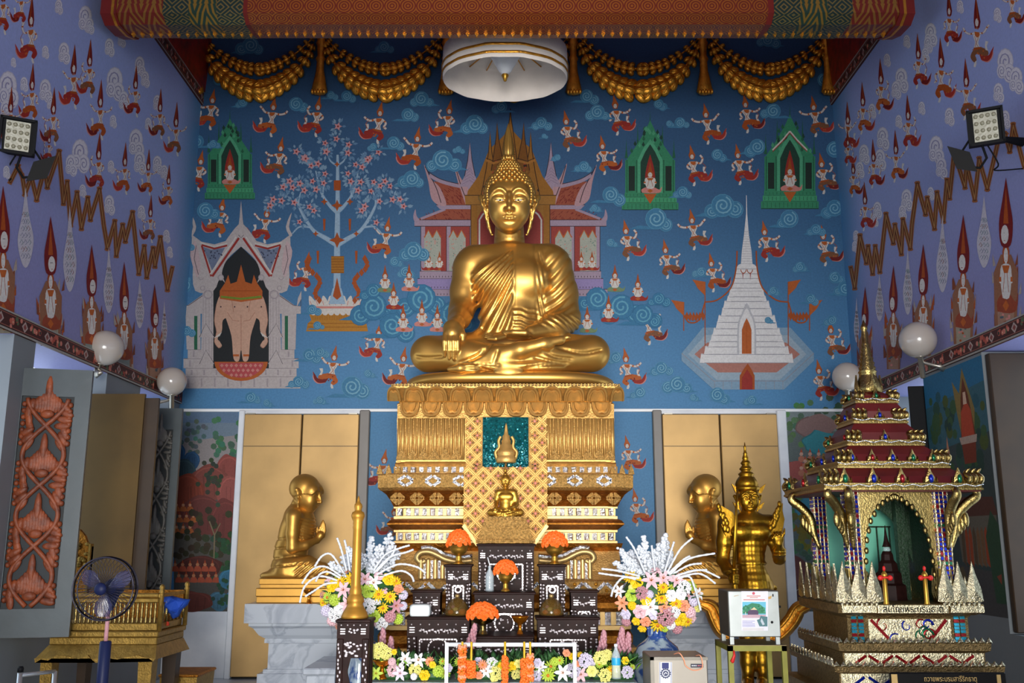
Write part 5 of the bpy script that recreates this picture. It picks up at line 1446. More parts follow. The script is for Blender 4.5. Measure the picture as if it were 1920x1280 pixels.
def side_wall(left):
 X=XL if left else XR;sg=-1 if left else 1
 b=MB()
 a0,a1=sorted((X,X+sg*WT))
 b.box((a0,YF,ZT0),(a1,YB,ZTOP),1)
 b.box((a0,YF,Z_FL),(a1,YB,.60),2)
 piers=[(YB-.28,YB),(7.34,8.02),(5.92,6.2),(4.0,4.8),(2.0,2.8),(0,.8),(-2,-1.2),(YF,YF+.5)]if left else[(YB-.45,YB),(6.5,7.46),(4.3,5.2),(2.2,3.0),(.2,1.0),(-2,-1.2),(YF,YF+.5)]
 for y0,y1 in piers:b.box((a0,y0,.60),(a1,y1,ZT0),2)
 p=side_paint(left)
 if not left:
  q_=Paint(lambda u,v,e:(X-e,u,v))
  T=lambda a,c:(7.46-a*.96,ZT0-.02-c*1.75)
  def pl(pts,col):q_.poly([T(a,c)for a,c in pts],H(col))
  pl([(0,0),(1,0),(1,1),(0,1)],'3B4A4C');pl([(0,0),(1,0),(1,.12),(0,.16)],'2E6E92');pl([(0,.14),(1,.1),(1,.3),(0,.34)],'3A6470')
  for i in range(70):
   a,c=rm.uniform(.05,.95),rm.uniform(.1,.48);w_=rm.uniform(.03,.07)
   pl([(a+w_*math.cos(t),c+w_*.55*math.sin(t))for t in[PI*k/4 for k in range(8)]],rm.choice(('2F5146','3A5A3A','4A5A2E','2C5A66','26443E')))
  pl([(.5,.06),(.6,.12),(.68,.02),(.76,.12),(.82,.2),(.78,.3),(.58,.3),(.54,.2)],'8A7440');pl([(.57,.3),(.62,.14),(.68,.06),(.74,.14),(.8,.3)],'6A3420')
  pl([(.58,.3),(.6,.2),(.66,.17),(.72,.17),(.76,.2),(.78,.3)],'B84A30');pl([(.65,.17),(.66,.12),(.7,.12),(.71,.17)],'D8B498');pl([(.54,.30),(.82,.30),(.8,.33),(.56,.33)],'B8A090');pl([(.57,.33),(.79,.33),(.77,.41),(.59,.41)],'7C3828')
  pl([(.3,.36),(.33,.28),(.36,.36)],'C88A6A')
  pl([(.3,.62),(.45,.54),(.95,.55),(1,.62)],'5A3A34');pl([(.36,.62),(.98,.62),(.95,.82),(.4,.8)],'6A665C')
  for i in range(9):a=.42+i*.06;pl([(a,.8),(a,.68),(a+.03,.66),(a+.05,.7),(a+.045,.82)],rm.choice(('8C3A28','7A5A40','9C4A30','5A4A3A')))
  pl([(0,.8),(1,.84),(1,1),(0,1)],'4A4A4C');pl([(.8,.7),(.9,.6),(1,.66),(1,.95),(.86,.95)],'33503E');pl([(.2,.84),(.4,.82),(.5,.9),(.3,.96)],'5E5440');pl([(.9,.85),(.97,.84),(.96,.88)],'8C4A3A')
  o2=len(p.mb.v);p.mb.v+=q_.mb.v;p.mb.f+=[tuple(i+o2 for i in f)for f in q_.mb.f];p.mb.mi+=q_.mb.mi;p.mb.sm+=q_.mb.sm;p.mb.c+=q_.mb.c
 o_=len(b.v)
 b.v+=p.mb.v;b.f+=[tuple(i+o_ for i in f)for f in p.mb.f];b.mi+=[0]*len(p.mb.f);b.sm+=p.mb.sm;b.c+=p.mb.c
 struct(b.build('wall_left' if left else 'wall_right',[M_PAINT,M_SIDE,M_GREYW]))
M_GREYW=mat('grey_white_plaster','80868A',.5,var=.06,vscale=3)
side_wall(True);side_wall(False)
# painted borders
def border(left,z0,z1,name,per):
 X=XL if left else XR;sg=1 if left else-1
 b=MB();a0,a1=sorted((X,X+sg*.02));b.box((a0,3.0,z0),(a1,YB,z1),0,H('4A2420'))
 p=Paint(lambda y,z,e:(X+sg*(.02+e),y,z));h=z1-z0
 for a,c,col in((0,.10,'A8A49C'),(.10,.18,'3A2420'),(.18,.22,'A06050'),(.82,.86,'A06050'),(.86,.92,'3A2420'),(.92,1.0,'A8A49C')):
  p.poly([(3,z0+h*a),(YB,z0+h*a),(YB,z0+h*c),(3,z0+h*c)],H(col))
 y=3.0;zc=(z0+z1)/2;r=random.Random(2)
 while y<YB-.02:
  p.poly([(y-per*.13,zc),(y,zc-h*.3),(y+per*.13,zc),(y,zc+h*.3)],H('B8A49C'));p.poly([(y-per*.07,zc),(y,zc-h*.18),(y+per*.07,zc),(y,zc+h*.18)],H('8C4A44'))
  for k in range(8):
   a=r.uniform(.16,.84)*per;c=r.uniform(-.26,.26)*h;w_=r.uniform(.035,.06)
   p.disc((y+a,zc+c),w_*per*1.2,H(r.choice(('C0604C','B05040','D08070','5A6A4C','3A3A34'))),6)
  p.disc((y+per/2,zc),h*.15,H('C8705C'),8);p.disc((y+per/2,zc),h*.06,H('E0B090'),6)
  y+=per
 o_=len(b.v);b.v+=p.mb.v;b.f+=[tuple(i+o_ for i in f)for f in p.mb.f];b.mi+=[0]*len(p.mb.f);b.sm+=p.mb.sm;b.c+=p.mb.c
 struct(b.build(name,M_PAINTS))
border(True,ZT0,ZT1,'trim_2',.3);border(False,ZT0,ZT1,'trim_3',.3)
border(True,ZU0,ZU1,'trim_4',.22);border(False,ZU0,ZU1,'trim_5',.22)
# red lacquered upper cladding above the borders
for left,nm in((True,'trim_6'),(False,'trim_7')):
 X=XL if left else XR;sg=1 if left else-1
 struct(MB().prism([(X,ZU1),(X+sg*.03,ZU1),(X+sg*.12,ZTOP),(X,ZTOP)],6.9,YB,0).build(nm,M_RED))
 # entrance wall behind the worshipper: three tall openings
b=MB();dz=4.6
xs=[XL-WT,-2.6,-1.35,-1.0,1.0,1.35,2.6,XR+WT]
b.box((xs[0],YF-.4,Z_FL),(xs[1],YF,ZTOP));b.box((xs[2],YF-.4,Z_FL),(xs[3],YF,dz));b.box((xs[4],YF-.4,Z_FL),(xs[5],YF,dz));b.box((xs[6],YF-.4,Z_FL),(xs[7],YF,ZTOP));b.box((xs[1],YF-.4,dz),(xs[6],YF,ZTOP))
struct(b.build('wall_front',M_GREYW))
# painted tie beam across the hall
def grid_mat(name,kind,ca,cb,sx=9.0,sz=9.0,rough=.4,metal_b=.8):
 """repeating gilt ornament on lacquer: rings (overlapping roundels) or lozenges, in object space"""
 m,nt,b=new_mat(name)
 L=nt.links.new
 tc=node(nt,'ShaderNodeTexCoord');sp=node(nt,'ShaderNodeSeparateXYZ');L(tc.outputs['Object'],sp.inputs[0])
 def mth(op,a,c=None):
  n=node(nt,'ShaderNodeMath',operation=op)
  for i,x in enumerate((a,c)):
   if x is None:continue
   if isinstance(x,(int,float)):n.inputs[i].default_value=x
   else:L(x,n.inputs[i])
  return n.outputs[0]
 x=mth('MULTIPLY',sp.outputs['X'],sx);z=mth('MULTIPLY',mth('ADD',sp.outputs['Z'],mth('MULTIPLY',sp.outputs['Y'],-1.0)),sz)
 fx=mth('SUBTRACT',mth('FRACT',x),.5);fz=mth('SUBTRACT',mth('FRACT',z),.5)
 if kind=='rings':
  d=mth('SQRT',mth('ADD',mth('MULTIPLY',fx,fx),mth('MULTIPLY',fz,fz)))
  f=mth('SINE',mth('MULTIPLY',d,38.0))
  f=mth('GREATER_THAN',f,.15)
 elif kind=='lozenge':
  d=mth('ADD',mth('ABSOLUTE',fx),mth('ABSOLUTE',fz))
  f=mth('GREATER_THAN',mth('SINE',mth('MULTIPLY',d,25.0)),.35)
 else:
  d=mth('ADD',mth('MULTIPLY',mth('ABSOLUTE',fx),2.0),mth('FRACT',z))
  f=mth('GREATER_THAN',mth('SINE',mth('MULTIPLY',d,14.0)),.2)
 mx=node(nt,'ShaderNodeMix',data_type='RGBA');mx.inputs['A'].default_value=(*H(ca),1);mx.inputs['B'].default_value=(*H(cb),1)
 L(f,mx.inputs['Factor']);L(mx.outputs['Result'],b.inputs['Base Color'])
 L(mth('MULTIPLY',f,metal_b),b.inputs['Metallic']);b.inputs['Roughness'].default_value=rough
 return m
M_BEAMR=grid_mat('red_beam_roundels','rings','6E2012','BC7E38',8.5,8.5)
M_BEAMA=grid_mat('red_beam_arrows','arrow','6E2012','B88A40',5.5,3.2)
M_BEAMG=grid_mat('green_beam_lozenges','lozenge','16302C','A08A50',7.0,7.0)
M_BEAMF=grid_mat('green_beam_flames','arrow','1F3A2C','B8903E',6.0,3.2)
M_BEAME=mat('beam_end_red','6E1A10',.45,var=.1)
YBM=6.4
sec=[(YBM,5.75),(YBM,4.99),(YBM+.09,4.945),(YBM+.27,4.965),(YBM+.42,5.02),(YBM+.5,5.12),(YBM+.5,5.75)]
beam=thing('tie_beam','red and gold painted beam spanning the hall overhead between both side walls','beam',(0,YBM+.25,5.0))
def bx_(u):return P(u,30,YBM)[0]
def beam_piece(name,u0,u1,m,grow=0.0,inset=0):
 mb=MB()
 cy,cz=YBM+.25,5.35
 rg=lambda x,g:[(x,cy+(y-cy)*(1+g),cz+(z-cz)*(1+g))for y,z in sec]
 mb.loft([rg(bx_(u0),grow),rg(bx_(u1),grow)],True,True,0,False)
 return mb.build(name,m,beam)
beam_piece('roundel_field',462,1442,M_BEAMR)
for a,b_,m,g,nm in((216,304,M_BEAMA,.0,'arrow_band'),(304,352,M_BEAMG,.012,'lozenge_band'),(352,405,M_BEAMF,.004,'flame_band'),(405,455,M_BEAMG,.012,'lozenge_band'),(455,463,M_BEAME,.006,'edge_band'),(188,217,M_BEAME,.03,'beam_end'),(1600,1688,M_BEAMA,.0,'arrow_band'),(1554,1600,M_BEAMG,.012,'lozenge_band'),(1502,1554,M_BEAMF,.004,'flame_band'),(1452,1502,M_BEAMG,.012,'lozenge_band'),(1441,1453,M_BEAME,.006,'edge_band'),(1687,1716,M_BEAME,.03,'beam_end')):
 beam_piece(nm,a,b_,m,g)
for u in(208,1695):
 beam_piece('gilt_ring',u,u+5,M_GOLDS,.036)
for i in range(84):
 mb=MB();x=bx_(216)+(bx_(1690)-bx_(216))*(i+.5)/84;mb.prism([(x-.022,4.975),(x+.022,4.975),(x,4.935)],YBM+.25,YBM+.27);mb.build('gilt_point',M_GOLDS,beam)
 # gilded swags on the back wall
def lin_pt(u,v,off):return P(u,v,YB-off)
def leafy(mb,path,w0,w1,n,off,sc):
 """overlapping acanthus leaves along a hanging curve"""
 sp=spline(path,10);m=len(sp)
 for k in range(n):
  t=(k+.5)/n;i=int(t*(m-1));u,v=sp[i];a=sp[max(i-1,0)];b=sp[min(i+1,m-1)]
  du,dv=b[0]-a[0],b[1]-a[1];l=math.hypot(du,dv);du,dv=du/l,dv/l
  if t>.5:du,dv=-du,-dv
  ww=(w0+(w1-w0)*math.sin(PI*t))*.5
  for s in(-1,0,1):
   nx,ny=-dv*s,du*s
   cu,cv=u+nx*ww*.52,v+ny*ww*.52
   ex,ey=du*.75+nx*.65,dv*.75+ny*.65
   L_=ww*(1.0 if s else 1.05);W_=ww*.72
   c=lin_pt(cu+ex*L_*.2,cv+ey*L_*.2,off+(.085 if s==0 else.05));k_=S(YB,120);an=math.atan2(-ey,ex)
   R=Matrix.Rotation(-an,3,'Y')@Matrix.Rotation(.22,3,'Z')
   mb.ell(c,(L_*.78*k_,.035,W_*.72*k_),9,6,R=R)
   mb.ell((c[0],c[1]-.03,c[2]),(L_*.55*k_,.018,W_*.16*k_),7,5,R=R)
   # backing cord
 mb.tube([lin_pt(u,v,off+.05)for u,v in sp[::2]],[S(YB,120)*(w0+(w1-w0)*math.sin(PI*i/(len(sp[::2])-1)))*.20 for i in range(len(sp[::2]))],8,sq=.5)
TU=[366,598,836,1076,1322,1556]
wh=['at the far left corner','left of the white parasol, second from the left corner','behind the white parasol','right of the white parasol','at the far right corner']
for i in range(5):
 a,b_=TU[i]+10,TU[i+1]-10;c=(a+b_)/2
 t=thing('gilded_swag','gilded two-strand leaf garland %s'%wh[i],'garland',P(c,70,YB),'gilded swags along the top of the mural')
 mb=MB();leafy(mb,[(a-2,68),(a+30,98),(a+70,122),(c,130),(b_-70,122),(b_-30,98),(b_+2,68)],8,21,19,.0,1);mb.build('inner_strand',M_GOLDS,t)
 mb=MB();leafy(mb,[(a,82),(a+22,122),(a+62,156),(c,170),(b_-62,156),(b_-22,122),(b_,82)],12,36,19,.0,1)
 for s in(-1,1):
  V=[lin_pt(c,150,.02),lin_pt(c+s*14,160,.02),lin_pt(c,184,.02),lin_pt(c,164,.10)];mb.add(V,[(0,1,3),(1,2,3)])
 mb.build('outer_strand',M_GOLDS,t)
wt=['hanging in the far left corner','second from the left corner','half hidden by the left side of the white parasol','beside the right edge of the white parasol','second from the right corner','hanging in the far right corner']
for i,u in enumerate(TU):
 mb=MB();s=S(YB,120);c=lin_pt(u,178,.09)
 prof=[(0,0),(11,2),(14,6),(11,22),(7,44),(6,62),(8.5,68),(5.5,74),(6.5,92),(9,98),(6.5,104),(10,112),(8,121),(0,124)]
 mb.lathe([(r*s,z*s*1.07)for r,z in prof],c,16,sq=.6,flute=.10,nf=8)
 for k in range(5):mb.ell((c[0]+(k-2)*5.5*s,c[1]-.04,c[2]+3*s),(3*s,.03,5*s),6,5)
 tag(mb.build('gilded_tassel',M_GOLDS,org=c),'gilded hanging tassel between leaf garlands, %s'%wt[i],'tassel','gilded tassels along the top of the mural')
 # white tiered parasol above the image
YU=7.6
cu=P(947,151,YU);s=S(YU,130)
par=thing('ceremonial_parasol','white cloth parasol with gold braid hanging above the gilded image','parasol',cu)
RX=117*s
def ringz(r,z,n=64,wob=.0):return[(cu[0]+r*(1+wob*math.sin(9*2*PI*k/n)+wob*.7*math.sin(23*2*PI*k/n))*math.cos(2*PI*k/n),cu[1]+r*(1+wob*math.sin(9*2*PI*k/n)+wob*.7*math.sin(23*2*PI*k/n))*math.sin(2*PI*k/n),z+wob*.8*math.sin(13*2*PI*k/n))for k in range(n)]
z0=cu[2];hsk=.262
mb=MB()
mb.loft([ringz(RX*.985,z0,wob=.003),ringz(RX,z0+.02,wob=.003),ringz(RX*1.005,z0+hsk*.5,wob=.003),ringz(RX*.99,z0+hsk),ringz(RX*.9,z0+hsk+.05),ringz(.06,z0+hsk+.16),ringz(.02,z0+hsk+.17),ringz(.02,z0+hsk+.15),ringz(RX*.9,z0+hsk+.03),ringz(RX*.975,z0+hsk-.01),ringz(RX*.985,z0+hsk*.5,wob=.003),ringz(RX*.965,z0+.02,wob=.003),ringz(RX*.985,z0,wob=.003)],False,False)
mb.build('canopy_skirt',M_WHITE,par)
for zz in(.028,.095):
 mb=MB();mb.loft([ringz(RX*1.012,z0+zz,wob=.003),ringz(RX*1.02,z0+zz+.005,wob=.003),ringz(RX*1.02,z0+zz+.018,wob=.003),ringz(RX*1.012,z0+zz+.023,wob=.003)],False,False);mb.build('gold_braid',M_GOLDS,par)
for k in range(18):
 a=2*PI*(k+.5)/18;mb=MB()
 mb.tube([(cu[0]+.1*math.cos(a),cu[1]+.1*math.sin(a),z0+hsk+.10),(cu[0]+RX*.93*math.cos(a),cu[1]+RX*.93*math.sin(a),z0+hsk+.01)],.006,6);mb.build('rib',M_GOLDS,par)
mb=MB();mb.lathe([(.145,.2),(.152,.205),(.152,.195),(.14,.18),(.055,.03),(.028,0)],(cu[0],cu[1],z0+.055),24);mb.build('hub_cone',M_WHITEP,par)
mb=MB();mb.lathe([(0,-.065),(.012,-.06),(.02,-.035),(.032,-.012),(.026,.0),(.036,.012),(.03,.03),(0,.032)],(cu[0],cu[1],z0+.055),16);mb.build('finial_knob',M_BRASS,par)
mb=MB();mb.tube([(cu[0],cu[1],z0+hsk+.15),(cu[0],cu[1],ZTOP)],.014,8);mb.build('hanging_rod',M_GOLDS,par);par.rotation_euler=(math.radians(6.5),0,0)
# globe lamps
for u,v,r,Y,(bu,bv),left,wh_ in((198,652,33,7.15,(178,702),True,'on the left wall above the carved window leaf'),(322,715,27,8.35,(322,768),True,'in the left corner beside the painted elephant pavilion'),(1721,637,34,7.1,(1731,708),False,'on the right wall beside the jewelled spire'),(1588,706,27,8.35,(1590,766),False,'in the right corner beside the painted white stupa')):
 c=P(u,v,Y);t=thing('globe_lamp','white opal globe wall lamp %s'%wh_,'lamp',c,'globe wall lamps')
 s=S(Y,v);mb=MB();mb.ell(c,(r*s,)*3,32,20);mb.build('globe',M_OPAL,t)
 b0=Vector(c);b1=Vector(P(bu,bv,Y));d=(b1-b0).normalized()
 mb=MB();mb.tube([b0+d*r*s*.93,b0+d*r*s*.99,b0+d*r*s*1.0,b1,b1+d*.005],[.04,.04,.021,.019,.010],14);mb.build('stem',M_CHROME,t)
 X=XL if left else XR
 pz=b0+d*(r*s*1.25);mb=MB()
 mb.tube([pz,(X+(.04 if left else-.04),pz.y,pz.z-.03),(X,pz.y,pz.z-.03)],[.012,.012,.045],10);mb.build('wall_arm',M_CHROME,t)
 # flood lamps on the side walls
def flood(left):
 Y=5.55 if left else 5.6
 c=P(33,255,Y)if left else P(1848,237,Y)
 t=thing('flood_lamp','black square LED flood lamp with barn door on the %s painted wall'%('left' if left else 'right'),'flood lamp',c,'wall flood lamps')
 sg=1 if left else-1
 fwd=Vector((sg*.42,-.88,-.22)).normalized();rt=Vector((0,0,1)).cross(fwd).normalized();up=rt.cross(fwd).normalized()
 if up.z<0:up=-up
 s=S(Y,250);C_=Vector(c)
 def B(o,hx,hy,hz,m,nm,par_=t):
  b=MB();b.obox(C_+rt*o[0]+up*o[1]+fwd*o[2],rt*hx,up*hy,fwd*hz);return b.build(nm,m,par_)
 hw,hh=31*s,34*s
 B((0,0,-.035),hw,hh,.035,M_BLACK,'housing')
 for a,b_ in((1,0),(-1,0),(0,1),(0,-1)):
  B((a*hw*.93,b_*hh*.93,.008),hw*(.07 if a else 1),hh*(.07 if b_ else 1),.014,M_BLACK,'bezel')
 B((0,0,.002),hw*.66,hh*.8,.004,M_LENS,'lens_panel')
 b=MB()
 for i in range(4):
  for j in range(4):b.ell(tuple(C_+rt*hw*.66*(-.75+.5*i)+up*hh*.8*(-.75+.5*j)+fwd*.006),(hw*.13,hw*.13,hw*.13),8,6)
 b.build('lens_cells',M_LENS,t)
 # hanging barn-door flap and arms
 b=MB();o=C_+rt*(sg*-1*hw*1.5 if False else sg*hw*1.75)*(1 if True else 1)+up*(-hh*1.45)
 ru=rt if left else-rt
 o=C_+ru*hw*1.25-up*hh*1.55
 A=[o+ru*hw*.95+up*hh*.78,o+ru*hw*.55-up*hh*.55,o-ru*hw*.55-up*hh*.88,o-ru*hw*.25+up*hh*.25]
 V=[p_+fwd*.03 for p_ in A]+[p_+fwd*.018 for p_ in A]
 b.add(V,[(0,1,2,3),(7,6,5,4),(0,4,5,1),(1,5,6,2),(2,6,7,3),(3,7,4,0)]);b.build('barn_door',M_BLACKG,t)
 b=MB();b.tube([C_+ru*hw*.3-up*hh*.95,C_+ru*hw*.1-up*hh*1.7-fwd*.03,C_+ru*hw*.5-up*hh*2.2-fwd*.02,o-up*hh*.5],.008,8)
 b.tube([C_+ru*hw*.95-up*hh*.6,o+up*hh*.35+ru*.02],.007,8);b.build('bracket_arm',M_BLACK,t)
 X=XL if left else XR
 b=MB();e=C_-fwd*.07
 b.tube([e,e+Vector((-sg*.1,.02,-.06)),(X,e.y+.03,e.z-.08)],[.016,.016,.03],8)
 b.tube(spline([tuple(e-up*.1),tuple(e-up*hh*2.0+Vector((-sg*.06,0,0))),tuple(e-up*hh*2.4-ru*.03),(X+sg*.01,e.y+.05,e.z-.25)],5),.005,6);b.build('wall_arm',M_BLACK,t)
flood(True);flood(False)
# gilded double doors in the back wall, each with its own pale frame, the jamb nearer the altar darker
for i,(u0,uL,um,uR,u1,nm,sd)in enumerate(((447,458,567,674,693,'door_1','left'),(1224,1241,1349,1457,1475,'door_2','right'))):
 vt,vb=776,1268
 X=lambda u:P(u,776,YB-.08)[0]
 zt,zb=zv(vt,YB-.08),0.02
 org=((X(uL)+X(uR))/2,YB,0)
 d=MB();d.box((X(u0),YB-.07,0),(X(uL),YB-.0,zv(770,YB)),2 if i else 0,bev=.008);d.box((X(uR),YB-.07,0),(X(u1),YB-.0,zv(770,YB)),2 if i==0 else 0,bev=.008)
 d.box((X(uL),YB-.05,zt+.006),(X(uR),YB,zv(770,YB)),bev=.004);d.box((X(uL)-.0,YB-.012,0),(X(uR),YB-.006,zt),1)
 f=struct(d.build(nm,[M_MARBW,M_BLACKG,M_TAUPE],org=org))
 for k,(a,b_)in enumerate(((uL+.7,um-1.2),(um+1.2,uR-.7))):
  l=MB();l.box((X(a),YB-.075,zb),(X(b_),YB-.02,zt),bev=.006)
  zs=zv(836,YB-.08);l.box((X(a)+.004,YB-.0765,zs-.003),(X(b_)-.004,YB-.07,zs+.003),1)
  l.build('door_leaf',[M_LEAFG,M_BROWN],f)
 h=MB()
 for zz in(zt+.01,):h.box((X(uL)+.02,YB-.085,zz-.012),(X(uL)+.1,YB-.05,zz));h.box((X(uR)-.1,YB-.085,zz-.012),(X(uR)-.02,YB-.05,zz))
 h.build('hinge_plate',M_CHROME,f)
 # tall gilded pedestal of the great image
YP=7.3
ped=thing('gilded_pedestal','tiered gold pedestal with lotus petals and mirror mosaic under the great image','pedestal',P(948,1270,YP)[:2]+(0,))
CXP=P(948,900,YP)[0];CYP=8.12
def zp(v,Y=YP):return zv(v,Y)
def hw(w,v,Y):return w*S(Y,v)/2
def redent(w2,yf,yb,n=2,st=.05):
 """square plan with stepped corners; w2 half-width, returns list of (x, y) anticlockwise from front left"""
 q_=[]
 xs=[w2-st*(n-i)for i in range(n+1)]
 # front edge left to right
 pts=[]
 for i in range(n+1):
  pts.append((xs[i],yf+st*i))
  if i<n:pts.append((xs[i],yf+st*(i+1)))
 out=[(-x,y)for x,y in pts[::-1]]+[(x,y)for x,y in pts]
 out+=[(w2,yb)]+[(-w2,yb)]
 return out
def tier(mb,prof,mi=0,st=.04,n=2,smooth=False,cap=True):
 """prof: [(pixel width, v, front depth)] from the bottom up"""
 rings=[]
 for w,v,Y in prof:
  z=zp(v,Y);rings.append([(CXP+x,y,z)for x,y in redent(hw(w,v,Y),Y,2*CYP-Y,n,st)])
 mb.loft(rings,cap,cap,mi,smooth)
def step(name,prof,m,**k):
 b=MB();tier(b,prof,**k);return b.build(name,m,ped)
step('lower_base',[(520,1285,7.02),(520,1252,7.02),(500,1250,7.05),(500,1216,7.06),(480,1214,7.10)],M_GOLDC)
step('carved_band',[(478,1214,7.10),(484,1206,7.08),(484,1192,7.08),(470,1180,7.12)],M_GOLDB)
step('mirror_ledge',[(478,1181,7.09),(478,1173,7.09),(452,1172,7.18),(452,1146,7.18)],M_GOLDL)
step('brown_moulding',[(456,1147,7.17),(462,1140,7.15),(462,1130,7.15),(450,1114,7.2)],M_GOLDB)
step('zigzag_cornice',[(458,1115,7.16),(466,1112,7.14),(466,1090,7.14),(458,1087,7.16)],M_GOLDO)
step('scroll_stage',[(448,1088,7.2),(440,1070,7.24),(430,1032,7.3)],M_GOLDC)
step('dark_cavetto',[(430,1033,7.3),(440,1026,7.26),(445,1018,7.24)],M_GOLDB)
step('mirror_frieze_lower',[(424,1019,7.3),(424,1014,7.3),(416,1013,7.33),(416,998,7.33),(424,997,7.3),(424,992,7.3)],M_GOLDL)
step('ogee_moulding',[(424,993,7.3),(434,989,7.27),(450,983,7.2),(450,980,7.2),(440,975,7.24),(426,972,7.3)],M_GOLDB)
step('mirror_frieze_upper',[(424,972,7.3),(424,967,7.3),(416,966,7.33),(416,953,7.33),(424,952,7.3),(424,948,7.3)],M_GOLDL)
step('leaf_cavetto',[(424,949,7.3),(436,938,7.26),(452,926,7.2),(470,919,7.12)],M_GOLDB)
step('diamond_cornice',[(472,919,7.12),(480,916,7.09),(484,913,7.07),(484,889,7.07),(480,887,7.09)],M_GOLDO)
step('bead_course',[(424,888,7.2),(424,873,7.22),(418,872,7.24),(420,868,7.23),(416,865,7.25),(416,862,7.25)],M_GOLDC)
step('fluted_stage',[(408,864,7.28),(408,783,7.28)],M_GOLDC,n=1,st=.015)
step('lotus_core',[(408,784,7.26),(408,756,7.28),(400,753,7.3),(404,748,7.28),(430,727,7.18),(432,719,7.17)],M_GOLDC,n=1,st=.03)
# flutes: rounded pleats with pointed lower hems
b=MB();z0,z1=zp(862,7.27),zp(784,7.27);xw=hw(408,824,7.28)
n=54
for i in range(n):
 x=CXP-xw+2*xw*(i+.5)/n
 if abs(x-CXP)<hw(152,824,7.27):continue
 w=xw/n*(1.05 if i%2 else.8)
 b.lathe([(w,0),(w,z1-z0)],(x,7.278,z0),8,sq=1.2)
b.split('pleat',M_PETAL,ped)
b=MB()
for i in range(20):
 x=CXP-xw+2*xw*(i+.5)/20
 if abs(x-CXP)<hw(165,824,7.27):continue
 w=xw/20;zz=zp(850,7.25)
 b.prism([(x-w,zz-.045),(x+w,zz-.045),(x+w*.9,zz-.02),(x,zz+.04),(x-w*.9,zz-.02)],7.255,7.28)
 b.prism([(x-w*.5,zz-.045),(x+w*.5,zz-.045),(x,zz+.0)],7.248,7.27)
b.split('hem_point',M_GOLDO,ped)
# two rows of lotus petals round the top
def petal(b,x0,x1,zb,zt,yb,yt,up,side=0):
 """moulded petal: a raised lip and two inner ripples; base at zb, rounded end at zt"""
 for lev,(kx,kz,dy)in enumerate(((1.0,1.0,.0),(.94,.97,.026),(.80,.85,.026),(.76,.81,.002),(.62,.68,.004),(.58,.63,.024),(.40,.44,.020))):
  m=12;cx=(x0+x1)/2;w=(x1-x0)/2*kx
  ring0,ring1=[],[]
  for i in range(m+1):
   a=PI*i/m
   ex=math.copysign(abs(math.cos(a))**.8,math.cos(a));ez=abs(math.sin(a))**.75
   if lev>=3:ez*=1-.16*math.exp(-(math.cos(a)/.22)**2)
   t=kz*ez;z=zb+(zt-zb)*t;y=yb+(yt-yb)*t
   ring0.append((cx+w*ex,y,z))
  if lev==0:prev=ring0;pd=0;continue
  cur=[(x,y-dy,z)for x,y,z in ring0]
  b.loft([prev,cur],False,False,0,True,closed=False)
  prev=cur
 b.add(prev+[(prev[0][0]*.5+prev[-1][0]*.5,yb-.014,zb)],[tuple([i,i+1,len(prev)])for i in range(len(prev)-1)],0,True)
b=MB()
zb,zt=zp(753,7.29),zp(724,7.17)
for i in range(9):
 a=CXP+(i-4.5)*hw(86,738,7.2);petal(b,a+.004,a+hw(86,738,7.2)-.004,zb,zt,7.27,7.16,True)
for s_ in(-1,1):
 x=CXP+s_*hw(394,738,7.2);petal(b,min(x,x+s_*.11),max(x,x+s_*.11),zb,zt,7.28,7.18,True)
b.split('upper_lotus_petal',M_PETAL,ped)
b=MB();zb2,zt2=zp(755,7.29),zp(782,7.24)
for i in range(10):
 w=hw(80,768,7.25);a=CXP+(i-5)*w;petal(b,a+.004,a+w-.004,zb2,zt2,7.28,7.225,False)
b.split('lower_lotus_petal',M_PETAL,ped)
b=MB()
for i in range(64):
 x=CXP+hw(432,722,7.17)*(-1+2*(i+.5)/64);b.ell((x,7.165,zp(721.5,7.17)),(.011,.012,.010),8,6)
b.split('bead',M_GOLDL,ped)
# mirror inlays of the friezes and cornices
def tiles(name,v,Y,w,n,tw,th,skip=80,m=M_MIRR):
 b=MB()
 for i in range(n):
  x=CXP+hw(w,v,Y)*(-1+2*(i+.5)/n)
  if abs(x-CXP)<hw(skip*2,v,Y):continue
  j=random.uniform(-.012,.012)
  b.obox((x,Y-.004,zp(v,Y)),(tw,j*.4,j*.1),(-j*.4,.006,0),(0,-j*.5,th))
 b.split(name,m,ped)
tiles('mirror_tile',959.5,7.33,410,27,.017,.026);tiles('mirror_tile',1005.5,7.33,410,27,.018,.026);tiles('mirror_tile',1159,7.18,446,22,.02,.045,60)
tiles('mirror_tile',880.5,7.21,420,28,.016,.02)
def frame_lozenge(b,x,z,y,rx,rz,t):
 for sx in(-1,1):
  for sz in(-1,1):
   A,B=Vector((x+sx*rx,y,z)),Vector((x,y,z+sz*rz));c=(A+B)/2;d=(B-A)/2*.86;n_=Vector((-d.z,0,d.x)).normalized()
   b.obox(c,d,(0,.006,0),n_*t)
b=MB()
for du in(-187,-136,-84,-55,80,130,185):frame_lozenge(b,CXP+du*S(7.07,900),zp(901,7.07),7.066,.058,.038,.011)if abs(du)>75 else None
for du in(-216,216):b.ell((CXP+du*S(7.12,900),7.15,zp(901,7.12)),(.022,.012,.03),8,6)
b.split('mirror_bar',M_MIRR,ped)
b=MB()
for i in range(22):
 x=CXP+hw(460,1101,7.14)*(-1+2*(i+.5)/22);zc=zp(1101,7.14);w=hw(460,1101,7.14)/22
 if abs(x-CXP)<.12:pass
 A=(zc-.035,zc+.035)if i%2 else(zc+.035,zc-.035)
 d=Vector((w,0,(A[1]-A[0])/2));n_=Vector((-d.z,0,d.x)).normalized();b.obox((x,7.134,zc),d*.9,(0,.006,0),n_*.012)
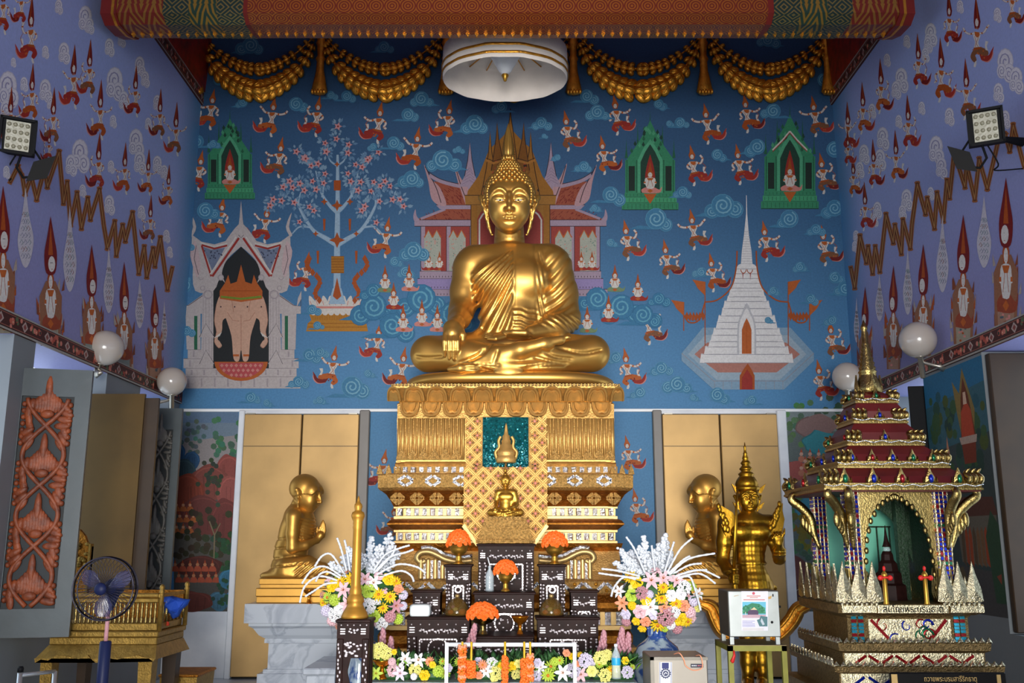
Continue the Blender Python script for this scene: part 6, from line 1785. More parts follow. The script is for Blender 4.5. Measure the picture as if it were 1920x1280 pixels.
b.split('mirror_zigzag_bar',M_MIRR,ped)
b=MB()
for i in range(23):
 x=CXP+hw(460,1101,7.14)*(-1+2*i/23);b.ell((x,7.135,zp(1101+(6 if i%2 else-6),7.14)),(.014,.012,.014),8,6)
b.split('gold_rosette',M_GOLDS,ped)
# carved leaf slants in the cavetto
b=MB()
for i in range(12):
 x=CXP+hw(440,933,7.2)*(-1+2*(i+.5)/12)
 if abs(x-CXP)<hw(150,933,7.2):continue
 for k in range(3):
  r0=.055-.017*k
  frame_lozenge(b,x,zp(934,7.2),7.175-.01*k,r0,r0*.9,.006)
b.split('carved_bar',M_GOLDO,ped)
# lion-leg scrolls with mirrored fluting
for s_ in(-1,1):
 X=lambda du:CXP+s_*du*S(7.2,1060)
 b=MB()
 path=spline([(62,1050),(90,1052),(112,1048),(128,1040),(144,1034),(160,1036),(166,1046),(158,1054),(150,1050)],6)
 b.tube([(X(d),7.19,zp(v,7.2))for d,v in path],[.022]*len(path),8);b.build('scroll_moulding',M_GOLDL,ped)
 b=MB();pts=[(62,1044),(90,1046),(110,1042),(126,1034),(142,1028),(158,1029)]
 b.tube([(X(d),7.2,zp(v-2,7.2))for d,v in spline(pts,5)],.016,8);b.build('mirror_scroll',M_MIRR,ped)
 b=MB()
 for i in range(7):d=70+i*13.5;top=1058 if i<4 else 1050;b.box((X(d)-.012,7.18,zp(1085,7.2)),(X(d)+.012,7.22,zp(top,7.2)))
 b.split('mirror_flute',M_MIRR,ped)
 b=MB()
 for i in range(7):d=76.7+i*13.5;top=1056 if i<4 else 1046;b.box((X(d)-.017,7.165,zp(1087,7.2)),(X(d)+.017,7.22,zp(top,7.2)),bev=.012)
 b.split('gold_flute',M_GOLDL,ped)
 # small pointed leaf crest at the cornice corners
b=MB()
for s_ in(-1,1):
 for d in(236,219,202):
  x=CXP+s_*d*S(7.1,885);z=zp(889,7.1);b.prism([(x-.022,z),(x+.022,z),(x+.016,z+.03),(x,z+.075),(x-.016,z+.03)],7.09,7.12)
b.split('crest_leaf',M_GOLDO,ped)
# hanging cloth panel of gilt lattice on the front
CL=P(947,900,7.03)[0]
pan=[(870,876,7.05),(1026,876,7.05),(1026,985,7.05),(1000,1022,7.05),(896,1022,7.05),(869,985,7.05)]
b=MB();PT=[(P(u,v,Y)[0],zv(v,Y))for u,v,Y in pan]
b.prism(PT,7.03,7.06);
up=[(873,782,7.2),(1025,782,7.2),(1025,878,7.2),(873,878,7.2)]
b.prism([(P(u,v,Y)[0],zv(v,Y))for u,v,Y in up],7.205,7.24)
b.build('lattice_panel',M_PANEL,ped)
def clip_seg(a,c,poly):
 """clip segment to a convex polygon"""
 t0,t1=0.0,1.0;d=(c[0]-a[0],c[1]-a[1]);n=len(poly)
 ar=sum(poly[i][0]*poly[(i+1)%n][1]-poly[(i+1)%n][0]*poly[i][1]for i in range(n))
 P_=poly if ar>0 else poly[::-1]
 for i in range(n):
  e0,e1=P_[i],P_[(i+1)%n];nx,nz=-(e1[1]-e0[1]),e1[0]-e0[0]
  num=nx*(a[0]-e0[0])+nz*(a[1]-e0[1]);den=nx*d[0]+nz*d[1]
  if abs(den)<1e-9:
   if num<0:return None
   continue
  t=-num/den
  if den>0:t0=max(t0,t)
  else:t1=min(t1,t)
 return(t0,t1)if t0<t1-1e-4 else None
bars=MB();ros=MB();pet=MB()
def lattice(poly,y,cell,skip=None):
 xs=[a for a,c in poly];zs=[c for a,c in poly];x0,x1,z0,z1=min(xs),max(xs),min(zs),max(zs);cz=(z0+z1)/2;cx=(x0+x1)/2
 R_=(x1-x0)+(z1-z0)
 inside=lambda x,z:clip_seg((x-1e-3,z),(x+1e-3,z),poly)is not None and x0<x<x1 and z0<z<z1 and(skip is None or not skip(x,z))
 k=int(R_/cell)+1
 for i in range(-k,k+1):
  for sg in(-1,1):
   a=(cx+i*cell-R_,cz-sg*R_);c=(cx+i*cell+R_,cz+sg*R_);r=clip_seg(a,c,poly)
   if not r:continue
   A=Vector((a[0]+(c[0]-a[0])*r[0],y,a[1]+(c[1]-a[1])*r[0]));B=Vector((a[0]+(c[0]-a[0])*r[1],y,a[1]+(c[1]-a[1])*r[1]))
   segs=[(A,B)]
   if skip:
    m=60;segs=[];run=None
    for j in range(m+1):
     p_=A.lerp(B,j/m)
     if not skip(p_.x,p_.z):
      if run is None:run=p_
      last=p_
     elif run is not None:segs.append((run,last));run=None
    if run is not None:segs.append((run,last))
   for A2,B2 in segs:
    if(B2-A2).length<.01:continue
    d=(B2-A2)/2;n_=Vector((-d.z,0,d.x)).normalized()
    for o in(-.0062,.0062):bars.obox((A2+B2)/2+n_*o,d,(0,.006,0),n_*.0024)
  for j in range(-k,k+1):
   for h_ in(0,.5):
    x,z=cx+(i+h_)*cell,cz+(j+h_)*cell
    for(xx,zz)in((x+cell/2,z),):
     if inside(xx,zz):
      ros.ell((xx,y-.006,zz),(.0125,.010,.0125),8,6)
      for dx,dz in((1,0),(-1,0),(0,1),(0,-1)):pet.ell((xx+dx*.0205,y+.004,zz+dz*.0205),(.007,.004,.007),6,4)
lattice(PT,7.028,.108)
sq=lambda x,z:P(903,800,7.2)[0]<x<P(994,800,7.2)[0]
lattice([(P(u,v,Y)[0],zv(v,Y))for u,v,Y in up],7.203,.108,sq)
bars.build('lattice',M_GOLDC,ped)
ros.split('rosette',M_ROSE,ped);po_=pet.build('dark_piercings',M_BROWN,ped);po_['kind']='stuff'
b=MB()
for(a,c)in((PT[2],PT[3]),(PT[4],PT[5])):
 A,B=Vector((a[0],7.03,a[1])),Vector((c[0],7.03,c[1]));d=(B-A)/2;n_=Vector((-d.z,0,d.x)).normalized();b.obox((A+B)/2,d,(0,.02,0),n_*.012)
b.split('border_bar',M_GOLDL,ped)
# glitter square with its gilt emblem
sqm=MB();a0,a1=P(905,830,7.19),P(991,830,7.19);zt,zb=zv(782,7.19),zv(880,7.19)
sqm.box((a0[0],7.188,zb),(a1[0],7.21,zt));r_=random.Random(4)
sq_o=sqm.build('glitter_square',M_TEAL,ped)
g=MB()
for i in range(420):
 x=r_.uniform(a0[0]+.01,a1[0]-.01);z=zb+(zt-zb)*min(.98,abs(r_.gauss(0,.32))+.015);e=.0035*r_.uniform(.6,1.5);j=r_.uniform(-.6,.6);k=r_.uniform(-.9,.4)
 g.obox((x,7.186,z),(e,e*j,0),(-e*.1*j,e*.1,0),(0,e*k,e))
go_=g.build('sequins',M_TEALS,sq_o);go_['kind']='stuff'
e=MB();ex=P(949,830,7.17)[0];s_=S(7.17,830)
e.lathe([(r*s_,(868-v)*s_)for r,v in((17,868),(19,866),(18,856),(15,854),(17,852),(16,845),(12,843),(12,835),(9,833),(9,826),(7,824),(7,817),(4.5,815),(3,805),(2,798),(.3,793))],(ex,7.165,zv(868,7.17)),20,sq=.7)
for sx in(-1,1):
 e.tube(spline([(ex+sx*16*s_,7.17,zv(862,7.17)),(ex+sx*20*s_,7.17,zv(848,7.17)),(ex+sx*13*s_,7.17,zv(838,7.17)),(ex+sx*14*s_,7.17,zv(826,7.17)),(ex+sx*10*s_,7.17,zv(818,7.17))],5),[.012]*21,8)
e.lathe([(2*s_,0),(1.5*s_,12*s_),(14*s_,13*s_)],(ex,7.17,zv(880,7.17)),12)
e.build('crown_emblem',M_PETAL,sq_o)
# small seated image standing before the panel
YSI=6.82
si=thing('small_seated_image','small brass seated image on a tall stepped base before the lattice panel','statue',P(948,1018,YSI))
Fs=buddha_body(.022);buddha_hands(Fs);Vs,Fq=Fs.mesh()
base=np.array(P(957,712,7.7));tgt=np.array(P(948,969,YSI));k_=.158
tr=lambda V:(V-base)*k_+tgt
FH2=buddha_head(2.4);Vh2,Fh2=FH2.mesh()
sculpt_obj('body',[(tr(Vs),Fq),(tr(to_world(Vh2,frB)),Fh2)],M_BRASS,si)
b=MB();o=tr(to_world(np.array([-2,78,-14.0]),frB));s_=S(YSI,930)
b.lathe([(3.2*s_,0),(3.4*s_,3*s_),(1.8*s_,7*s_),(.8*s_,13*s_),(.2*s_,20*s_)],tuple(o),12);b.build('flame_finial',M_BRASS,si)
b=MB();X0_=P(948,1000,YSI)[0]
prof=[(54,1018),(54,1012),(48,1010),(46,1000),(44,992),(46,990),(42,986),(40,978),(38,975),(40,973),(34,969),(30,968)]
rings=[]
for w,v in prof:
 hw_=w*s_;z=zv(v,YSI-.1);d_=.10+hw_*.25
 rings.append([(X0_-hw_,YSI-d_,z),(X0_+hw_,YSI-d_,z),(X0_+hw_,YSI+d_,z),(X0_-hw_,YSI+d_,z)])
b.loft(rings,True,True,0,False);b.build('stepped_base',M_GOLDO,si)
# inlaid altar tables
pearl_r=random.Random(8)
def altar_table(u0,u1,vt,vb,Y,dep,label,kick=True,hollow=True):
 """dark wooden altar table: overhanging top, frieze, pierced front panel and corner legs, all inlaid with mother of pearl"""
 s=S(Y,(vt+vb)/2);x0,x1=P(u0,vt,Y)[0],P(u1,vt,Y)[0];zt,zb,zvis=zv(vt,Y),Z_FL,zv(1295,Y)
 cx=(x0+x1)/2;W=x1-x0;Hh=zt-zb
 t=thing('altar_table',label,'altar table',(cx,Y+dep/2,zb),'mother of pearl altar tables')
 top=min(.035,Hh*.14)
 b=MB();b.box((x0,Y,zt-top*.45),(x1,Y+dep,zt),bev=.005);b.box((x0+.012,Y+.012,zt-top),(x1-.012,Y+dep-.012,zt-top*.45));b.build('tabletop',M_DARKW,t)
 fz=zt-top;fh=min(.085,Hh*.28);xi0,xi1=x0+.014,x1-.014;yf=Y+.016
 b=MB();b.box((xi0,yf,fz-fh),(xi1,Y+dep-.016,fz));fr=b.build('frieze',M_DARKW,t)
 b=MB();n=max(5,int(W/.055))
 for i in range(n):b.ell((xi0+(xi1-xi0)*(i+.5)/n,yf,fz-.012),(.0045,.004,.0045),6,4)
 for sx in(-1,1):
  for k in range(3):b.obox((cx+sx*(W/2-.045),yf,fz-.03-k*.014),(.016,0,0),(0,.003,0),(0,0,.0026))
 m=max(4,int(W/.03))
 for i in range(m):
  xx=cx+W*.58*(-.5+(i+.5)/m);b.ell((xx,yf,fz-fh*.58+.006*math.sin(i*2.1)),(.010,.004,.006),6,4);b.ell((xx+.006,yf,fz-fh*.62+.010*math.cos(i*1.7)),(.004,.004,.008),5,4)
 o=b.build('frieze_inlay',M_PEARL,t,label='mother of pearl inlay');o['kind']='stuff'
 # legs and sides
 lz=fz-fh;lw=min(.06,W*.15)
 for sx in(-1,1):
  a,c=sorted((cx+sx*W/2-sx*.014,cx+sx*W/2-sx*(.014+lw)))
  b=MB();b.box((a,yf+.004,zb),(c,yf+.05,lz),bev=.004);b.box((a,Y+dep-.06,zb),(c,Y+dep-.016,lz));b.box((a if sx<0 else c-.02,yf+.05,zb),(a+.02 if sx<0 else c,Y+dep-.06,lz));b.build('leg',M_DARKW,t)
  b=MB();k=max(3,int((lz-zvis)/.022))
  for i in range(k):
   for dx in(-.3,.3):b.ell(((a+c)/2+dx*lw+pearl_r.uniform(-.004,.004),yf+.004,zvis+(lz-zvis)*(i+.5)/k+pearl_r.uniform(-.004,.004)),(.007,.004,.0055*pearl_r.uniform(.7,1.5)),6,4)
  o=b.build('leg_inlay',M_PEARL,t,label='mother of pearl inlay');o['kind']='stuff'
  # pierced centre panel with a roundel
 pz1=lz;pz0=max(zb,lz-(.26 if hollow else.4));pw=W/2-.014-lw
 b=MB();b.box((cx-pw,yf+.02,pz0),(cx+pw,yf+.035,pz1));b.build('front_panel',M_DARKW,t)
 b=MB();yy=yf+.019
 def bead_line(x_0,z_0,x_1,z_1,st=.018):
  L=math.hypot(x_1-x_0,z_1-z_0);k=max(2,int(L/st));d=Vector(((x_1-x_0)/k*.36,0,(z_1-z_0)/k*.36));nn=Vector((-d.z,0,d.x)).normalized()*.004
  for i in range(k):b.obox((x_0+(x_1-x_0)*(i+.5)/k,yy,z_0+(z_1-z_0)*(i+.5)/k),d,(0,.003,0),nn)
 e=.018;q0,q1,w=pz0+.02,pz1-e,pw-e
 bead_line(cx-w,q1,cx+w,q1);bead_line(cx-w,q1,cx-w,q0);bead_line(cx+w,q1,cx+w,q0)
 R_=min(w*.55,(q1-q0)*.5);zc=q1-.01-R_*.75
 for i in range(16):
  a=2*PI*i/16;b.obox((cx+R_*math.cos(a),yy,zc+R_*.95*math.sin(a)),(-R_*.13*math.sin(a),0,R_*.13*math.cos(a)),(0,.003,0),(.004*math.cos(a),0,.004*math.sin(a)))
 for i in range(int(14+W*40)):
  a,c=pearl_r.uniform(-w*.9,w*.9),pearl_r.uniform(q0,q1-.012)
  b.ell((cx+a,yy,c),(pearl_r.uniform(.004,.011),.003,pearl_r.uniform(.003,.008)),6,4)
 o=b.build('panel_inlay',M_PEARL,t,label='mother of pearl inlay');o['kind']='stuff'
 if not hollow:
  b=MB();b.box((cx-pw,yf+.04,zb),(cx+pw,Y+dep-.06,zb+.012));b.build('bottom_board',M_DARKW,t)
 return t
altar_table(893,1005,1019,1290,6.72,.27,'tall rear dark inlaid altar table carrying the small brass seated image')
altar_table(832,886,1058,1290,6.5,.22,'tall narrow inlaid table left of centre, marigold bowl on top')
altar_table(1008,1063,1058,1290,6.5,.22,'tall narrow inlaid table right of centre, marigold bowl on top')
altar_table(770,829,1106,1290,6.45,.22,'low outer left inlaid table behind the small white box')
altar_table(1067,1124,1106,1290,6.45,.22,'low outer right inlaid table beside the right flower vase')
altar_table(886,1005,1110,1290,6.38,.26,'middle inlaid table holding the water bottle and a marigold bowl')
altar_table(759,884,1156,1290,6.2,.23,'wide left front inlaid table holding the white box and a glass dome')
altar_table(1004,1126,1157,1290,6.2,.23,'wide right front inlaid table holding a glass dome')
altar_table(884,1002,1192,1300,5.98,.34,'centre front inlaid table carrying the footed bowls')
# footed bowls heaped with marigold garlands
def bowl(u,vb,Y,wpx,hpx,m,label,cat='bowl',foot='std',name='footed_bowl',grp='footed offering bowls'):
 s=S(Y,vb);c=P(u,vb,Y);t=thing(name,label,cat,c,grp)
 prof=[(.62,0),(.64,.03),(.5,.08),(.40,.14),(.34,.22),(.36,.36),(.30,.42),(.42,.5),(.8,.62),(.98,.8),(1.0,1.0),(1.06,1.02),(.97,1.0),(.9,.82),(.1,.64)]if foot=='std' else[(.58,0),(.6,.03),(.44,.1),(.28,.3),(.22,.42),(.30,.5),(.26,.56),(.4,.64),(.85,.76),(1.1,.94),(1.2,1.0),(1.08,.97),(.8,.82),(.1,.68)]
 b=MB();b.lathe([(r*wpx/2*s,z*hpx*s)for r,z in prof],c,28,flute=.0);b.build('bowl',m,t)
 return t
mar_r=random.Random(12)
def marigolds(u,vb,Y,wpx,hpx,label):
 s=S(Y,vb);c=P(u,vb,Y);t=thing('marigold_heap',label,'flowers',c,'marigold heaps in bowls')
 k=0;W,Hh=wpx/2*s,hpx*s
 for i in range(60):
  z=1-(i+.5)/60;r=math.sqrt(1-z*z);a=i*2.39996
  x,y,zz=W*.86*r*math.cos(a),W*.86*r*math.sin(a),Hh*(.12+.72*z)
  if y>W*.5:continue
  b=MB();R_=W*.235*mar_r.uniform(.85,1.15);o=Vector((c[0]+x,c[1]+y,c[2]+zz));nrm=Vector((x,y,zz*1.2)).normalized()
  rot=nrm.to_track_quat('Z','Y').to_matrix()
  for lay,(rr,hh,n)in enumerate(((1.0,.0,11),(.82,.3,9),(.55,.55,7))):
   ring=[]
   for j in range(n*2):
    al=2*PI*j/(n*2)+lay;q_=R_*rr*(1.0 if j%2 else.74);ring.append(o+rot@Vector((q_*math.cos(al),q_*math.sin(al),R_*(hh+(.12 if j%2 else 0)))))
   top=o+rot@Vector((0,0,R_*(hh+.35)));bot=o+rot@Vector((0,0,R_*(hh-.5)))
   m_=len(ring);b.add([tuple(p_)for p_ in ring]+[tuple(top),tuple(bot)],[(j,(j+1)%m_,m_)for j in range(m_)]+[((j+1)%m_,j,m_+1)for j in range(m_)],0,False)
  b.build('marigold',M_ORANGE,t);k+=1
 return t
bowl(860,1057,6.6,33,33,M_BRASS,'brass footed bowl on the tall left inlaid table');marigolds(860,1026,6.6,46,36,'orange marigolds heaped in the bowl on the tall left table')
bowl(1040,1057,6.6,34,32,M_BRASS,'brass footed bowl on the tall right inlaid table');marigolds(1040,1027,6.6,50,32,'orange marigolds heaped in the bowl on the tall right table')
bowl(948,1108,6.48,28,32,M_BRASS,'brass footed bowl on the middle table beside the water bottle');marigolds(948,1078,6.48,46,30,'orange marigolds heaped in the bowl on the middle table')
bowl(905,1192,6.12,44,34,M_PGOLD,'silver-gold pedestal dish under marigolds on the centre front table',foot='ped');marigolds(905,1161,6.12,60,32,'orange marigolds heaped on the pedestal dish of the centre front table')
bowl(975,1192,6.12,29,36,M_ORNG,'empty copper-gold pedestal dish on the centre front table',foot='ped')
# glass domes with flowers inside
for u,w_ in((857,'left'),(1034,'right')):
 Y=6.34;c=P(u,1154,Y);s=S(Y,1150);t=thing('glass_dome','tinted glass dome with flowers on the wide %s front inlaid table'%w_,'glass dome',c,'glass flower domes')
 b=MB();b.lathe([(r*s,z*s)for r,z in((23,1),(23.5,6),(22,14),(18,23),(11,30),(4,33),(2.5,33.5),(2.5,32.5),(10.5,29.5),(17.5,22.5),(21.6,14),(23,6),(22.5,1))],c,28);b.build('dome',M_GLASSD,t)
 b=MB();b.lathe([(2.5*s,32*s),(5*s,35*s),(4.5*s,38*s),(1*s,40*s)],c,14);b.build('knob',M_GOLDL,t)
 b=MB();b.lathe([(24*s,0),(24.5*s,.8*s),(23*s,1.6*s)],c,28);b.build('tray',M_DARKW,t)
 for i,(du,dz,r,m)in enumerate(((-12,7,5.5,M_ORANGE),(10,7,7.5,M_ORANGE),(0,6,5,M_LEAF),(-3,12,5,M_PYEL),(6,14,4,M_LEAF),(-8,16,4,M_MAUVE),(15,5,4,M_LEAF))):
  b=MB();b.ell((c[0]+du*s,c[1]-6*s+i*1.2*s,c[2]+dz*s),(r*s,r*s,r*.8*s),10,7);b.build('flower',m,t)
  # white box, water bottle
b=MB();c=P(788,1155,6.27);s=S(6.27,1150);rr=lambda x,z,r,w,h:[(x+sx*(w-r)+r*math.cos(a+.2618*i),z+sz*(h-r)+r*math.sin(a+.2618*i))for sx,sz,a in((1,1,0),(-1,1,PI/2),(-1,-1,PI),(1,-1,1.5*PI))for i in range(7)]
bp=[(rr(c[0],c[2]+11*s,5*s,19*s-d,11*s-d),y)for d,y in((.006,6.225),(0,6.232),(0,6.352),(.006,6.36))]
b.loft([[(x,y,z)for x,z in p_]for p_,y in bp])
tag(b.build('white_box',M_PLAST,org=c),'small rounded white plastic box on the wide left front table','box')
def bottle(u,vb,Y,r,h,label,lab=None,fill=None):
 c=P(u,vb,Y);s=S(Y,vb);t=thing('water_bottle',label,'bottle',c)
 b=MB();b.lathe([(r*.95*s,0),(r*s,2*s),(r*s,h*.30*s),(r*.93*s,h*.33*s),(r*s,h*.36*s),(r*s,h*.62*s),(r*.8*s,h*.74*s),(r*.36*s,h*.86*s),(r*.34*s,h*.96*s),(r*.28*s,h*.96*s),(r*.3*s,h*.86*s),(r*.74*s,h*.73*s),(r*.94*s,h*.62*s),(r*.94*s,2*s)],c,20);b.build('bottle_body',M_CLEAR,t)
 if lab:b=MB();b.lathe([(r*1.02*s,h*.40*s),(r*1.03*s,h*.41*s),(r*1.03*s,h*.60*s),(r*1.02*s,h*.61*s)],c,20);b.build('bottle_label',lab,t)
 b=MB();b.lathe([(r*.42*s,h*.93*s),(r*.42*s,h*1.0*s),(r*.3*s,h*1.01*s)],c,14);b.build('cap',M_WHITEP if lab else M_CLEAR,t)
 if fill:
  b=MB();b.lathe([(r*.9*s,2.5*s),(r*.9*s,h*.5*s)],c,20);b.build('drink',fill,t)
 return t,c,s
t,c,s=bottle(918,1108,6.5,8,46,'clear water bottle with a bent straw on the middle inlaid table')
b=MB();b.tube([(c[0],c[1],c[2]+20*s),(c[0]+0,c[1],c[2]+48*s),(c[0]-4*s,c[1],c[2]+62*s)],.004,6);b.build('straw',M_WHITEP,t)
# marble ledge with artificial flowers, rail and garlands
YL=5.7
zl=zv(1272,YL)
b=MB();b.box((P(693,1275,YL-.1)[0],YL-.16,Z_FL),(P(1196,1275,YL-.1)[0],YL+.22,zl),bev=.01)
tag(b.build('marble_ledge',M_MARB,org=(P(945,1275,YL)[0],YL,Z_FL)),'long white marble ledge holding the flower row before the altar','ledge')
# rail
rl=thing('white_rail','white tubular rail with hanging marigold garlands before the altar','rail',P(956,1340,5.35))
b=MB();b.tube([P(836,1208,5.35),P(1078,1208,5.35)],.011,10);b.build('top_bar',M_WHITEP,rl)
for u,u2 in((838,840),(1077,1079)):b=MB();b.box((P(u-3.2,1208,5.35)[0],5.335,Z_FL),(P(u+3.2,1208,5.35)[0],5.365,zv(1204,5.35)));b.build('post',M_WHITEP,rl)
gar_r=random.Random(3)
for i,(u,v0,v1,w)in enumerate(((867,1209,1278,8.5),(884,1238,1272,10),(947,1229,1285,7),(983,1235,1285,8.5),(994,1226,1278,7.5))):
 Y=5.325;c=P(u,1207,Y);s=S(Y,1250)
 t=thing('marigold_garland',['long pale marigold garland hanging leftmost on the white rail','short fat marigold garland second from the left on the rail','thin marigold garland hanging mid rail','broad marigold garland fourth along the rail','pale orange garland hanging rightmost on the rail'][i],'garland',c,'marigold garlands on the rail')
 b=MB();xs_=c[0];b.tube([(xs_,Y-.004,c[2]+.012),(xs_,Y-.006,zv(v0,Y)),(xs_,Y-.006,zv(min(v1,1290),Y))],.006,6);b.build('string',M_STRING,t)
 v=v0+3;k=0
 while v<v1:
  b=MB();z=zv(v,Y)
  for j in range(15):
   a=2*PI*j/15+k;rr=w*s*gar_r.uniform(.85,1.2)
   b.ell((xs_+rr*.62*math.cos(a),Y-.008+rr*.62*math.sin(a),z+gar_r.uniform(-.009,.009)),(rr*.36,rr*.36,.0075),6,4)
  b.build('blossom',M_ORANGE if i not in(0,4)or k%3 else M_PEACH,t);v+=6.2;k+=1
  # flower kit: a handful of blossoms made once, then copied
FL={}
fr_=random.Random(21)
def blossom(kind,m,m2=M_STAMEN):
 b=MB();R_=1.0
 if kind=='rose':
  for lay,(n,r0,tilt_,h0)in enumerate(((6,1.0,.35,0),(5,.75,.7,.12),(4,.5,1.05,.2),(3,.28,1.3,.26))):
   for k in range(n):
    a=2*PI*k/n+lay*.6;rot=Matrix.Rotation(a,3,'Z')@Matrix.Rotation(-tilt_,3,'Y')
    b.ell(tuple(Matrix.Rotation(a,3,'Z')@Vector((r0*.52,0,h0))),(r0*.5,r0*.48,.10),8,5,0,R=rot)
 elif kind=='lily':
  for k in range(6):
   a=2*PI*k/6;rot=Matrix.Rotation(a,3,'Z')
   pts=[(.05,.08,0),(.45,.24,.16),(.8,.2,.2),(1.15,.02,.05)]
   V=[]
   for x,w,z in pts:V+=[tuple(rot@Vector((x,-w,z+.05))),tuple(rot@Vector((x,0,z))),tuple(rot@Vector((x,w,z+.05)))]
   b.add(V,[f for i in range(3)for f in((i*3,i*3+3,i*3+4,i*3+1),(i*3+1,i*3+4,i*3+5,i*3+2))],0,True)
  for k in range(5):a=2*PI*k/5;b.tube([(0,0,0),(.22*math.cos(a),.22*math.sin(a),.5)],.03,5,1)
 elif kind=='daisy':
  for lay,(n,r,z)in enumerate(((12,1.0,0),(10,.75,.12),(8,.48,.24))):
   for k in range(n):a=2*PI*(k+.5*lay)/n;b.ell((r*.55*math.cos(a),r*.55*math.sin(a),z),(r*.5,.15,.05),6,4,0,R=Matrix.Rotation(a,3,'Z')@Matrix.Rotation(-.25-.2*lay,3,'Y'))
  b.ell((0,0,.26),(.24,.24,.14),8,5,1)
 elif kind=='pompon':
  for k in range(34):
   z=1-(k+.5)/24;
   if z<-.4:break
   r=math.sqrt(max(0,1-z*z));a=k*2.39996;b.ell((.72*r*math.cos(a),.72*r*math.sin(a),.72*z),(.27,.27,.22),6,4)
 elif kind=='hydrangea':
  for k in range(22):
   z=1-(k+.5)/18;r=math.sqrt(max(0,1-z*z));a=k*2.39996;o=Vector((.85*r*math.cos(a),.85*r*math.sin(a),.8*z))
   for j in range(4):
    t_=2*PI*j/4+k;b.ell(tuple(o+Vector((.16*math.cos(t_),.16*math.sin(t_),.03))),(.15,.15,.07),6,4)
 b.v=[(x,y,z)for x,y,z in b.v]
 me_o=b.build('flower',[m,m2]);me=me_o.data
 bpy.data.objects.remove(me_o);return me
for kd in('rose','lily','daisy','pompon','hydrangea'):
 for mn,m in(('yellow',M_YEL),('pale',M_PYEL),('lime',M_LIME),('pink',M_PINK),('mauve',M_MAUVE),('peach',M_PEACH),('lav',M_LAV),('white',M_WPET)):
  FL[kd,mn]=(kd,m)
CACHE={}
def put_flower(parent,kd,mn,pos,size,nrm,name='flower'):
 key=(kd,mn)
 if key not in CACHE:CACHE[key]=blossom(*FL[key])
 o=bpy.data.objects.new(name,CACHE[key]);COL.objects.link(o);o.parent=parent
 org=ORG[parent.name]
 o.location=tuple(pos[i]-org[i]for i in range(3));o.scale=(size,)*3
 o.rotation_mode='QUATERNION';o.rotation_quaternion=Vector(nrm).normalized().to_track_quat('Z','Y');return o
def leaf_blades(b,c,n,L,w,spread,rr,up=.5):
 for k in range(n):
  a=rr.uniform(0,2*PI);d=Vector((math.cos(a)*spread,math.sin(a)*spread,rr.uniform(up*.4,up*1.6))).normalized()
  o=Vector(c);e=o+d*L*rr.uniform(.7,1.2);m_=(o+e)/2+Vector((0,0,L*.08));sd=d.cross(Vector((0,0,1)));sd=(sd.normalized()if sd.length>.01 else Vector((1,0,0)))*w
  th=Vector((0,0,-w*.16));V=[o,m_+sd,e,m_-sd,m_+th*2-Vector((0,0,.0)),m_-th]
  b.add([tuple(q_)for q_ in V],[(0,1,5),(1,2,5),(2,3,5),(3,0,5),(1,0,4),(2,1,4),(3,2,4),(0,3,4)],0,True)
def bunch(u0,u1,label,items,seed):
 """one bunch of artificial flowers pushed into the ledge row"""
 r=random.Random(seed);c=P((u0+u1)/2,1268,YL);t=thing('flower_bunch',label,'flowers',(c[0],YL,zl),'artificial flower bunches on the marble ledge')
 b=MB()
 for k in range(int((u1-u0)/3)):
  x=P(r.uniform(u0,u1),1260,YL)[0];leaf_blades(b,(x,YL+r.uniform(-.04,.1),zl+r.uniform(0,.08)),4,.10,.018,.6,r,.8)
 b.build('leaves',M_LEAF,t)
 b=MB()
 for k in range(int((u1-u0)/6)):
  x=P(r.uniform(u0,u1),1260,YL)[0];leaf_blades(b,(x,YL-.05,zl+r.uniform(.02,.08)),4,.07,.010,.7,r,.6)
 b.build('light_leaves',M_LEAFY,t)
 b=MB()
 b.box((P(u0+4,1270,YL)[0],YL-.06,zl),(P(u1-4,1270,YL)[0],YL+.12,zl+.05),bev=.015);b.build('flower_foam',M_LEAF,t)
 for u,v,kd,mn,sz in items:
  Y=YL-.10+r.uniform(-.05,.05);put_flower(t,kd,mn,P(u,v,Y),sz*S(YL,1250),(r.uniform(-.35,.35),-1,r.uniform(.05,.6)))
  b2=MB();p_=P(u,v,Y);b2.tube([p_,(p_[0]*.5+P(u,1265,YL)[0]*.5,YL,zl+.03)],.004,5);b2.build('stalk',M_LEAFY,t)
Z_=lambda*a:a
bunch(697,775,'flower bunch at the left end of the ledge with big pale yellow blossoms',(Z_(712,1220,'hydrangea','pale',15),Z_(702,1216,'rose','pale',10),Z_(724,1224,'hydrangea','pale',12),Z_(739,1222,'rose','yellow',6),Z_(705,1262,'lily','lime',12),Z_(738,1256,'hydrangea','pink',12),Z_(750,1262,'lily','lav',13),Z_(752,1247,'pompon','white',5),Z_(760,1235,'lily','white',13),Z_(769,1240,'pompon','white',5),Z_(735,1240,'pompon','pink',8)),1)
bunch(768,850,'flower bunch left of the rail with a round yellow rose',(Z_(796,1266,'rose','yellow',11),Z_(778,1255,'hydrangea','pale',11),Z_(784,1238,'lily','white',14),Z_(806,1240,'daisy','peach',10),Z_(811,1246,'rose','yellow',7),Z_(822,1258,'pompon','lime',12),Z_(834,1262,'daisy','lime',11),Z_(840,1252,'rose','lav',9),Z_(776,1268,'pompon','white',7),Z_(830,1240,'daisy','lime',8)),2)
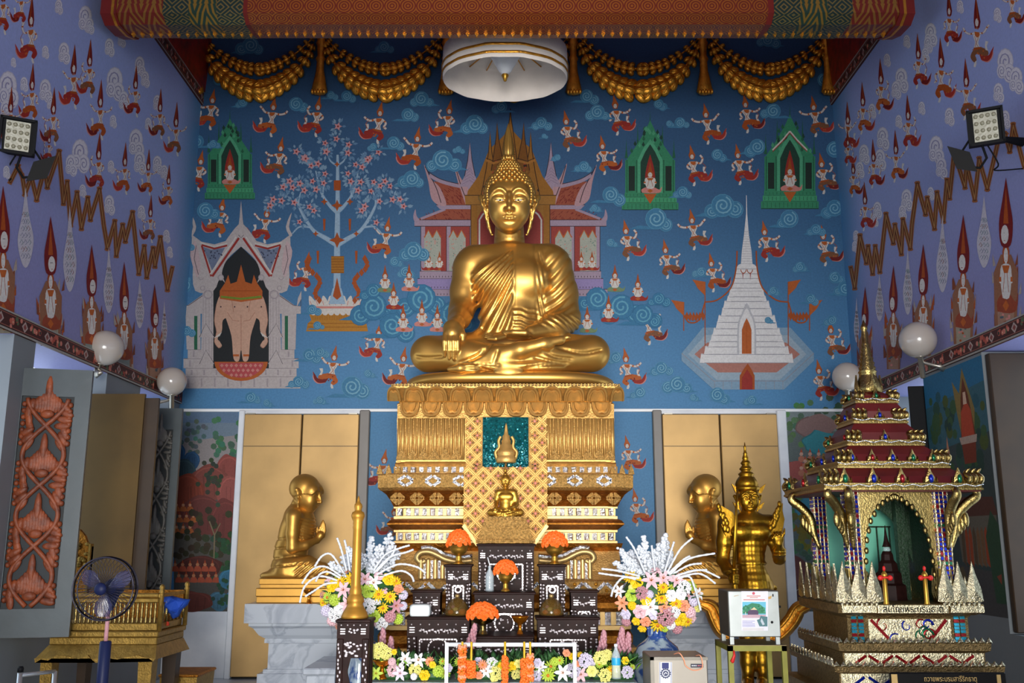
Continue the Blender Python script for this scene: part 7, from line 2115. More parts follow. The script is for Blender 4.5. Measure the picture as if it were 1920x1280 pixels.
bunch(850,960,'flower bunch behind the left garlands with white and yellow blossoms',(Z_(860,1240,'daisy','lime',9),Z_(879,1242,'rose','yellow',8),Z_(897,1240,'rose','lav',9),Z_(905,1246,'daisy','peach',10),Z_(898,1266,'rose','peach',8),Z_(922,1245,'hydrangea','white',12),Z_(912,1258,'lily','white',12),Z_(932,1262,'hydrangea','pale',13),Z_(940,1248,'rose','yellow',8),Z_(926,1272,'rose','pale',8),Z_(955,1252,'daisy','yellow',8)),3)
bunch(956,1040,'flower bunch behind the right garlands with a bright lime daisy',(Z_(962,1248,'rose','yellow',9),Z_(972,1244,'rose','pale',9),Z_(968,1264,'hydrangea','pale',9),Z_(1008,1242,'rose','lav',9),Z_(1014,1250,'lily','white',11),Z_(1006,1266,'hydrangea','lav',10),Z_(1032,1250,'daisy','lime',13),Z_(1028,1266,'daisy','lime',14),Z_(1040,1240,'pompon','lime',9)),4)
bunch(1036,1112,'flower bunch right of the rail with a white star lily',(Z_(1056,1261,'lily','white',15),Z_(1062,1224,'rose','peach',8),Z_(1072,1230,'rose','yellow',7),Z_(1050,1238,'daisy','lime',9),Z_(1075,1256,'hydrangea','lav',13),Z_(1090,1264,'lily','pink',14),Z_(1098,1238,'hydrangea','lav',13),Z_(1083,1244,'rose','peach',7),Z_(1108,1244,'rose','lav',9),Z_(1088,1228,'daisy','yellow',7)),5)
bunch(1104,1192,'flower bunch at the right end of the ledge by the blue-labelled bottle',(Z_(1110,1258,'rose','pale',11),Z_(1126,1234,'hydrangea','pale',13),Z_(1138,1228,'hydrangea','pale',10),Z_(1118,1262,'rose','pale',8),Z_(1134,1266,'hydrangea','pale',12),Z_(1146,1256,'daisy','yellow',9),Z_(1172,1238,'rose','yellow',8),Z_(1176,1260,'hydrangea','lav',11),Z_(1124,1246,'daisy','lime',8),Z_(1186,1250,'daisy','lime',6)),6)
# tall feathery mauve plumes standing behind the row
pl=0
for u,v0,v1,w_ in((718,1180,1262,'left of the altar tables'),(733,1196,1262,'beside the wide left front table'),(883,1172,1225,'leaning against the wide left front table'),(1132,1184,1240,'right of the altar tables'),(1166,1178,1235,'behind the blue-labelled bottle'),(1178,1188,1250,'beside the right porcelain vase')):
 Y=YL+.12;A,B=Vector(P(u-6,v1,Y)),Vector(P(u+(8 if u==883 else 1),v0,Y));b=MB()
 for i in range(34):
  t_=i/33;a=i*2.4;r_=.024*(1-.75*t_);p_=A.lerp(B,.25+.75*t_);b.ell((p_.x+r_*math.cos(a),p_.y+r_*math.sin(a),p_.z),(.011,.011,.015),6,4)
 b.tube([tuple(A),tuple(B)],.004,5)
 if A.z>zl:b.tube([(A.x,A.y,zl),tuple(A)],.004,5)
 tag(b.build('feathery_plume',M_MAUVE,org=(A.x,A.y,zl)),'dusty mauve artificial plume standing %s'%w_,'artificial plant','mauve plumes behind the flower row')
bowl(716,1272,5.62,33,34,M_ORNG,'copper-gold pedestal dish at the left end of the marble ledge',foot='ped')
t,c,s=bottle(1156,1272,5.55,8.5,62,'water bottle with cyan label among the flowers on the ledge',M_CYAN,M_PYEL)
# great bouquets in blue and white vases
def vase(cx_u,Y,label):
 s=S(Y,1220);c=P(cx_u,1330,Y);c=(c[0],Y,Z_FL)
 t=thing('porcelain_vase',label,'vase',c,'blue and white porcelain vases')
 zz=lambda v:zv(v,Y)-Z_FL
 prof=[(20,zz(1600)if zz(1600)>0 else 0),(24,.02),(30,zz(1400)if zz(1400)>.05 else.06),(44,zz(1310)),(46,zz(1270)),(44,zz(1232)),(38,zz(1212)),(24,zz(1200)),(17,zz(1193)),(16,zz(1180)),(20,zz(1166)),(18,zz(1165)),(14,zz(1180))]
 b=MB();b.lathe([(r*s,z)for r,z in prof],c,32);body=b.build('vase_body',M_PORCB2,t)
 b=MB();b.lathe([(24.6*s,zz(1201)),(18*s,zz(1195)),(18.3*s,zz(1193.5)),(17.6*s,zz(1192))],c,32);b.build('collar_band',M_PORCB,t)
 for k in range(12):
  a=2*PI*k/12;b=MB();b.tube([(c[0]+16.6*s*math.cos(a),c[1]+16.6*s*math.sin(a),c[2]+zz(1190)),(c[0]+17*s*math.cos(a+.1),c[1]+17*s*math.sin(a+.1),c[2]+zz(1178)),(c[0]+20*s*math.cos(a),c[1]+20*s*math.sin(a),c[2]+zz(1167))],.006,5);b.build('painted_leaf',M_PORCB,t)
 return t
def porcelain(name):
 m,nt,b=new_mat(name);tc=node(nt,'ShaderNodeTexCoord');n=node(nt,'ShaderNodeTexNoise');n.inputs['Scale'].default_value=7;n.inputs['Detail'].default_value=6;n.inputs['Distortion'].default_value=1.2
 nt.links.new(tc.outputs['Object'],n.inputs['Vector']);r=node(nt,'ShaderNodeValToRGB');r.color_ramp.elements[0].position=.46;r.color_ramp.elements[1].position=.54
 r.color_ramp.elements[0].color=(*H('3A5C9E'),1);r.color_ramp.elements[1].color=(*H('B8CCD8'),1)
 nt.links.new(n.outputs['Fac'],r.inputs['Fac']);nt.links.new(r.outputs['Color'],b.inputs['Base Color']);b.inputs['Roughness'].default_value=.12;b.inputs['Coat Weight'].default_value=.5;return m
M_PORCB2=porcelain('blue_white_porcelain')
def bouquet(cu,cv,Y,label,seed,vase_u,palette,arcs):
 r=random.Random(seed);s=S(Y,1100);c0=P(cu,cv,Y);base=(P(vase_u,1165,Y)[0],Y,zv(1168,Y))
 t=thing('flower_bouquet',label,'bouquet',base,'great bouquets in porcelain vases')
 c=Vector(c0);R_=82*s;Rz=62*s
 b=MB();b.ell(tuple(c),(R_*.82,R_*.6,Rz*.85),16,10);b.tube([base,tuple(c-Vector((0,0,Rz*.5)))],[.05,.09],8);b.build('stems',M_LEAF,t)
 b=MB()
 for i in range(46):
  z=r.uniform(-.9,.8);a=r.uniform(PI,2*PI);k=math.sqrt(1-z*z);leaf_blades(b,(c.x+R_*.85*k*math.cos(a),c.y+R_*.62*k*math.sin(a),c.z+Rz*.88*z),2,.085,.016,.8,r,.2)
 b.build('leaves',M_LEAF,t)
 for i,(du,dv,kd,mn,sz)in enumerate(palette):
  x,z=du*s,-dv*s;k=1-(x/R_)**2-(z/Rz)**2;y=-math.sqrt(max(.02,k))*R_*.66
  n_=Vector((x/R_**2,y/(R_*.66)**2,z/Rz**2)).normalized();n_=(n_+Vector((0,-.45,.1))).normalized()
  put_flower(t,kd,mn,(c.x+x,c.y+y,c.z+z),sz*s,n_)
 used=[(a_,b_,s_)for a_,b_,_,_,s_ in palette]
 for i in range(260):
  du,dv=r.uniform(-80,80),r.uniform(-50,58);sz=r.uniform(6.5,9.5)
  if(du/82)**2+(dv/62)**2>.93 or any(math.hypot(du-a_,dv-b_)<.62*(sz+s_)for a_,b_,s_ in used):continue
  used.append((du,dv,sz));x,z=du*s,-dv*s;k=1-(x/R_)**2-(z/Rz)**2;y=-math.sqrt(max(.02,k))*R_*.62
  put_flower(t,r.choice(('hydrangea','rose','pompon','lily')),r.choice(('white','white','pink','lav','pale','lime','yellow','mauve','peach')),(c.x+x,c.y+y,c.z+z),sz*s,(x/R_**2,y/R_**2-.4,z/Rz**2+.1))
  # white blossom sprays and drooping catkin twigs
 for(dx,top,wd)in arcs[0]:
  b=MB();A=c+Vector((dx*.35*s,-.02,Rz*.55));B=c+Vector((dx*s,r.uniform(-.15,.05),(cv-top)*s))
  b.tube([tuple(A),tuple(B)],.004,5)
  for i in range(80):
   t_=r.uniform(.12,1)**.8;q_=A.lerp(B,t_);w=wd*s*(1.05-.75*t_);p_=q_+Vector((r.gauss(0,w*.5),r.gauss(0,w*.4),r.gauss(0,w*.4)));e=r.uniform(.007,.014);b.ell(tuple(p_),(e,e,e*.8),6,4)
  b.build('white_spray',M_FROST,t)
 for pts in arcs[1]:
  b=MB();q_=[P(u,v,Y-.12-.02*i)for i,(u,v)in enumerate(pts)];sp=spline(q_,8)
  b.tube(sp,[.0055+.002*(i%2)for i in range(len(sp))],6);b.build('catkin_twig',M_FROST,t)
 return t
rp=random.Random(77)
palL=[(-64,-30,'rose','pink',11),(-54,-22,'rose','yellow',13),(-40,-30,'daisy','yellow',12),(-18,-36,'daisy','yellow',15),(-32,-16,'lily','pink',15),(-62,-2,'daisy','lime',12),(-48,2,'pompon','lime',12),(-72,8,'daisy','yellow',10),(-66,22,'pompon','lav',12),(-46,28,'hydrangea','white',14),(-36,18,'rose','white',14),(-56,40,'pompon','pink',11),(-24,8,'lily','pink',13),(6,-34,'lily','pink',14),(22,-28,'lily','white',14),(30,-40,'rose','pink',10),(48,-34,'rose','yellow',14),(60,-30,'daisy','yellow',12),(14,-14,'rose','lime',14),(32,-8,'daisy','yellow',13),(52,-4,'daisy','yellow',13),(66,-16,'rose','peach',11),(74,-6,'pompon','lav',10),(40,16,'daisy','yellow',11),(14,12,'hydrangea','white',14),(62,12,'lily','mauve',14),(74,14,'pompon','lav',9),(24,30,'rose','lime',13),(52,32,'pompon','mauve',12),(64,38,'pompon','lime',11),(8,36,'hydrangea','white',13),(-12,40,'rose','pink',10),(36,44,'hydrangea','white',12),(-30,44,'pompon','white',11),(2,6,'rose','peach',10),(-4,-18,'pompon','lime',10),(-10,22,'rose','lav',12)]
arcL=([(-46,1046,15),(-24,1030,14),(12,1012,11),(44,1002,15),(30,1024,19),(60,1036,15),(-12,1040,15),(-60,1056,14),(52,1020,15),(-34,1040,17),(22,1050,16)],[[(640,1080),(610,1062),(585,1068),(566,1094)],[(638,1090),(600,1080),(572,1098),(562,1130)],[(645,1075),(622,1040),(604,1042),(590,1062)],[(650,1070),(640,1030),(632,1008)],[(656,1070),(650,1030),(646,1012)],[(700,1075),(730,1045),(762,1035),(775,1030)],[(705,1078),(745,1058),(780,1062),(798,1074)],[(705,1072),(735,1040),(742,1022)],[(640,1085),(616,1072),(600,1076),(592,1090)],[(710,1082),(750,1070),(770,1078),(776,1090)],[(648,1092),(612,1094),(588,1108),(572,1118)],[(700,1070),(722,1040),(748,1028),(768,1022)]])
bouquet(684,1120,6.0,'great bouquet with white sprays left of the altar, behind the gold candle post',5,672,palL,arcL)
palR=[(-52,-40,'daisy','yellow',14),(-42,-30,'rose','yellow',13),(-16,-34,'lily','pink',17),(6,-38,'lily','pink',15),(30,-34,'lily','pink',14),(4,-22,'daisy','yellow',12),(44,-22,'hydrangea','white',13),(60,-24,'rose','lime',11),(-34,-12,'hydrangea','mauve',12),(-52,-8,'rose','lime',13),(-28,0,'rose','yellow',11),(0,-4,'daisy','yellow',13),(18,-8,'rose','white',12),(36,-10,'rose','white',12),(26,6,'daisy','yellow',13),(-68,6,'lily','peach',14),(-52,10,'pompon','yellow',9),(-20,12,'lily','white',16),(-38,20,'rose','pink',14),(4,12,'lily','peach',13),(42,10,'rose','peach',12),(62,2,'pompon','lav',11),(70,14,'rose','pale',10),(8,28,'hydrangea','mauve',17),(-44,38,'rose','yellow',9),(-28,38,'rose','peach',11),(-6,44,'daisy','yellow',15),(36,34,'rose','yellow',14),(50,38,'daisy','yellow',13),(18,44,'pompon','white',10),(32,52,'pompon','mauve',11),(54,22,'pompon','pink',12),(-62,26,'rose','lav',11),(-60,40,'pompon','mauve',10),(22,20,'hydrangea','white',12),(-32,52,'rose','yellow',9),(-72,-14,'lily','white',12),(72,-10,'lily','white',12),(-14,26,'rose','lav',10),(60,34,'rose','pink',10)]
arcR=([(-70,1030,15),(-46,1036,16),(-28,1008,10),(14,1004,12),(20,1016,16),(-8,1034,15),(-60,1050,16),(-80,1056,13),(-36,1026,15),(4,1022,14),(30,1036,15),(-18,1044,16),(-66,1040,14)],[[(1210,1075),(1190,1030),(1174,1006)],[(1250,1075),(1275,1030),(1299,1008)],[(1255,1078),(1290,1048),(1341,1037)],[(1255,1080),(1290,1060),(1316,1056)],[(1258,1082),(1300,1070),(1326,1068)],[(1260,1082),(1310,1068),(1350,1083)],[(1260,1086),(1310,1075),(1342,1094)],[(1258,1090),(1290,1080),(1302,1100),(1314,1144)],[(1198,1088),(1170,1082),(1152,1100),(1146,1118)],[(1200,1080),(1160,1070),(1128,1066)],[(1228,1070),(1224,1040),(1222,1022)],[(1246,1072),(1256,1040),(1264,1015)],[(1252,1076),(1280,1050),(1294,1042)],[(1200,1084),(1150,1078),(1122,1074)]])
bouquet(1232,1122,6.05,'great bouquet with white sprays right of the altar, above the steel safe',6,1236,palR,arcR)
vase(672,6.0,'blue and white vase behind the dark stand left of the altar');vase(1236,6.05,'blue and white vase behind the steel safe right of the altar')
bowl(579,1131.5,7.91,21,26,M_ORNG,'small copper-gold pedestal dish on the left marble pedestal',foot='ped')
b=MB();x0,x1=P(574,1252,6.7)[0],P(668,1252,6.7)[0];zz=zv(1252,6.7)-.045;b.box((x0,6.7,0 if 6.7>6.9 else Z_FL),(x1,7.4,zz),bev=.008);b.box((x0-.02,6.68,zz+.001),(x1+.02,7.4,zz+.045),bev=.008)
tag(b.build('marble_step',M_MARB,org=(x0,7,Z_FL)),'low marble block in front of the left pedestal, beside the dark inlaid stand','step')
# jewelled relic pavilion
PXC,PYC=2.262,6.02
pv=thing('relic_pavilion','jewelled gold relic pavilion with red tiered spire roof standing at the right wall','shrine',(PXC,PYC,Z_FL))
def sqring(h,z,st=0.0,kd=.92):
 hx,hy=h,h*kd
 if st<=0:return[(PXC-hx,PYC-hy,z),(PXC+hx,PYC-hy,z),(PXC+hx,PYC+hy,z),(PXC-hx,PYC+hy,z)]
 o=[]
 for sx,sy in((-1,-1),(1,-1),(1,1),(-1,1)):
  c=[(hx-st*2,hy),(hx-st*2,hy-st),(hx-st,hy-st),(hx-st,hy-st*2),(hx,hy-st*2)]
  if sx*sy>0:c=c
  pts=[(PXC+sx*a,PYC+sy*b,z)for a,b in c]
  if sx*sy<0:pts=pts[::-1]
  # keep one consistent turning direction
  o+=pts if(sx,sy)in((1,-1),(-1,1))else pts
 return o
def pzv(v,h,kd=.92):return zv(v,PYC-h*kd)
def ptier(name,prof,m,par=None):
 b=MB();b.loft([sqring(h,pzv(v,h))for h,v in prof],True,True,0,False);return b.build(name,m,par or pv)
def flamelet(b,x,y,z,h,w,ax):
 """small pointed leaf, facing along axis ax (0: side, 1: front)"""
 pr=[(0,0),(.5,.05),(.42,.35),(.16,.7),(0,1)]
 L=[(-a*w,c*h)for a,c in pr]+[(a*w,c*h)for a,c in pr[::-1][1:]]
 if ax:V=[(x+a,y-.004,z+c)for a,c in L]+[(x+a,y+.006,z+c)for a,c in L]+[(x,y-.016,z+h*.3)]
 else:V=[(x-.004,y+a,z+c)for a,c in L]+[(x+.006,y+a,z+c)for a,c in L]+[(x-.016,y,z+h*.3)]
 n=len(L);b.add(V,[(i,(i+1)%n,2*n)for i in range(n)]+[tuple(range(n,2*n))]+[(i,(i+1)%n,n+(i+1)%n,n+i)for i in range(n)])
JM=[M_JEWG,M_JEWB,M_JEWR,M_JEWB,M_JEWG]
levels=[(.46,918,905,5,.075),(.335,877,864,5,.062),(.235,835,824,3,.055),(.17,793,783,1,.055),(.135,755,746,1,.05)]
for li,(h,v0,v1,nn,fh)in enumerate(levels):
 nh=levels[li+1][0]if li<4 else.07
 nv=levels[li+1][1]if li<4 else 735
 ptier('cornice',[(h-.012,v0+1.5),(h,v0),(h,v0-4),(h-.008,v0-5),(h-.004,v1+2),(h-.004,v1)],M_PGOLD)
 ptier('roof_slope',[(h-.02,v1+.5),(h*.55+nh*.45,v1-(v1-nv)*.45),(nh-.01,nv)],M_PRED)
 zc=pzv(v1,h);yf=PYC-h*.92;xl_=PXC-h
 # zigzag of mirror along the cornice
 b=MB();n=int(h*40)
 for i in range(n):
  x=PXC-h+2*h*(i+.5)/n;d=Vector((h/n,0,.006 if i%2 else-.006));b.obox((x,yf-.004,pzv((v0+v1)/2-2,h)),d,(0,.003,0),(0,0,.0025))
 o=b.build('cornice_mirrors',M_MIRR,pv);o['kind']='stuff'
 for i in range(nn):
  x=PXC+h*.72*((i-(nn-1)/2)/max(1,(nn-1)/2))if nn>1 else PXC
  for side in(1,0):
   xx,yy=(x,yf+.02)if side else(xl_+.02,PYC+(x-PXC)*.92)
   if side==0 and(nn>1 and i%2):continue
   b=MB();flamelet(b,xx,yy,zc,fh*1.2,fh*.85,side);f=b.build('niche_leaf',M_PGOLD,pv)
   b=MB();(b.ell((xx,yy-.014,zc+fh*.34),(fh*.2,.010,fh*.34),8,6)if side else b.ell((xx-.014,yy,zc+fh*.34),(.010,fh*.2,fh*.34),8,6));b.build('niche_jewel',JM[(i+li)%5],f)
   for dx in(-.5,.5):
    b=MB();flamelet(b,xx+(dx*fh if side else 0),yy+(0 if side else dx*fh),zc,fh*.5,fh*.2,side);b.build('small_leaf',M_PGOLD,pv)
 for sx in(-1,1):
  for sy in(-1,1):
   if sy>0 and sx>0:continue
   for k in range(3 if li<4 else 2):
    b=MB();cx_,cy_=PXC+sx*(h-.015-.032*k),PYC+sy*(h*.92-.015)
    b.tube(spline([(cx_,cy_,zc),(cx_+sx*.008,cy_+sy*.02,zc+fh*.4),(cx_-sx*.008,cy_-sy*.008,zc+fh*.75),(cx_+sx*.012,cy_+sy*.012,zc+fh*1.12)],4),[.014,.017,.018,.016,.015,.015,.016,.016,.015,.013,.011,.007,.002],7)
    b.build('serpent_finial',M_PGOLD,pv)
s=S(PYC,650);c=(PXC,PYC,zv(738,PYC))
b=MB();b.lathe([(r*s,(738-v)*s*1.0)for r,v in((23,738),(22,728),(19,716),(16,706),(15,700),(17,698),(14,694),(15.5,690),(12.5,686),(14,681),(11,677),(12.5,672),(9.5,668),(11,663),(8,659),(9.5,655),(7,651),(8,646),(6,642),(5.5,622),(4.5,618),(6.5,614),(5.5,610),(2.5,603),(.3,597))],c,20,flute=.04,nf=10);b.build('spire',M_PGOLD,pv)
for a in range(4):
 b=MB();an=PI/2*a-PI/2;x,y=PXC+.075*math.cos(an),PYC+.075*math.sin(an);flamelet(b,x,y,zv(735,PYC),.11,.05,a%2==0);b.build('spire_leaf',M_PGOLD,pv)
 # ceiling board, posts, brackets, arches
ptier('soffit',[(.45,921),(.45,917)],M_PRED)
ptop,pbot=pzv(919,.35),pzv(1132,.35)
def post(x,y):
 b=MB();b.box((x-.036,y-.036,pbot),(x+.036,y+.036,ptop));p_=b.build('post',M_PRED,pv)
 b=MB()
 for dx in(-.036,-.012,.012,.036):b.box((x+dx-.003,y-.042,pbot),(x+dx+.003,y-.036,ptop))
 for dy in(-.036,-.012,.012,.036):b.box((x-.042,y+dy-.003,pbot),(x-.036,y+dy+.003,ptop))
 b.build('post_fillets',M_SILV,p_)
 b=[MB()for _ in range(4)]
 n=24
 for i in range(n):
  z=pbot+(ptop-pbot)*(i+.5)/n
  for k in range(3):
   j=(0 if(i+k)%5 else 1)if i%8 else 2
   b[j].obox((x-.024+.024*k,y-.039,z),(.0065,0,0),(0,.004,0),(0,.002,.0085));b[j].obox((x-.039,y-.024+.024*k,z),(.004,0,.001),(0,.0065,0),(0,0,.0085))
 for j,m in enumerate((M_JEWB,M_JEWR,M_JEWG)):
  o=b[j].build('jewel_tiles',m,p_);o['kind']='stuff'
 b=MB()
 for k in range(4):flamelet(b,x-.045+.03*k,y-.05,pbot,.20,.04,1);flamelet(b,x-.05,y-.045+.03*k,pbot,.20,.04,0)
 b.split('post_foot_leaf',M_PGOLD,p_)
for x in(PXC-.275,PXC+.245):
 for y in(PYC-.30,PYC+.30):post(x,y)
def bracket(x,y,dx,dy):
 b=MB();L=[(0,-.34),(.035,-.24),(.05,-.15),(.11,-.08),(.17,-.035),(.16,-.0),(.13,.0)]
 P3=[(x+dx*a,y+dy*a,ptop+c)for a,c in L];b.tube(spline(P3,4),[.010+.02*math.sin(PI*i/24)for i in range(25)],8,sq=.7)
 for k in range(4):b.ell((x+dx*(.04+.02*k),y+dy*(.04+.02*k),ptop-.23+.02*k),(.02,.012,.045),6,5)
 b.build('naga_bracket',M_PGOLD,pv)
bracket(PXC+.285,PYC-.32,.95,-.2);bracket(PXC-.31,PYC-.33,-.75,-.5);bracket(PXC-.31,PYC+.2,-.95,0);bracket(PXC-.285,PYC-.34,-.25,-.6);bracket(PXC+.26,PYC-.34,.2,-.6)
def spandrel(y):
 """pierced pointed arch: scalloped flame edge towards the opening"""
 x0,x1=PXC-.238,PXC+.208;cx=(x0+x1)/2;W=(x1-x0)/2;zt=ptop;b=MB()
 for sx in(-1,1):
  inn=[(1.0,-.62),(.93,-.55),(.9,-.40),(.84,-.28),(.70,-.17),(.48,-.09),(.22,-.045),(0,-.03)]
  pts=[(cx+sx*W*a,zt+c)for a,c in inn];b.prism(pts+[(cx,zt),(cx+sx*W,zt)],y-.012,y+.012)
  for i in range(15):
   t_=i/14;k=int(t_*6.99);f=t_*7-k;k2=min(k+1,7);a=inn[k][0]+(inn[k2][0]-inn[k][0])*f;c=inn[k][1]+(inn[k2][1]-inn[k][1])*f
   b.ell((cx+sx*W*(a-.03),y-.012,zt+c-.006),(.014,.008,.02),6,5)
 o=b.build('pierced_arch',M_PGOLD,pv)
spandrel(PYC-.30)
b=MB()
for side in(-1,1):b.prism([(0,0),(0,0),(0,0)],0,0)if False else None
b.box((PXC-.262,PYC+.27,pbot),(PXC+.235,PYC+.285,ptop));b.build('rear_board',M_TEALG,pv)
b=MB();b.box((PXC+.26,PYC-.25,pbot),(PXC+.275,PYC+.285,ptop));b.build('side_board',M_GREEND,pv)
for dx in(-.13,-.06,.08,.16):
 b=MB();b.box((PXC+dx-.004,PYC+.262,pbot),(PXC+dx+.004,PYC+.27,ptop-.2));b.build('board_batten',M_GREEND,pv)
b=MB();b.box((PXC-.14,PYC+.262,ptop-.205),(PXC+.17,PYC+.27,ptop-.195));b.build('board_batten',M_GREEND,pv)
b=MB();b.box((PXC+.10,PYC-.02,pbot),(PXC+.155,PYC+.03,ptop));b.build('inner_carved_post',M_GREEND,pv)
b=MB();b.prism([(PXC-.2,ptop),(PXC+.21,ptop),(PXC+.21,ptop-.42),(PXC+.17,ptop-.3),(PXC+.1,ptop-.16),(PXC,ptop-.07),(PXC-.08,ptop-.05)],PYC+.05,PYC+.07);b.build('inner_arch',M_GREEND,pv)
# small reliquary inside
rq=thing('reliquary','small dark tiered reliquary with pointed top inside the jewelled pavilion','reliquary',(P(1668,1100,PYC)[0],PYC,pbot))
b=MB();s=S(PYC,1050);b.lathe([(r*s,pbot-0+(1130-v)*s)for r,v in((32,1130),(31,1102),(25,1098),(24,1080),(19,1076),(17,1062),(12,1056),(11,1046),(8,1040))],(rq.location.x,PYC,0),8,smooth=False);b.build('stepped_base',M_DARKW,rq)
b=MB();b.ell((rq.location.x,PYC,pbot+93*s),(7*s,7*s,6*s),14,10);b.build('crystal_ball',M_CLEAR,rq)
b=MB();b.lathe([(r*s,pbot+(1130-v)*s)for r,v in((8,1032),(6.5,1028),(4,1020),(2.5,1010),(.5,992))],(rq.location.x,PYC,0),12);b.build('spire_top',M_DARKW,rq)
# ribboned brass posts on the deck
for u,m,w_ in((1662,M_BRASS,'left'),(1738,M_BRASS,'right')):
 Y=5.56;c=P(u,1131,Y);t=thing('ribboned_brass_post','slim brass post with red ribbon bow at the %s of the pavilion opening'%w_,'post',(c[0],Y,pzv(1132,.42)),'ribboned brass posts');s=S(Y,1100);z0=t.location.z
 b=MB();b.lathe([(5*s,0),(5*s,3*s),(4.2*s,6*s),(4.2*s,50*s),(6*s,53*s),(5*s,57*s),(2.5*s,60*s),(1*s,66*s)],(c[0],Y,z0),14);b.build('post_shaft',m,t)
 b=MB()
 for dx in(-9,9):b.ell((c[0]+dx*s,Y-.012,z0+49*s),(5.5*s,.012,5*s),8,6)
 b.ell((c[0]-1*s,Y-.01,z0+66*s),(3*s,.01,5*s),8,6);b.tube([(c[0]-9*s,Y-.015,z0+49*s),(c[0],Y-.022,z0+50*s),(c[0]+9*s,Y-.015,z0+49*s)],.006,6);b.build('ribbon',M_REDR,t)
 # base: parapet leaves, deck, sign band, waist, steps
ptier('deck',[(.375,1153),(.41,1149),(.415,1133),(.40,1131)],M_SILVD)
b=MB();h=.405;yf=PYC-h*.92
for x in(-.37,-.285,-.2,.21,.29,.37):flamelet(b,PXC+x,yf+.0,pzv(1131,h),.235,.10,1)
for y in(-.33,-.22,-.1,.05,.2,.33):flamelet(b,PXC-h,PYC+y,pzv(1131,h),.22,.12,0)
b.split('parapet_leaf',M_SILV,pv)
b=MB()
for x in(-.33,-.245,.25,.33):flamelet(b,PXC+x,yf+.012,pzv(1131,h),.15,.06,1)
b.split('small_parapet_leaf',M_SILV,pv)
b=MB()
for sx,n in((-.29,8),(.29,8)):
 for i in range(n):b.ell((PXC+sx+(i-n/2+.5)*.028,yf-.006,pzv(1133,.415)),(.012,.012,.016),7,5)
b.split('deck_bud',M_SILV,pv)
b=MB();yf=PYC-.415*.92;b.box((PXC-.395,yf-.012,pzv(1148,.415)),(PXC-.2,yf,pzv(1135,.415)));b.box((PXC+.22,yf-.012,pzv(1148,.415)),(PXC+.41,yf,pzv(1135,.415)));b.split('deck_plaque',M_SILV,pv)
def words(txt,x,y,z,size,m,name,par,ext=.001,flip=None,width=None):
 cu_=bpy.data.curves.new(name,'FONT');cu_.body=txt;cu_.size=size;cu_.align_x='CENTER';cu_.align_y='CENTER';cu_.extrude=ext
 o=bpy.data.objects.new(name,cu_);COL.objects.link(o);bpy.context.view_layer.update()
 me=bpy.data.meshes.new_from_object(o.evaluated_get(bpy.context.evaluated_depsgraph_get()));bpy.data.objects.remove(o)
 k=1.0
 if width:
  xs_=[v.co.x for v in me.vertices]
  if xs_:k=width/max(1e-6,max(xs_)-min(xs_))
 me.transform(Matrix.Diagonal((k,1,1,1)));me.transform(Matrix.Rotation(PI/2,4,'X'));me.materials.clear();me.materials.append(m)
 ob=bpy.data.objects.new(name,me);COL.objects.link(ob);ob.parent=par;g=ORG.get(par.name,(0,0,0));ob.location=(x-g[0],y-g[1],z-g[2]);ORG[ob.name]=g
 return ob
b=MB();b.box((PXC-.19,yf-.006,pzv(1149,.415)),(PXC+.21,yf,pzv(1134,.415)));sp_=b.build('sign_strip',M_SILV,pv)
words('สมโภชพระบรมธาตุ',PXC+.01,yf-.008,pzv(1142,.415),.05,M_BLACKG,'thai_lettering',sp_,width=.34)
ptier('waist',[(.345,1222),(.345,1158),(.36,1153)],M_SILVD)
yw=PYC-.345*.92
b=MB();b.box((PXC-.23,yw-.012,pzv(1206,.345)),(PXC+.24,yw,pzv(1160,.345)));pn=b.build('waist_panel',M_SILV,pv)
mo=random.Random(6)
for m in(M_JEWB,M_JEWG,M_JEWR):
 b=MB()
 for i in range(3):
  x0=PXC+mo.uniform(-.18,.18);z0=pzv(1182,.345)+mo.uniform(-.05,.05);r0=mo.uniform(.025,.045)
  b.tube([(x0+r0*(1-t_/14)*math.cos(t_*.55+i),yw-.014,z0+r0*(1-t_/14)*math.sin(t_*.55+i))for t_ in range(12)],[.008-.0005*t_ for t_ in range(12)],6,sq=.6)
 b.split('scroll_inlay',m,pn)
for sx in(-1,1):b=MB();b.obox((PXC+sx*.165,yw-.014,pzv(1180,.345)),(.05*1.0,0,sx*.055),(0,.003,0),(-sx*.006,0,.006));b.build('red_bar',M_JEWR,pn)
for x in(-.31,-.27,.275,.31):
 b=[MB(),MB()]
 for i in range(9):b[1 if i%4==2 else 0].obox((PXC+x,yw-.004,pzv(1206,.345)+(i+.5)*.019),(.014,0,0),(0,.006,0),(0,.002,.0075))
 for q_,m in zip(b,(M_JEWT,M_JEWR)):q_.split('mosaic_tile',m,pv)
ptier('lower_cornice',[(.40,1224),(.425,1220),(.43,1206),(.40,1204),(.36,1203)],M_SILVD)
yl_=PYC-.43*.92
b=MB()
for i in range(22):flamelet(b,PXC-.42+.04*i,yl_+.004,pzv(1206,.43),.032,.034,1)
for i in range(14):flamelet(b,PXC-.43,PYC-.38+.055*i,pzv(1206,.43),.03,.034,0)
b.split('cornice_bud',M_SILV,pv)
for j,(h,va,vb_)in enumerate(((.40,1224,1247),(.44,1262,1290))):
 y=PYC-h*.92;b=MB();n=9
 for i in range(n):b.obox((PXC-h*.85+2*h*.85*(i+.5)/n,y-.006,pzv((va+vb_)/2,h)),(.03,0,.02*(-1)**i),(0,.005,0),(-.004*(-1)**i,0,.006))
 b.split('inlay_bar',M_JEWB if j else M_JEWR,pv)
 b=MB();b.box((PXC-h*.98,y-.004,pzv(vb_,h)),(PXC+h*.98,y,pzv(va,h)));b.build('inlaid_course',M_SILV,pv)
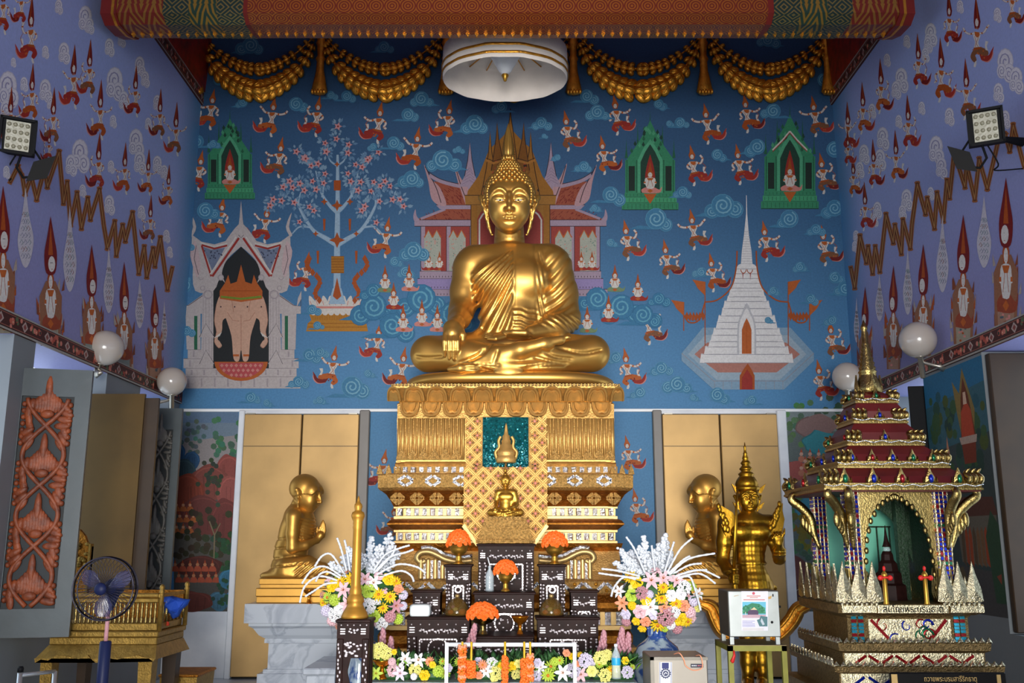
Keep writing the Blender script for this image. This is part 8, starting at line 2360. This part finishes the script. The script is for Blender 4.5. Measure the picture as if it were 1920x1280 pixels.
ptier('stage',[(.40,1250),(.40,1223)],M_SILVD);ptier('step_cornice',[(.44,1263),(.47,1260),(.475,1250),(.42,1248)],M_SILVD)
b=MB()
for i in range(24):flamelet(b,PXC-.46+.04*i,PYC-.475*.92+.004,pzv(1250,.475),.03,.034,1)
for i in range(14):flamelet(b,PXC-.475,PYC-.40+.06*i,pzv(1250,.475),.045,.03,0)
b.split('step_bud',M_SILV,pv)
b=MB();b.loft([sqring(.52,Z_FL),sqring(.52,pzv(1300,.5)),sqring(.44,pzv(1298,.47)),sqring(.44,pzv(1262,.44))],True,True,0,False);b.build('plinth',M_SILVD,pv)
# black sign with gold lettering standing before the base
sg_=thing('black_sign','black sign board with gold lettering in front of the pavilion base','sign',(P(1775,1300,5.2)[0],5.2,Z_FL))
b=MB();x0,x1=P(1668,1270,5.2)[0],P(1885,1270,5.2)[0];zt=zv(1260,5.2);b.box((x0,5.19,zt-.22),(x1,5.21,zt),bev=.006);b.build('board',M_BLACKG,sg_)
b=MB();b.box((x0+.004,5.186,zt-.2),(x0+.035,5.19,zt-.008));b.box((x1-.05,5.186,zt-.2),(x1-.03,5.19,zt-.01));b.split('gold_edge',M_GOLDL,sg_)
words('ถวายพระบรมสารีริกธาตุ',P(1780,1273,5.2)[0],5.186,zv(1273,5.18),.036,M_GOLDL,'thai_lettering',sg_,width=.27)
for x in(x0+.1,x1-.1):b=MB();b.box((x-.015,5.195,Z_FL),(x+.015,5.225,zt-.21));b.build('leg',M_BLACKG,sg_)
# window leaves
def leaf(name,label,ua,ub,va,vb_,Ya,Yb,m,carve=None,zb=None,group='window leaves',edge=None):
 A,B=Vector(P(ua,va,Ya)),Vector(P(ub,va,Yb));d=(B-A);d.z=0;w=d.length;d.normalize();nrm=Vector((d.y,-d.x,0))
 if nrm.y>0:nrm=-nrm
 zt=A.z;z0=zb if zb is not None else zv(vb_,Ya);org=(A.x,A.y,z0);t=thing(name,label,'window leaf',org,group)
 A0=Vector((A.x,A.y,0));L=lambda s,z,o=0:A0+d*(s*w)+nrm*o+Vector((0,0,z))
 def slab(s0,s1,za,zc,o0,o1,mm,nm,par=t):
  b=MB();V=[L(s0,za,o1),L(s1,za,o1),L(s1,za,o0),L(s0,za,o0),L(s0,zc,o1),L(s1,zc,o1),L(s1,zc,o0),L(s0,zc,o0)]
  b.add([tuple(v)for v in V],[(3,2,1,0),(4,5,6,7),(0,1,5,4),(1,2,6,5),(2,3,7,6),(3,0,4,7)]);return b.build(nm,mm,par)
 slab(0,1,z0,zt,-.03,0,m,'panel')
 if edge:slab(1.0,1.0+edge,z0-.0,zt-.03,-.05,-.02,M_BROWN,'shaded_gap_strip')  # dark strip stands in for the shaded gap past the leaf
 if carve:
  fw=.19;fh=.09
  for s0,s1,za,zc in((0,fw,z0,zt),(1-fw,1,z0,zt),(fw,1-fw,zt-fh*2,zt),(fw,1-fw,z0,z0+fh*1.9)):slab(s0,s1,za,zc,0,.018,m,'frame_rail')
  slab(fw,1-fw,z0+fh*1.9,zt-fh*2,0,.003,M_CARVEB,'carving_ground')
  za,zc=z0+fh*1.9,zt-fh*2;Hh=zc-za;cw=(1-2*fw)/2
  S_=lambda s,t_:L(.5+s*cw,za+Hh*t_,.010)
  cells=3.5;R0=w*cw
  for sx in(-1,1):
   b=MB();pts=[S_(sx*.78*math.sin(PI*t_*cells),t_)for t_ in[.01+.98*i/70 for i in range(71)]];b.tube(pts,[R0*.125]*71,8,sq=.8);b.build('ribbon_scroll',carve,t)
  for c in range(4):
   tc_=(c+.5)/cells
   if tc_>1:continue
   b=MB()
   for k in range(9):
    a=k/8*2-1;hgt=.30/cells*(1-.55*abs(a));o=S_(a*.42,tc_-.08/cells-.06*abs(a)/cells)
    b.ell(tuple(o),(R0*.15,.014,Hh*hgt*.9),8,6)
   b.ell(tuple(S_(0,tc_+.12/cells)),(R0*.16,.02,Hh*.26/cells),8,6);b.ell(tuple(S_(0,tc_-.30/cells)),(R0*.3,.024,Hh*.08/cells),10,6);b.build('bud',carve,t)
  b=MB();r_=random.Random(9)
  for c in range(5):
   for sx in(-1,1):
    for k in range(7):
     tt=(c+(k-3)*.11)/cells
     if tt<.01 or tt>.985:continue
     e=S_(sx*(.62+.05*(k%3)),tt);rot=Matrix.Rotation(sx*(.9 if k<3 else-.6)+.2*k,3,'Y')
     b.ell(tuple(e),(R0*.36,.015,R0*.15),9,6,R=rot);b.ell(tuple(S_(sx*.88,tt+.03/cells)),(R0*.10,.02,R0*.12),7,5)
  b.split('leaf_scroll',carve,t)
 return t
zs_=.61
leaf('window_leaf','large grey window leaf with orange carved scroll panel at the left edge',18,176,689,1195,6.08,6.2,M_GREYL,M_CARVE,zs_)
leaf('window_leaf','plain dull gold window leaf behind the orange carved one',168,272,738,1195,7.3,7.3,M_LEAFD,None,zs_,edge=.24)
leaf('window_leaf','narrow grey window leaf with faded carving by the left landscape mural',268,343,765,1105,8.02,8.05,M_GREYL,M_CARVEG,zs_)
leaf('window_leaf','window leaf coloured black for shade, behind the spire at the right wall',1703,1757,724,1195,7.52,7.48,M_BLACK,None,zs_)  # black colour stands in for shade on the back of the leaf
A=P(1880,690,6.48)
b=MB();b.box((XR+.015,6.43,.61),(XR+WT-.02,6.485,ZT0-.02),bev=.006)
tag(b.build('window_leaf',M_BROWN,org=(XR+.2,6.46,.61)),'plain brown window leaf folded into the near reveal of the right wall','window leaf','window leaves')
# gilded preaching seat
YS,YR=6.27,6.77
st=thing('preaching_seat','gilded carved preaching seat with turned baluster rails at the left wall','seat',(P(190,1300,YS)[0],(YS+YR)/2,Z_FL))
fx=lambda u,v=1180:P(u,v,YS)[0]
fz=lambda v:zv(v,YS)
xl,xr=fx(90),fx(296)
def sb(u0,u1,v0,v1,grow,nm,m=M_SEAT,back=True):
 b=MB();b.box((fx(u0),YS-grow,fz(v1)),(fx(u1),YR+grow if back else YS+.04,fz(v0)),bev=.006);return b.build(nm,m,st)
sb(96,293,1168,1183,-.02,'rail_base',M_SEAT);sb(88,299,1183,1194,.015,'seat_moulding',M_SEAT);sb(94,296,1194,1209,0,'seat_band',M_SEAT)
b=MB();r0=[(fx(94),YS,fz(1209)),(fx(296),YS,fz(1209)),(fx(296),YR,fz(1209)),(fx(94),YR,fz(1209))];r1=[(fx(78),YS-.06,fz(1234)),(fx(302),YS-.06,fz(1234)),(fx(302)+.01,YR+.05,fz(1234)),(fx(78),YR+.05,fz(1234))]
b.loft([r1,r0],False,True,0,False);b.build('flared_apron',M_SEAT,st)
b=MB();ap=[(78,1232),(302,1232),(298,1238),(290,1232),(268,1226),(250,1229),(232,1234),(212,1231),(203,1236),(198,1240),(192,1240),(187,1236),(176,1226),(160,1233),(140,1228),(118,1226),(104,1236),(90,1234),(80,1240)]
b.prism([(fx(u),fz(v))for u,v in ap],YS-.06,YS-.03);b.build('scalloped_edge',M_SEAT,st)
for u0,u1,yy in((86,108,YS-.03),(267,293,YS-.03),(93,112,YR-.06),(262,290,YR-.06)):
 b=MB();c=(fx(u0)+fx(u1))/2;w=(fx(u1)-fx(u0))/2;b.loft([[(c+sx*w*k,yy+.05+sy*.05*k,z)for sx,sy in((-1,-1),(1,-1),(1,1),(-1,1))]for k,z in((1.1,Z_FL),(.8,Z_FL+.05),(.75,Z_FL+.3),(1.0,fz(1232)))],True,True,0,False);b.build('leg',M_SEAT if yy<YR-.1 else M_BROWN,st)
for u,yy in((296.5,YS),(296.5,YR-.02),(96,YS),(96,YR-.02)):
 b=MB();x=fx(u);s=S(YS,1130);b.lathe([(4.6*s,fz(1184)),(4.6*s,fz(1112)),(5.4*s,fz(1109)),(3.6*s,fz(1106)),(5.2*s,fz(1102)),(4.2*s,fz(1098)),(1*s,fz(1095))],(x,yy+.02,0),12);b.build('corner_post',M_SEAT,st)
for nm,v0,v1,m in(('top_rail',1112,1120,M_SEAT),('fret_rail',1121,1130,M_SEAT)):sb(96,293,v0,v1,.0,nm,m,False)
for nm,v0,v1 in(('side_rail',1113,1120),):b=MB();b.box((fx(293),YS,fz(v1)),(fx(296),YR,fz(v0)));b.build(nm,M_SEAT,st)
b=MB();b.box((fx(96),YR-.03,fz(1168)),(fx(293),YR,fz(1112)));b.build('rear_rail',M_GOLDB,st)
for i in range(23):
 u=104+8.3*i;b=MB();s=S(YS,1150);zz=fz(1168);hh=fz(1130)-zz
 b.lathe([(r*s,k*hh)for r,k in((2.6,0),(2.6,.06),(1.6,.1),(2.8,.2),(1.5,.27),(1.9,.34),(2.5,.5),(2.2,.68),(1.4,.74),(2.8,.82),(1.6,.9),(2.6,.95),(2.6,1))],(fx(u),YS+.018,zz),10);b.build('baluster',M_PGOLD,st)
for i in range(7):b=MB();b.lathe([(.007,0),(.010,.06),(.006,.1),(.009,fz(1130)-fz(1168))],(fx(295),YS+.08+.065*i,fz(1168)),8);b.build('baluster',M_PGOLD,st)
# carved back panel rising behind
b=MB();Yb=6.73;X=lambda u:P(u,1040,Yb)[0];Zb=lambda v:zv(v,Yb)
b.prism([(X(105),Zb(1112)),(X(172),Zb(1112)),(X(172),Zb(1024)),(X(163),Zb(1018)),(X(157),Zb(1004)),(X(146),Zb(992)),(X(138),Zb(1000)),(X(128),Zb(1012)),(X(105),Zb(1024))],Yb-.01,Yb+.02);b.build('back_panel',M_GOLDB,st)
b=MB();b.box((X(168),Yb-.03,Zb(1112)),(X(172),Yb+.02,Zb(1019)));b.build('back_post',M_SEAT,st)
b=MB();r_=random.Random(2)
for i in range(26):b.ell((X(r_.uniform(110,166)),Yb-.012,Zb(r_.uniform(1012,1060))),(.02,.012,.014),7,5)
b.split('back_carving',M_SEAT,st)
# cloth bundle hanging on the rail
b=MB();r_=random.Random(14);V0=[(303,1117),(318,1115),(332,1119),(345,1122),(357,1123),(352,1134),(342,1142),(335,1156),(324,1160),(316,1150),(304,1148),(300,1134)]
Yc=6.5;n=len(V0);rings=[[P(u,v,Yc+.06)for u,v in V0],[P(u*.97+325*.03,v*.97+1136*.03,Yc-.06+.05*(i%2))for i,(u,v)in enumerate(V0)],[P(u*.6+325*.4,v*.6+1136*.4,Yc-.11+.04*((i+1)%2))for i,(u,v)in enumerate(V0)]]
cb=thing('cloth_bundle','crumpled blue cloth bundle with red corner hanging on the gilded seat rail','cloth',P(325,1178,Yc))
b.loft(rings,True,True,0,True);b.build('blue_cloth',M_BLUE,cb)
b=MB();V1=[(301,1150),(308,1162),(318,1165),(319,1172),(306,1178),(300,1176)];b.loft([[P(u,v,Yc+.04)for u,v in V1],[P(u*.8+307*.2,v*.8+1168*.2,Yc-.05)for u,v in V1]],True,True,0,True);b.build('red_cloth',M_REDC,cb)
# low stool
sl=thing('low_stool','low gilded carved stool beside the preaching seat','stool',(P(338,1300,6.9)[0],7.1,Z_FL))
b=MB();Yq=6.9;X=lambda u:P(u,1262,Yq)[0];b.box((X(296),Yq,zv(1270,Yq)),(X(372),Yq+.42,zv(1264,Yq)),bev=.008);b.build('stool_top',M_GOLDB,sl)
b=MB();b.loft([[(X(306),Yq+.04,Z_FL),(X(360),Yq+.04,Z_FL),(X(360),Yq+.38,Z_FL),(X(306),Yq+.38,Z_FL)],[(X(299),Yq+.01,zv(1270,Yq)),(X(369),Yq+.01,zv(1270,Yq)),(X(369),Yq+.41,zv(1270,Yq)),(X(299),Yq+.41,zv(1270,Yq))]],True,True,0,False);b.build('carved_apron',M_SEAT,sl)
# pedestal fan
YFN=5.0
fn=thing('pedestal_fan','navy pedestal fan with smoky blades and wire guard before the gilded seat','fan',(P(190,1300,YFN)[0],YFN,Z_FL))
s=S(YFN,1105);fc=Vector(P(197,1103,YFN-.1));R_=57*s
for k in range(3):
 b=MB();a0=.5+2*PI*k/3;V=[]
 m=10
 for i in range(m+1):
  t_=i/m;r=R_*(.12+.76*t_);wd=.62*math.sin(PI*(.12+.82*t_))**.6
  for j in range(5):a=a0+wd*(j/4-.5)*1.5;V.append((fc.x+r*math.cos(a),fc.y+.018*(j/4-.5),fc.z+r*math.sin(a)))
 V2=[(x,y+.004,z)for x,y,z in V];q_=len(V);F_=[]
 for i in range(m):
  for j in range(4):a=i*5+j;F_+=[(a,a+1,a+6,a+5),(q_+a+5,q_+a+6,q_+a+1,q_+a)]
 for i in range(m):F_+=[(i*5,i*5+5,q_+i*5+5,q_+i*5),(i*5+9,i*5+4,q_+i*5+4,q_+i*5+9)]
 b.add(V+V2,F_,0,True);b.build('blade',M_SMOKE,fn)
for yo,sc_ in((-.05,1),(.05,1)):
 b=MB()
 for rr in(1.0,.98):b.tube([(fc.x+R_*rr*math.cos(a),fc.y+(.0 if rr==1 else yo*.6),fc.z+R_*rr*math.sin(a))for a in[2*PI*i/48 for i in range(49)]],.0035,6)
 for i in range(44):a=2*PI*i/44;b.tube([(fc.x+R_*.2*math.cos(a),fc.y+yo*1.1,fc.z+R_*.2*math.sin(a)),(fc.x+R_*.7*math.cos(a),fc.y+yo,fc.z+R_*.7*math.sin(a)),(fc.x+R_*math.cos(a),fc.y,fc.z+R_*math.sin(a))],.0011,4)
 b.build('wire_guard',M_WIRE,fn)
b=MB();b.ell((fc.x,fc.y-.055,fc.z),(R_*.2,.02,R_*.2),20,8);b.build('hub_cap',M_NAVY,fn)
b=MB();b.ell((fc.x,fc.y+.11,fc.z),(R_*.3,.085,R_*.3),18,10);b.tube([(fc.x,fc.y+.1,fc.z-.03),(fn.location.x,YFN,fc.z-R_*.7)],[.035,.022],10);b.build('motor_housing',M_NAVY,fn)
b=MB();X=fn.location.x;b.tube([(X,YFN,fc.z-R_*.65),(X,YFN,zv(1206,YFN))],.010,10);b.build('inner_tube',M_MAUVE,fn)
b=MB();b.tube([(X,YFN,zv(1201,YFN)),(X,YFN,zv(1203,YFN)),(X,YFN,zv(1290,YFN)),(X,YFN,Z_FL+.03)],[.022,.028,.029,.031],16);b.build('column',M_NAVY,fn)
b=MB();b.lathe([(.2,0),(.2,.02),(.16,.035),(.03,.06)],(X,YFN,Z_FL),28);b.build('base',M_NAVY,fn)
# aluminium frame at the left edge
af=thing('folding_frame','aluminium folding frame with black end caps at the lower left corner','frame',(P(70,1300,5.3)[0],5.3,Z_FL))
for u,yy in((38,5.2),(103,5.45)):
 b=MB();b.tube([(P(u,1258,yy)[0],yy,zv(1258,yy)),(P(u,1300,yy)[0],yy,Z_FL)],.013,10);b.build('upright',M_ALU,af)
b=MB();b.tube([P(38,1266,5.2),P(103,1258,5.45)],.010,8);b.build('cross_bar',M_ALU,af)
b=MB();b.lathe([(.015,0),(.016,.02),(.010,.03)],P(38,1260,5.2),12);b.build('end_cap',M_BLACK,af)
# dark inlaid stand with a gold candle post
Yw=5.35
stn=thing('inlaid_stand','tall dark inlaid stand left of the altar carrying the gold candle post','stand',(P(660,1300,Yw)[0],Yw+.1,Z_FL))
X=lambda u:P(u,1170,Yw)[0];x0,x1=X(629),X(695);zt=zv(1161,Yw);dep=.2
b=MB();b.box((x0,Yw,zt-.018),(x1,Yw+dep,zt),bev=.004);b.build('tabletop',M_DARKW,stn)
b=MB();b.box((x0+.008,Yw+.008,zt-.10),(x1-.008,Yw+dep-.008,zt-.018));b.build('frieze',M_DARKW,stn)
r_=random.Random(31)
for sx in(0,1):
 for sy in(0,1):
  a=x0+.008 if sx==0 else x1-.045;yy=Yw+.008 if sy==0 else Yw+dep-.045;b=MB();b.box((a,yy,Z_FL),(a+.037,yy+.037,zt-.1),bev=.004);lg=b.build('leg',M_DARKW,stn)
  if sy==0:
   b=MB()
   for i in range(26):b.ell((a+.018+r_.uniform(-.009,.009),yy,zt-.13-i*.02),(.005,.003,.008),6,4)
   o=b.build('leg_inlay',M_PEARL,lg);o['kind']='stuff'
b=MB();xm=(x0+x1)/2
for i in range(5):b.ell((x0+.03+i*.034,Yw+.008,zt-.03),(.004,.003,.004),6,4)
for sx in(-1,1):
 for k in range(3):b.obox((xm+sx*.055,Yw+.008,zt-.05-k*.012),(.013,0,0),(0,.003,0),(0,0,.003))
for i in range(8):b.ell((xm+r_.uniform(-.025,.025),Yw+.008,zt-.06+r_.uniform(-.012,.012)),(.007,.003,.005),6,4)
o=b.build('frieze_inlay',M_PEARL,stn);o['kind']='stuff'
b=MB();b.box((x0+.04,Yw+.014,zt-.2),(x1-.04,Yw+.024,zt-.1));b.prism([(x0+.04,zt-.2),(x0+.085,zt-.2),(x0+.07,zt-.27),(x0+.085,zt-.33),(x0+.04,zt-.36)],Yw+.014,Yw+.024);b.build('pierced_apron',M_DARKW,stn)
b=MB()
for i in range(22):b.ell((r_.uniform(x0+.05,x1-.05),Yw+.013,zt-r_.uniform(.12,.19)),(.009,.003,.006),6,4)
o=b.build('apron_inlay',M_PEARL,stn);o['kind']='stuff'
cd=thing('candle_post','tall turned old-gold candle post standing on the dark inlaid stand','candle post',(P(665,1161,Yw+.1)[0],Yw+.1,zt))
s=S(Yw+.1,1050);b=MB();b.lathe([(r*s,(1161-v)*s)for r,v in((25,1161),(25,1157),(22,1150),(17,1142),(14,1136),(16,1132),(16,1126),(12,1119),(11,1116),(12,1112),(9.6,1106),(9,1100),(8.4,1000),(9.5,996),(8.5,992),(9.5,988),(8.5,986),(12,978),(13,974),(11,968),(7,966),(6.5,963),(8,958),(7,953),(4,950),(3,946),(2.2,942),(.5,937))],(cd.location.x,Yw+.1,zt),20);b.build('turned_post',M_WAX,cd)
# donation box on its shelf stand
Yd=6.0
sd=thing('shelf_stand','olive gold metal shelf stand carrying the donation box before the crowned statue','stand',(P(1420,1300,Yd)[0],Yd+.2,Z_FL))
X=lambda u:P(u,1212,Yd)[0];x0,x1=X(1365),X(1475);zt=zv(1209,Yd)
b=MB();b.box((x0,Yd,zt-.004),(x1,Yd+.38,zt));b.build('shelf_top',M_OLIVET,sd)
for sx in(0,1):
 for sy in(0,1):b=MB();a=x0 if sx==0 else x1-.03;yy=Yd if sy==0 else Yd+.35;b.box((a,yy,Z_FL),(a+.03,yy+.03,zt-.004));b.build('leg',M_OLIVE,sd)
for(a,c,d,e)in((x0,Yd,x1,Yd+.03),(x0,Yd+.35,x1,Yd+.38),(x0,Yd,x0+.03,Yd+.38),(x1-.03,Yd,x1,Yd+.38)):b=MB();b.box((a,c,zt-.035),(d,e,zt-.004));b.build('frame_rail',M_OLIVE,sd)
db=thing('donation_box','brushed steel donation box with a printed temple poster on the olive shelf stand','donation box',(P(1414,1207,Yd+.03)[0],Yd+.15,zt))
Yq=Yd+.03;X=lambda u:P(u,1150,Yq)[0];Zq=lambda v:zv(v,Yq);a0,a1,q0,q1=X(1365.5),X(1462),Zq(1194),Zq(1107)
b=MB();b.box((a0,Yq,q0),(a1,Yq+.27,q1),bev=.005);b.build('box_body',M_STEELD,db)
b=MB();b.box((a0+.003,Yq-.006,q0+.003),(a1-.003,Yq,q1-.003),bev=.003);b.build('front_plate',M_STEELY,db)
for a in(a0+.005,a1-.03):
 for yy in(Yq+.005,Yq+.235):b=MB();b.box((a,yy,zt),(a+.024,yy+.024,q0));b.build('foot',M_STEELY,db)
b=MB();b.box((a1-.001,Yq-.004,Zq(1139)),(a1+.008,Yq+.02,Zq(1135)));b.box((a1-.04,Yq-.009,Zq(1118)),(a1-.034,Yq-.005,Zq(1113)));b.ell((X(1446),Yq-.008,Zq(1166)),(.008,.006,.008),10,6);b.split('hasp',M_BLACK,db)
po=Paint(lambda u,v,e:P(u,v,Yq-.0065-e*.4));rr_=random.Random(5)
rect(po,1390,1108,1440,1182,H('E6E6F2'));po.disc((1413,1112),2.8,H('D05A6A'),8)
for(a,c,v,cl)in((1400,1426,1117,'D06A50'),(1406,1421,1120,'C87860'),(1394,1434,1124,'C84A3A')):po.line([(a,v),(c,v)],1.3,H(cl))
rect(po,1392,1128,1436,1158,H('6FC2DC'));po.poly([(1392,1150),(1394,1138),(1402,1134),(1410,1130),(1424,1132),(1434,1140),(1436,1150)],H('3E8A66'))
for i in range(26):po.disc((rr_.uniform(1393,1435),rr_.uniform(1136,1148)),2.2,rr_.choice((H('2E7A56'),H('4FA07C'))),6)
po.poly([(1402,1153),(1402,1146),(1412,1138),(1422,1146),(1422,1153)],H('5A4A66'));po.poly([(1407,1143),(1414,1138),(1420,1143)],H('D8CFA0'));rect(po,1392,1152,1436,1158,H('C8A8B4'));po.line([(1398,1153),(1398,1147)],1,H('E8E0E0'))
po.poly([(1419,1162),(1424,1160),(1426,1154),(1439,1156),(1439,1174),(1424,1174)],H('557E84'));po.poly([(1428,1158),(1434,1170),(1430,1172),(1426,1164)],H('C6D0DA'))
for v in(1164,1166.5,1169,1171.5,1174):po.line([(1392,v),(1392+rr_.uniform(18,25),v)],.9,H('8A86C8'))
for v in(1178,1180.5):po.line([(1393,v),(1432,v)],.8,H('C8C0A8'))
po.mb.build('poster',M_CERAM,db,label='printed paper poster')
po=Paint(lambda u,v,e:P(u,v,Yq-.0065-e*.4));po.poly([(1440,1119),(1447,1116),(1446,1122),(1441,1123)],H('C8A060'));po.poly([(1376,1117),(1385,1115),(1385,1116),(1377,1118)],H('B8A080'));po.mb.build('sticker',M_CERAM,db)
b=MB();b.tube([P(1376,1219,Yd-.01),P(1377,1229,Yd-.012),P(1373,1240,Yd-.01),P(1374,1243,Yd-.01)],[.004,.008,.012,.003],7,sq=.4);tag(b.build('red_tag',M_REDR,org=P(1376,1219,Yd)),'small red cloth tag hanging from the olive shelf stand','tag')
# steel safe at the lower right of the altar
Ye=5.2
sf=thing('steel_safe','grey steel box with dark blue emblem sticker and copper wire, below the right bouquet','metal box',(P(1275,1300,Ye)[0],Ye+.15,Z_FL))
X=lambda u:P(u,1250,Ye)[0];Zq=lambda v:zv(v,Ye);a0,a1,q1=X(1219),X(1327),Zq(1231)
b=MB();b.box((a0,Ye,Z_FL),(a1,Ye+.3,q1),bev=.005);b.build('box_body',M_STEELD,sf)
b=MB();b.box((a0+.004,Ye-.006,Z_FL+.02),(a1-.004,Ye,q1-.004),bev=.003);b.build('front_plate',M_STEELS,sf)
for aa,bb,cc,dd in((1219,1226,1231,1300),(1219,1327,1231,1237)):b=MB();b.box((X(aa),Ye-.012,Zq(dd)),(X(bb),Ye-.004,Zq(cc)));b.build('door_rim',M_STEELD,sf)
po=Paint(lambda u,v,e:P(u,v,Ye-.0065-e*.4));rect(po,1236,1241,1260,1300,H('E8ECF6'))
for u in(1237.5,1258.5):po.line([(u,1241),(u,1300)],1.0,H('2A3A7A'))
for k in(0,1):
 o=1262+30*k
 if k==0:rect(po,1241,1242,1254,1253,H('28306A'))
 n=14;po.poly([(1248+(10.5 if i%2 else 8.6)*math.cos(PI*i/n),o+(10.5 if i%2 else 8.6)*math.sin(PI*i/n))for i in range(2*n)],H('3A3F5E'));po.disc((1248,o),6.6,H('E8ECF6'),16);po.disc((1248,o),5.2,H('3A3F5E'),16);po.line([(1245,o+2),(1248,o-2),(1251,o+1)],1.4,H('E8ECF6'))
po.mb.build('emblem_sticker',M_CERAM,sf,label='dark blue gear emblem sticker on white')
po=Paint(lambda u,v,e:P(u,v,Ye-.0065-e*.4));rect(po,1295,1244,1319,1251,H('22263A'));[po.line([(1297+3.4*i,1247.5),(1299.2+3.4*i,1247.5)],2.0,H('DADDE4'))for i in range(3)];[po.line([(1308+3.4*i,1247.5),(1310.2+3.4*i,1247.5)],2.0,H('C8707A'))for i in range(3)];po.mb.build('name_plate',M_CERAM,sf)
b=MB();b.tube(spline([P(1264,1226,Ye+.05),P(1274,1224,Ye-.01),P(1282,1236,Ye-.02),P(1286,1248,Ye-.016),P(1300,1256,Ye-.016),P(1316,1252,Ye-.016),P(1316,1236,Ye-.02),P(1312,1228,Ye-.01),P(1305,1229,Ye+.04)],6),.003,6);b.build('copper_wire',M_PEACH,sf)
# camera, light
cam=bpy.data.cameras.new('camera');co=bpy.data.objects.new('camera',cam);COL.objects.link(co)
cam.sensor_width=36;cam.lens=36*FP/1920
co.location=(0,0,ZC);co.rotation_euler=(PI/2+TH,0,0)
SC.camera=co
w=bpy.data.worlds.new('daylight');SC.world=w;w.use_nodes=True
bg=w.node_tree.nodes['Background'];bg.inputs['Color'].default_value=(.72,.86,1.0,1);bg.inputs['Strength'].default_value=2.0
SC.view_settings.view_transform='Standard';SC.view_settings.look='None';SC.view_settings.gamma=1
SC.view_settings.exposure=0.08
SC.cycles.use_denoising=True
SC.cycles.max_bounces=6;SC.cycles.diffuse_bounces=3;SC.cycles.glossy_bounces=3;SC.cycles.transmission_bounces=6
SC.cycles.caustics_reflective=False;SC.cycles.caustics_refractive=False
SC.cycles.sample_clamp_indirect=6
def area(name,loc,rot,sx,sy,power,color=(1,1,1)):
 l=bpy.data.lights.new(name,'AREA');l.shape='RECTANGLE';l.size=sx;l.size_y=sy;l.energy=power;l.color=color
 o=bpy.data.objects.new(name,l);COL.objects.link(o);o.location=loc;o.rotation_euler=rot
 return o
area('entrance_daylight',(0,-3.9,1.3),(PI/2,0,0),5.0,2.8,300,(1.0,.97,.93))
k_=area('added_altar_light',(0,-3.8,1.5),(math.radians(93),0,0),2.0,3.4,68,(1.0,.95,.88));k_.data.spread=math.radians(42)  # added narrow light, brightens the altar centre so the sides fall off darker
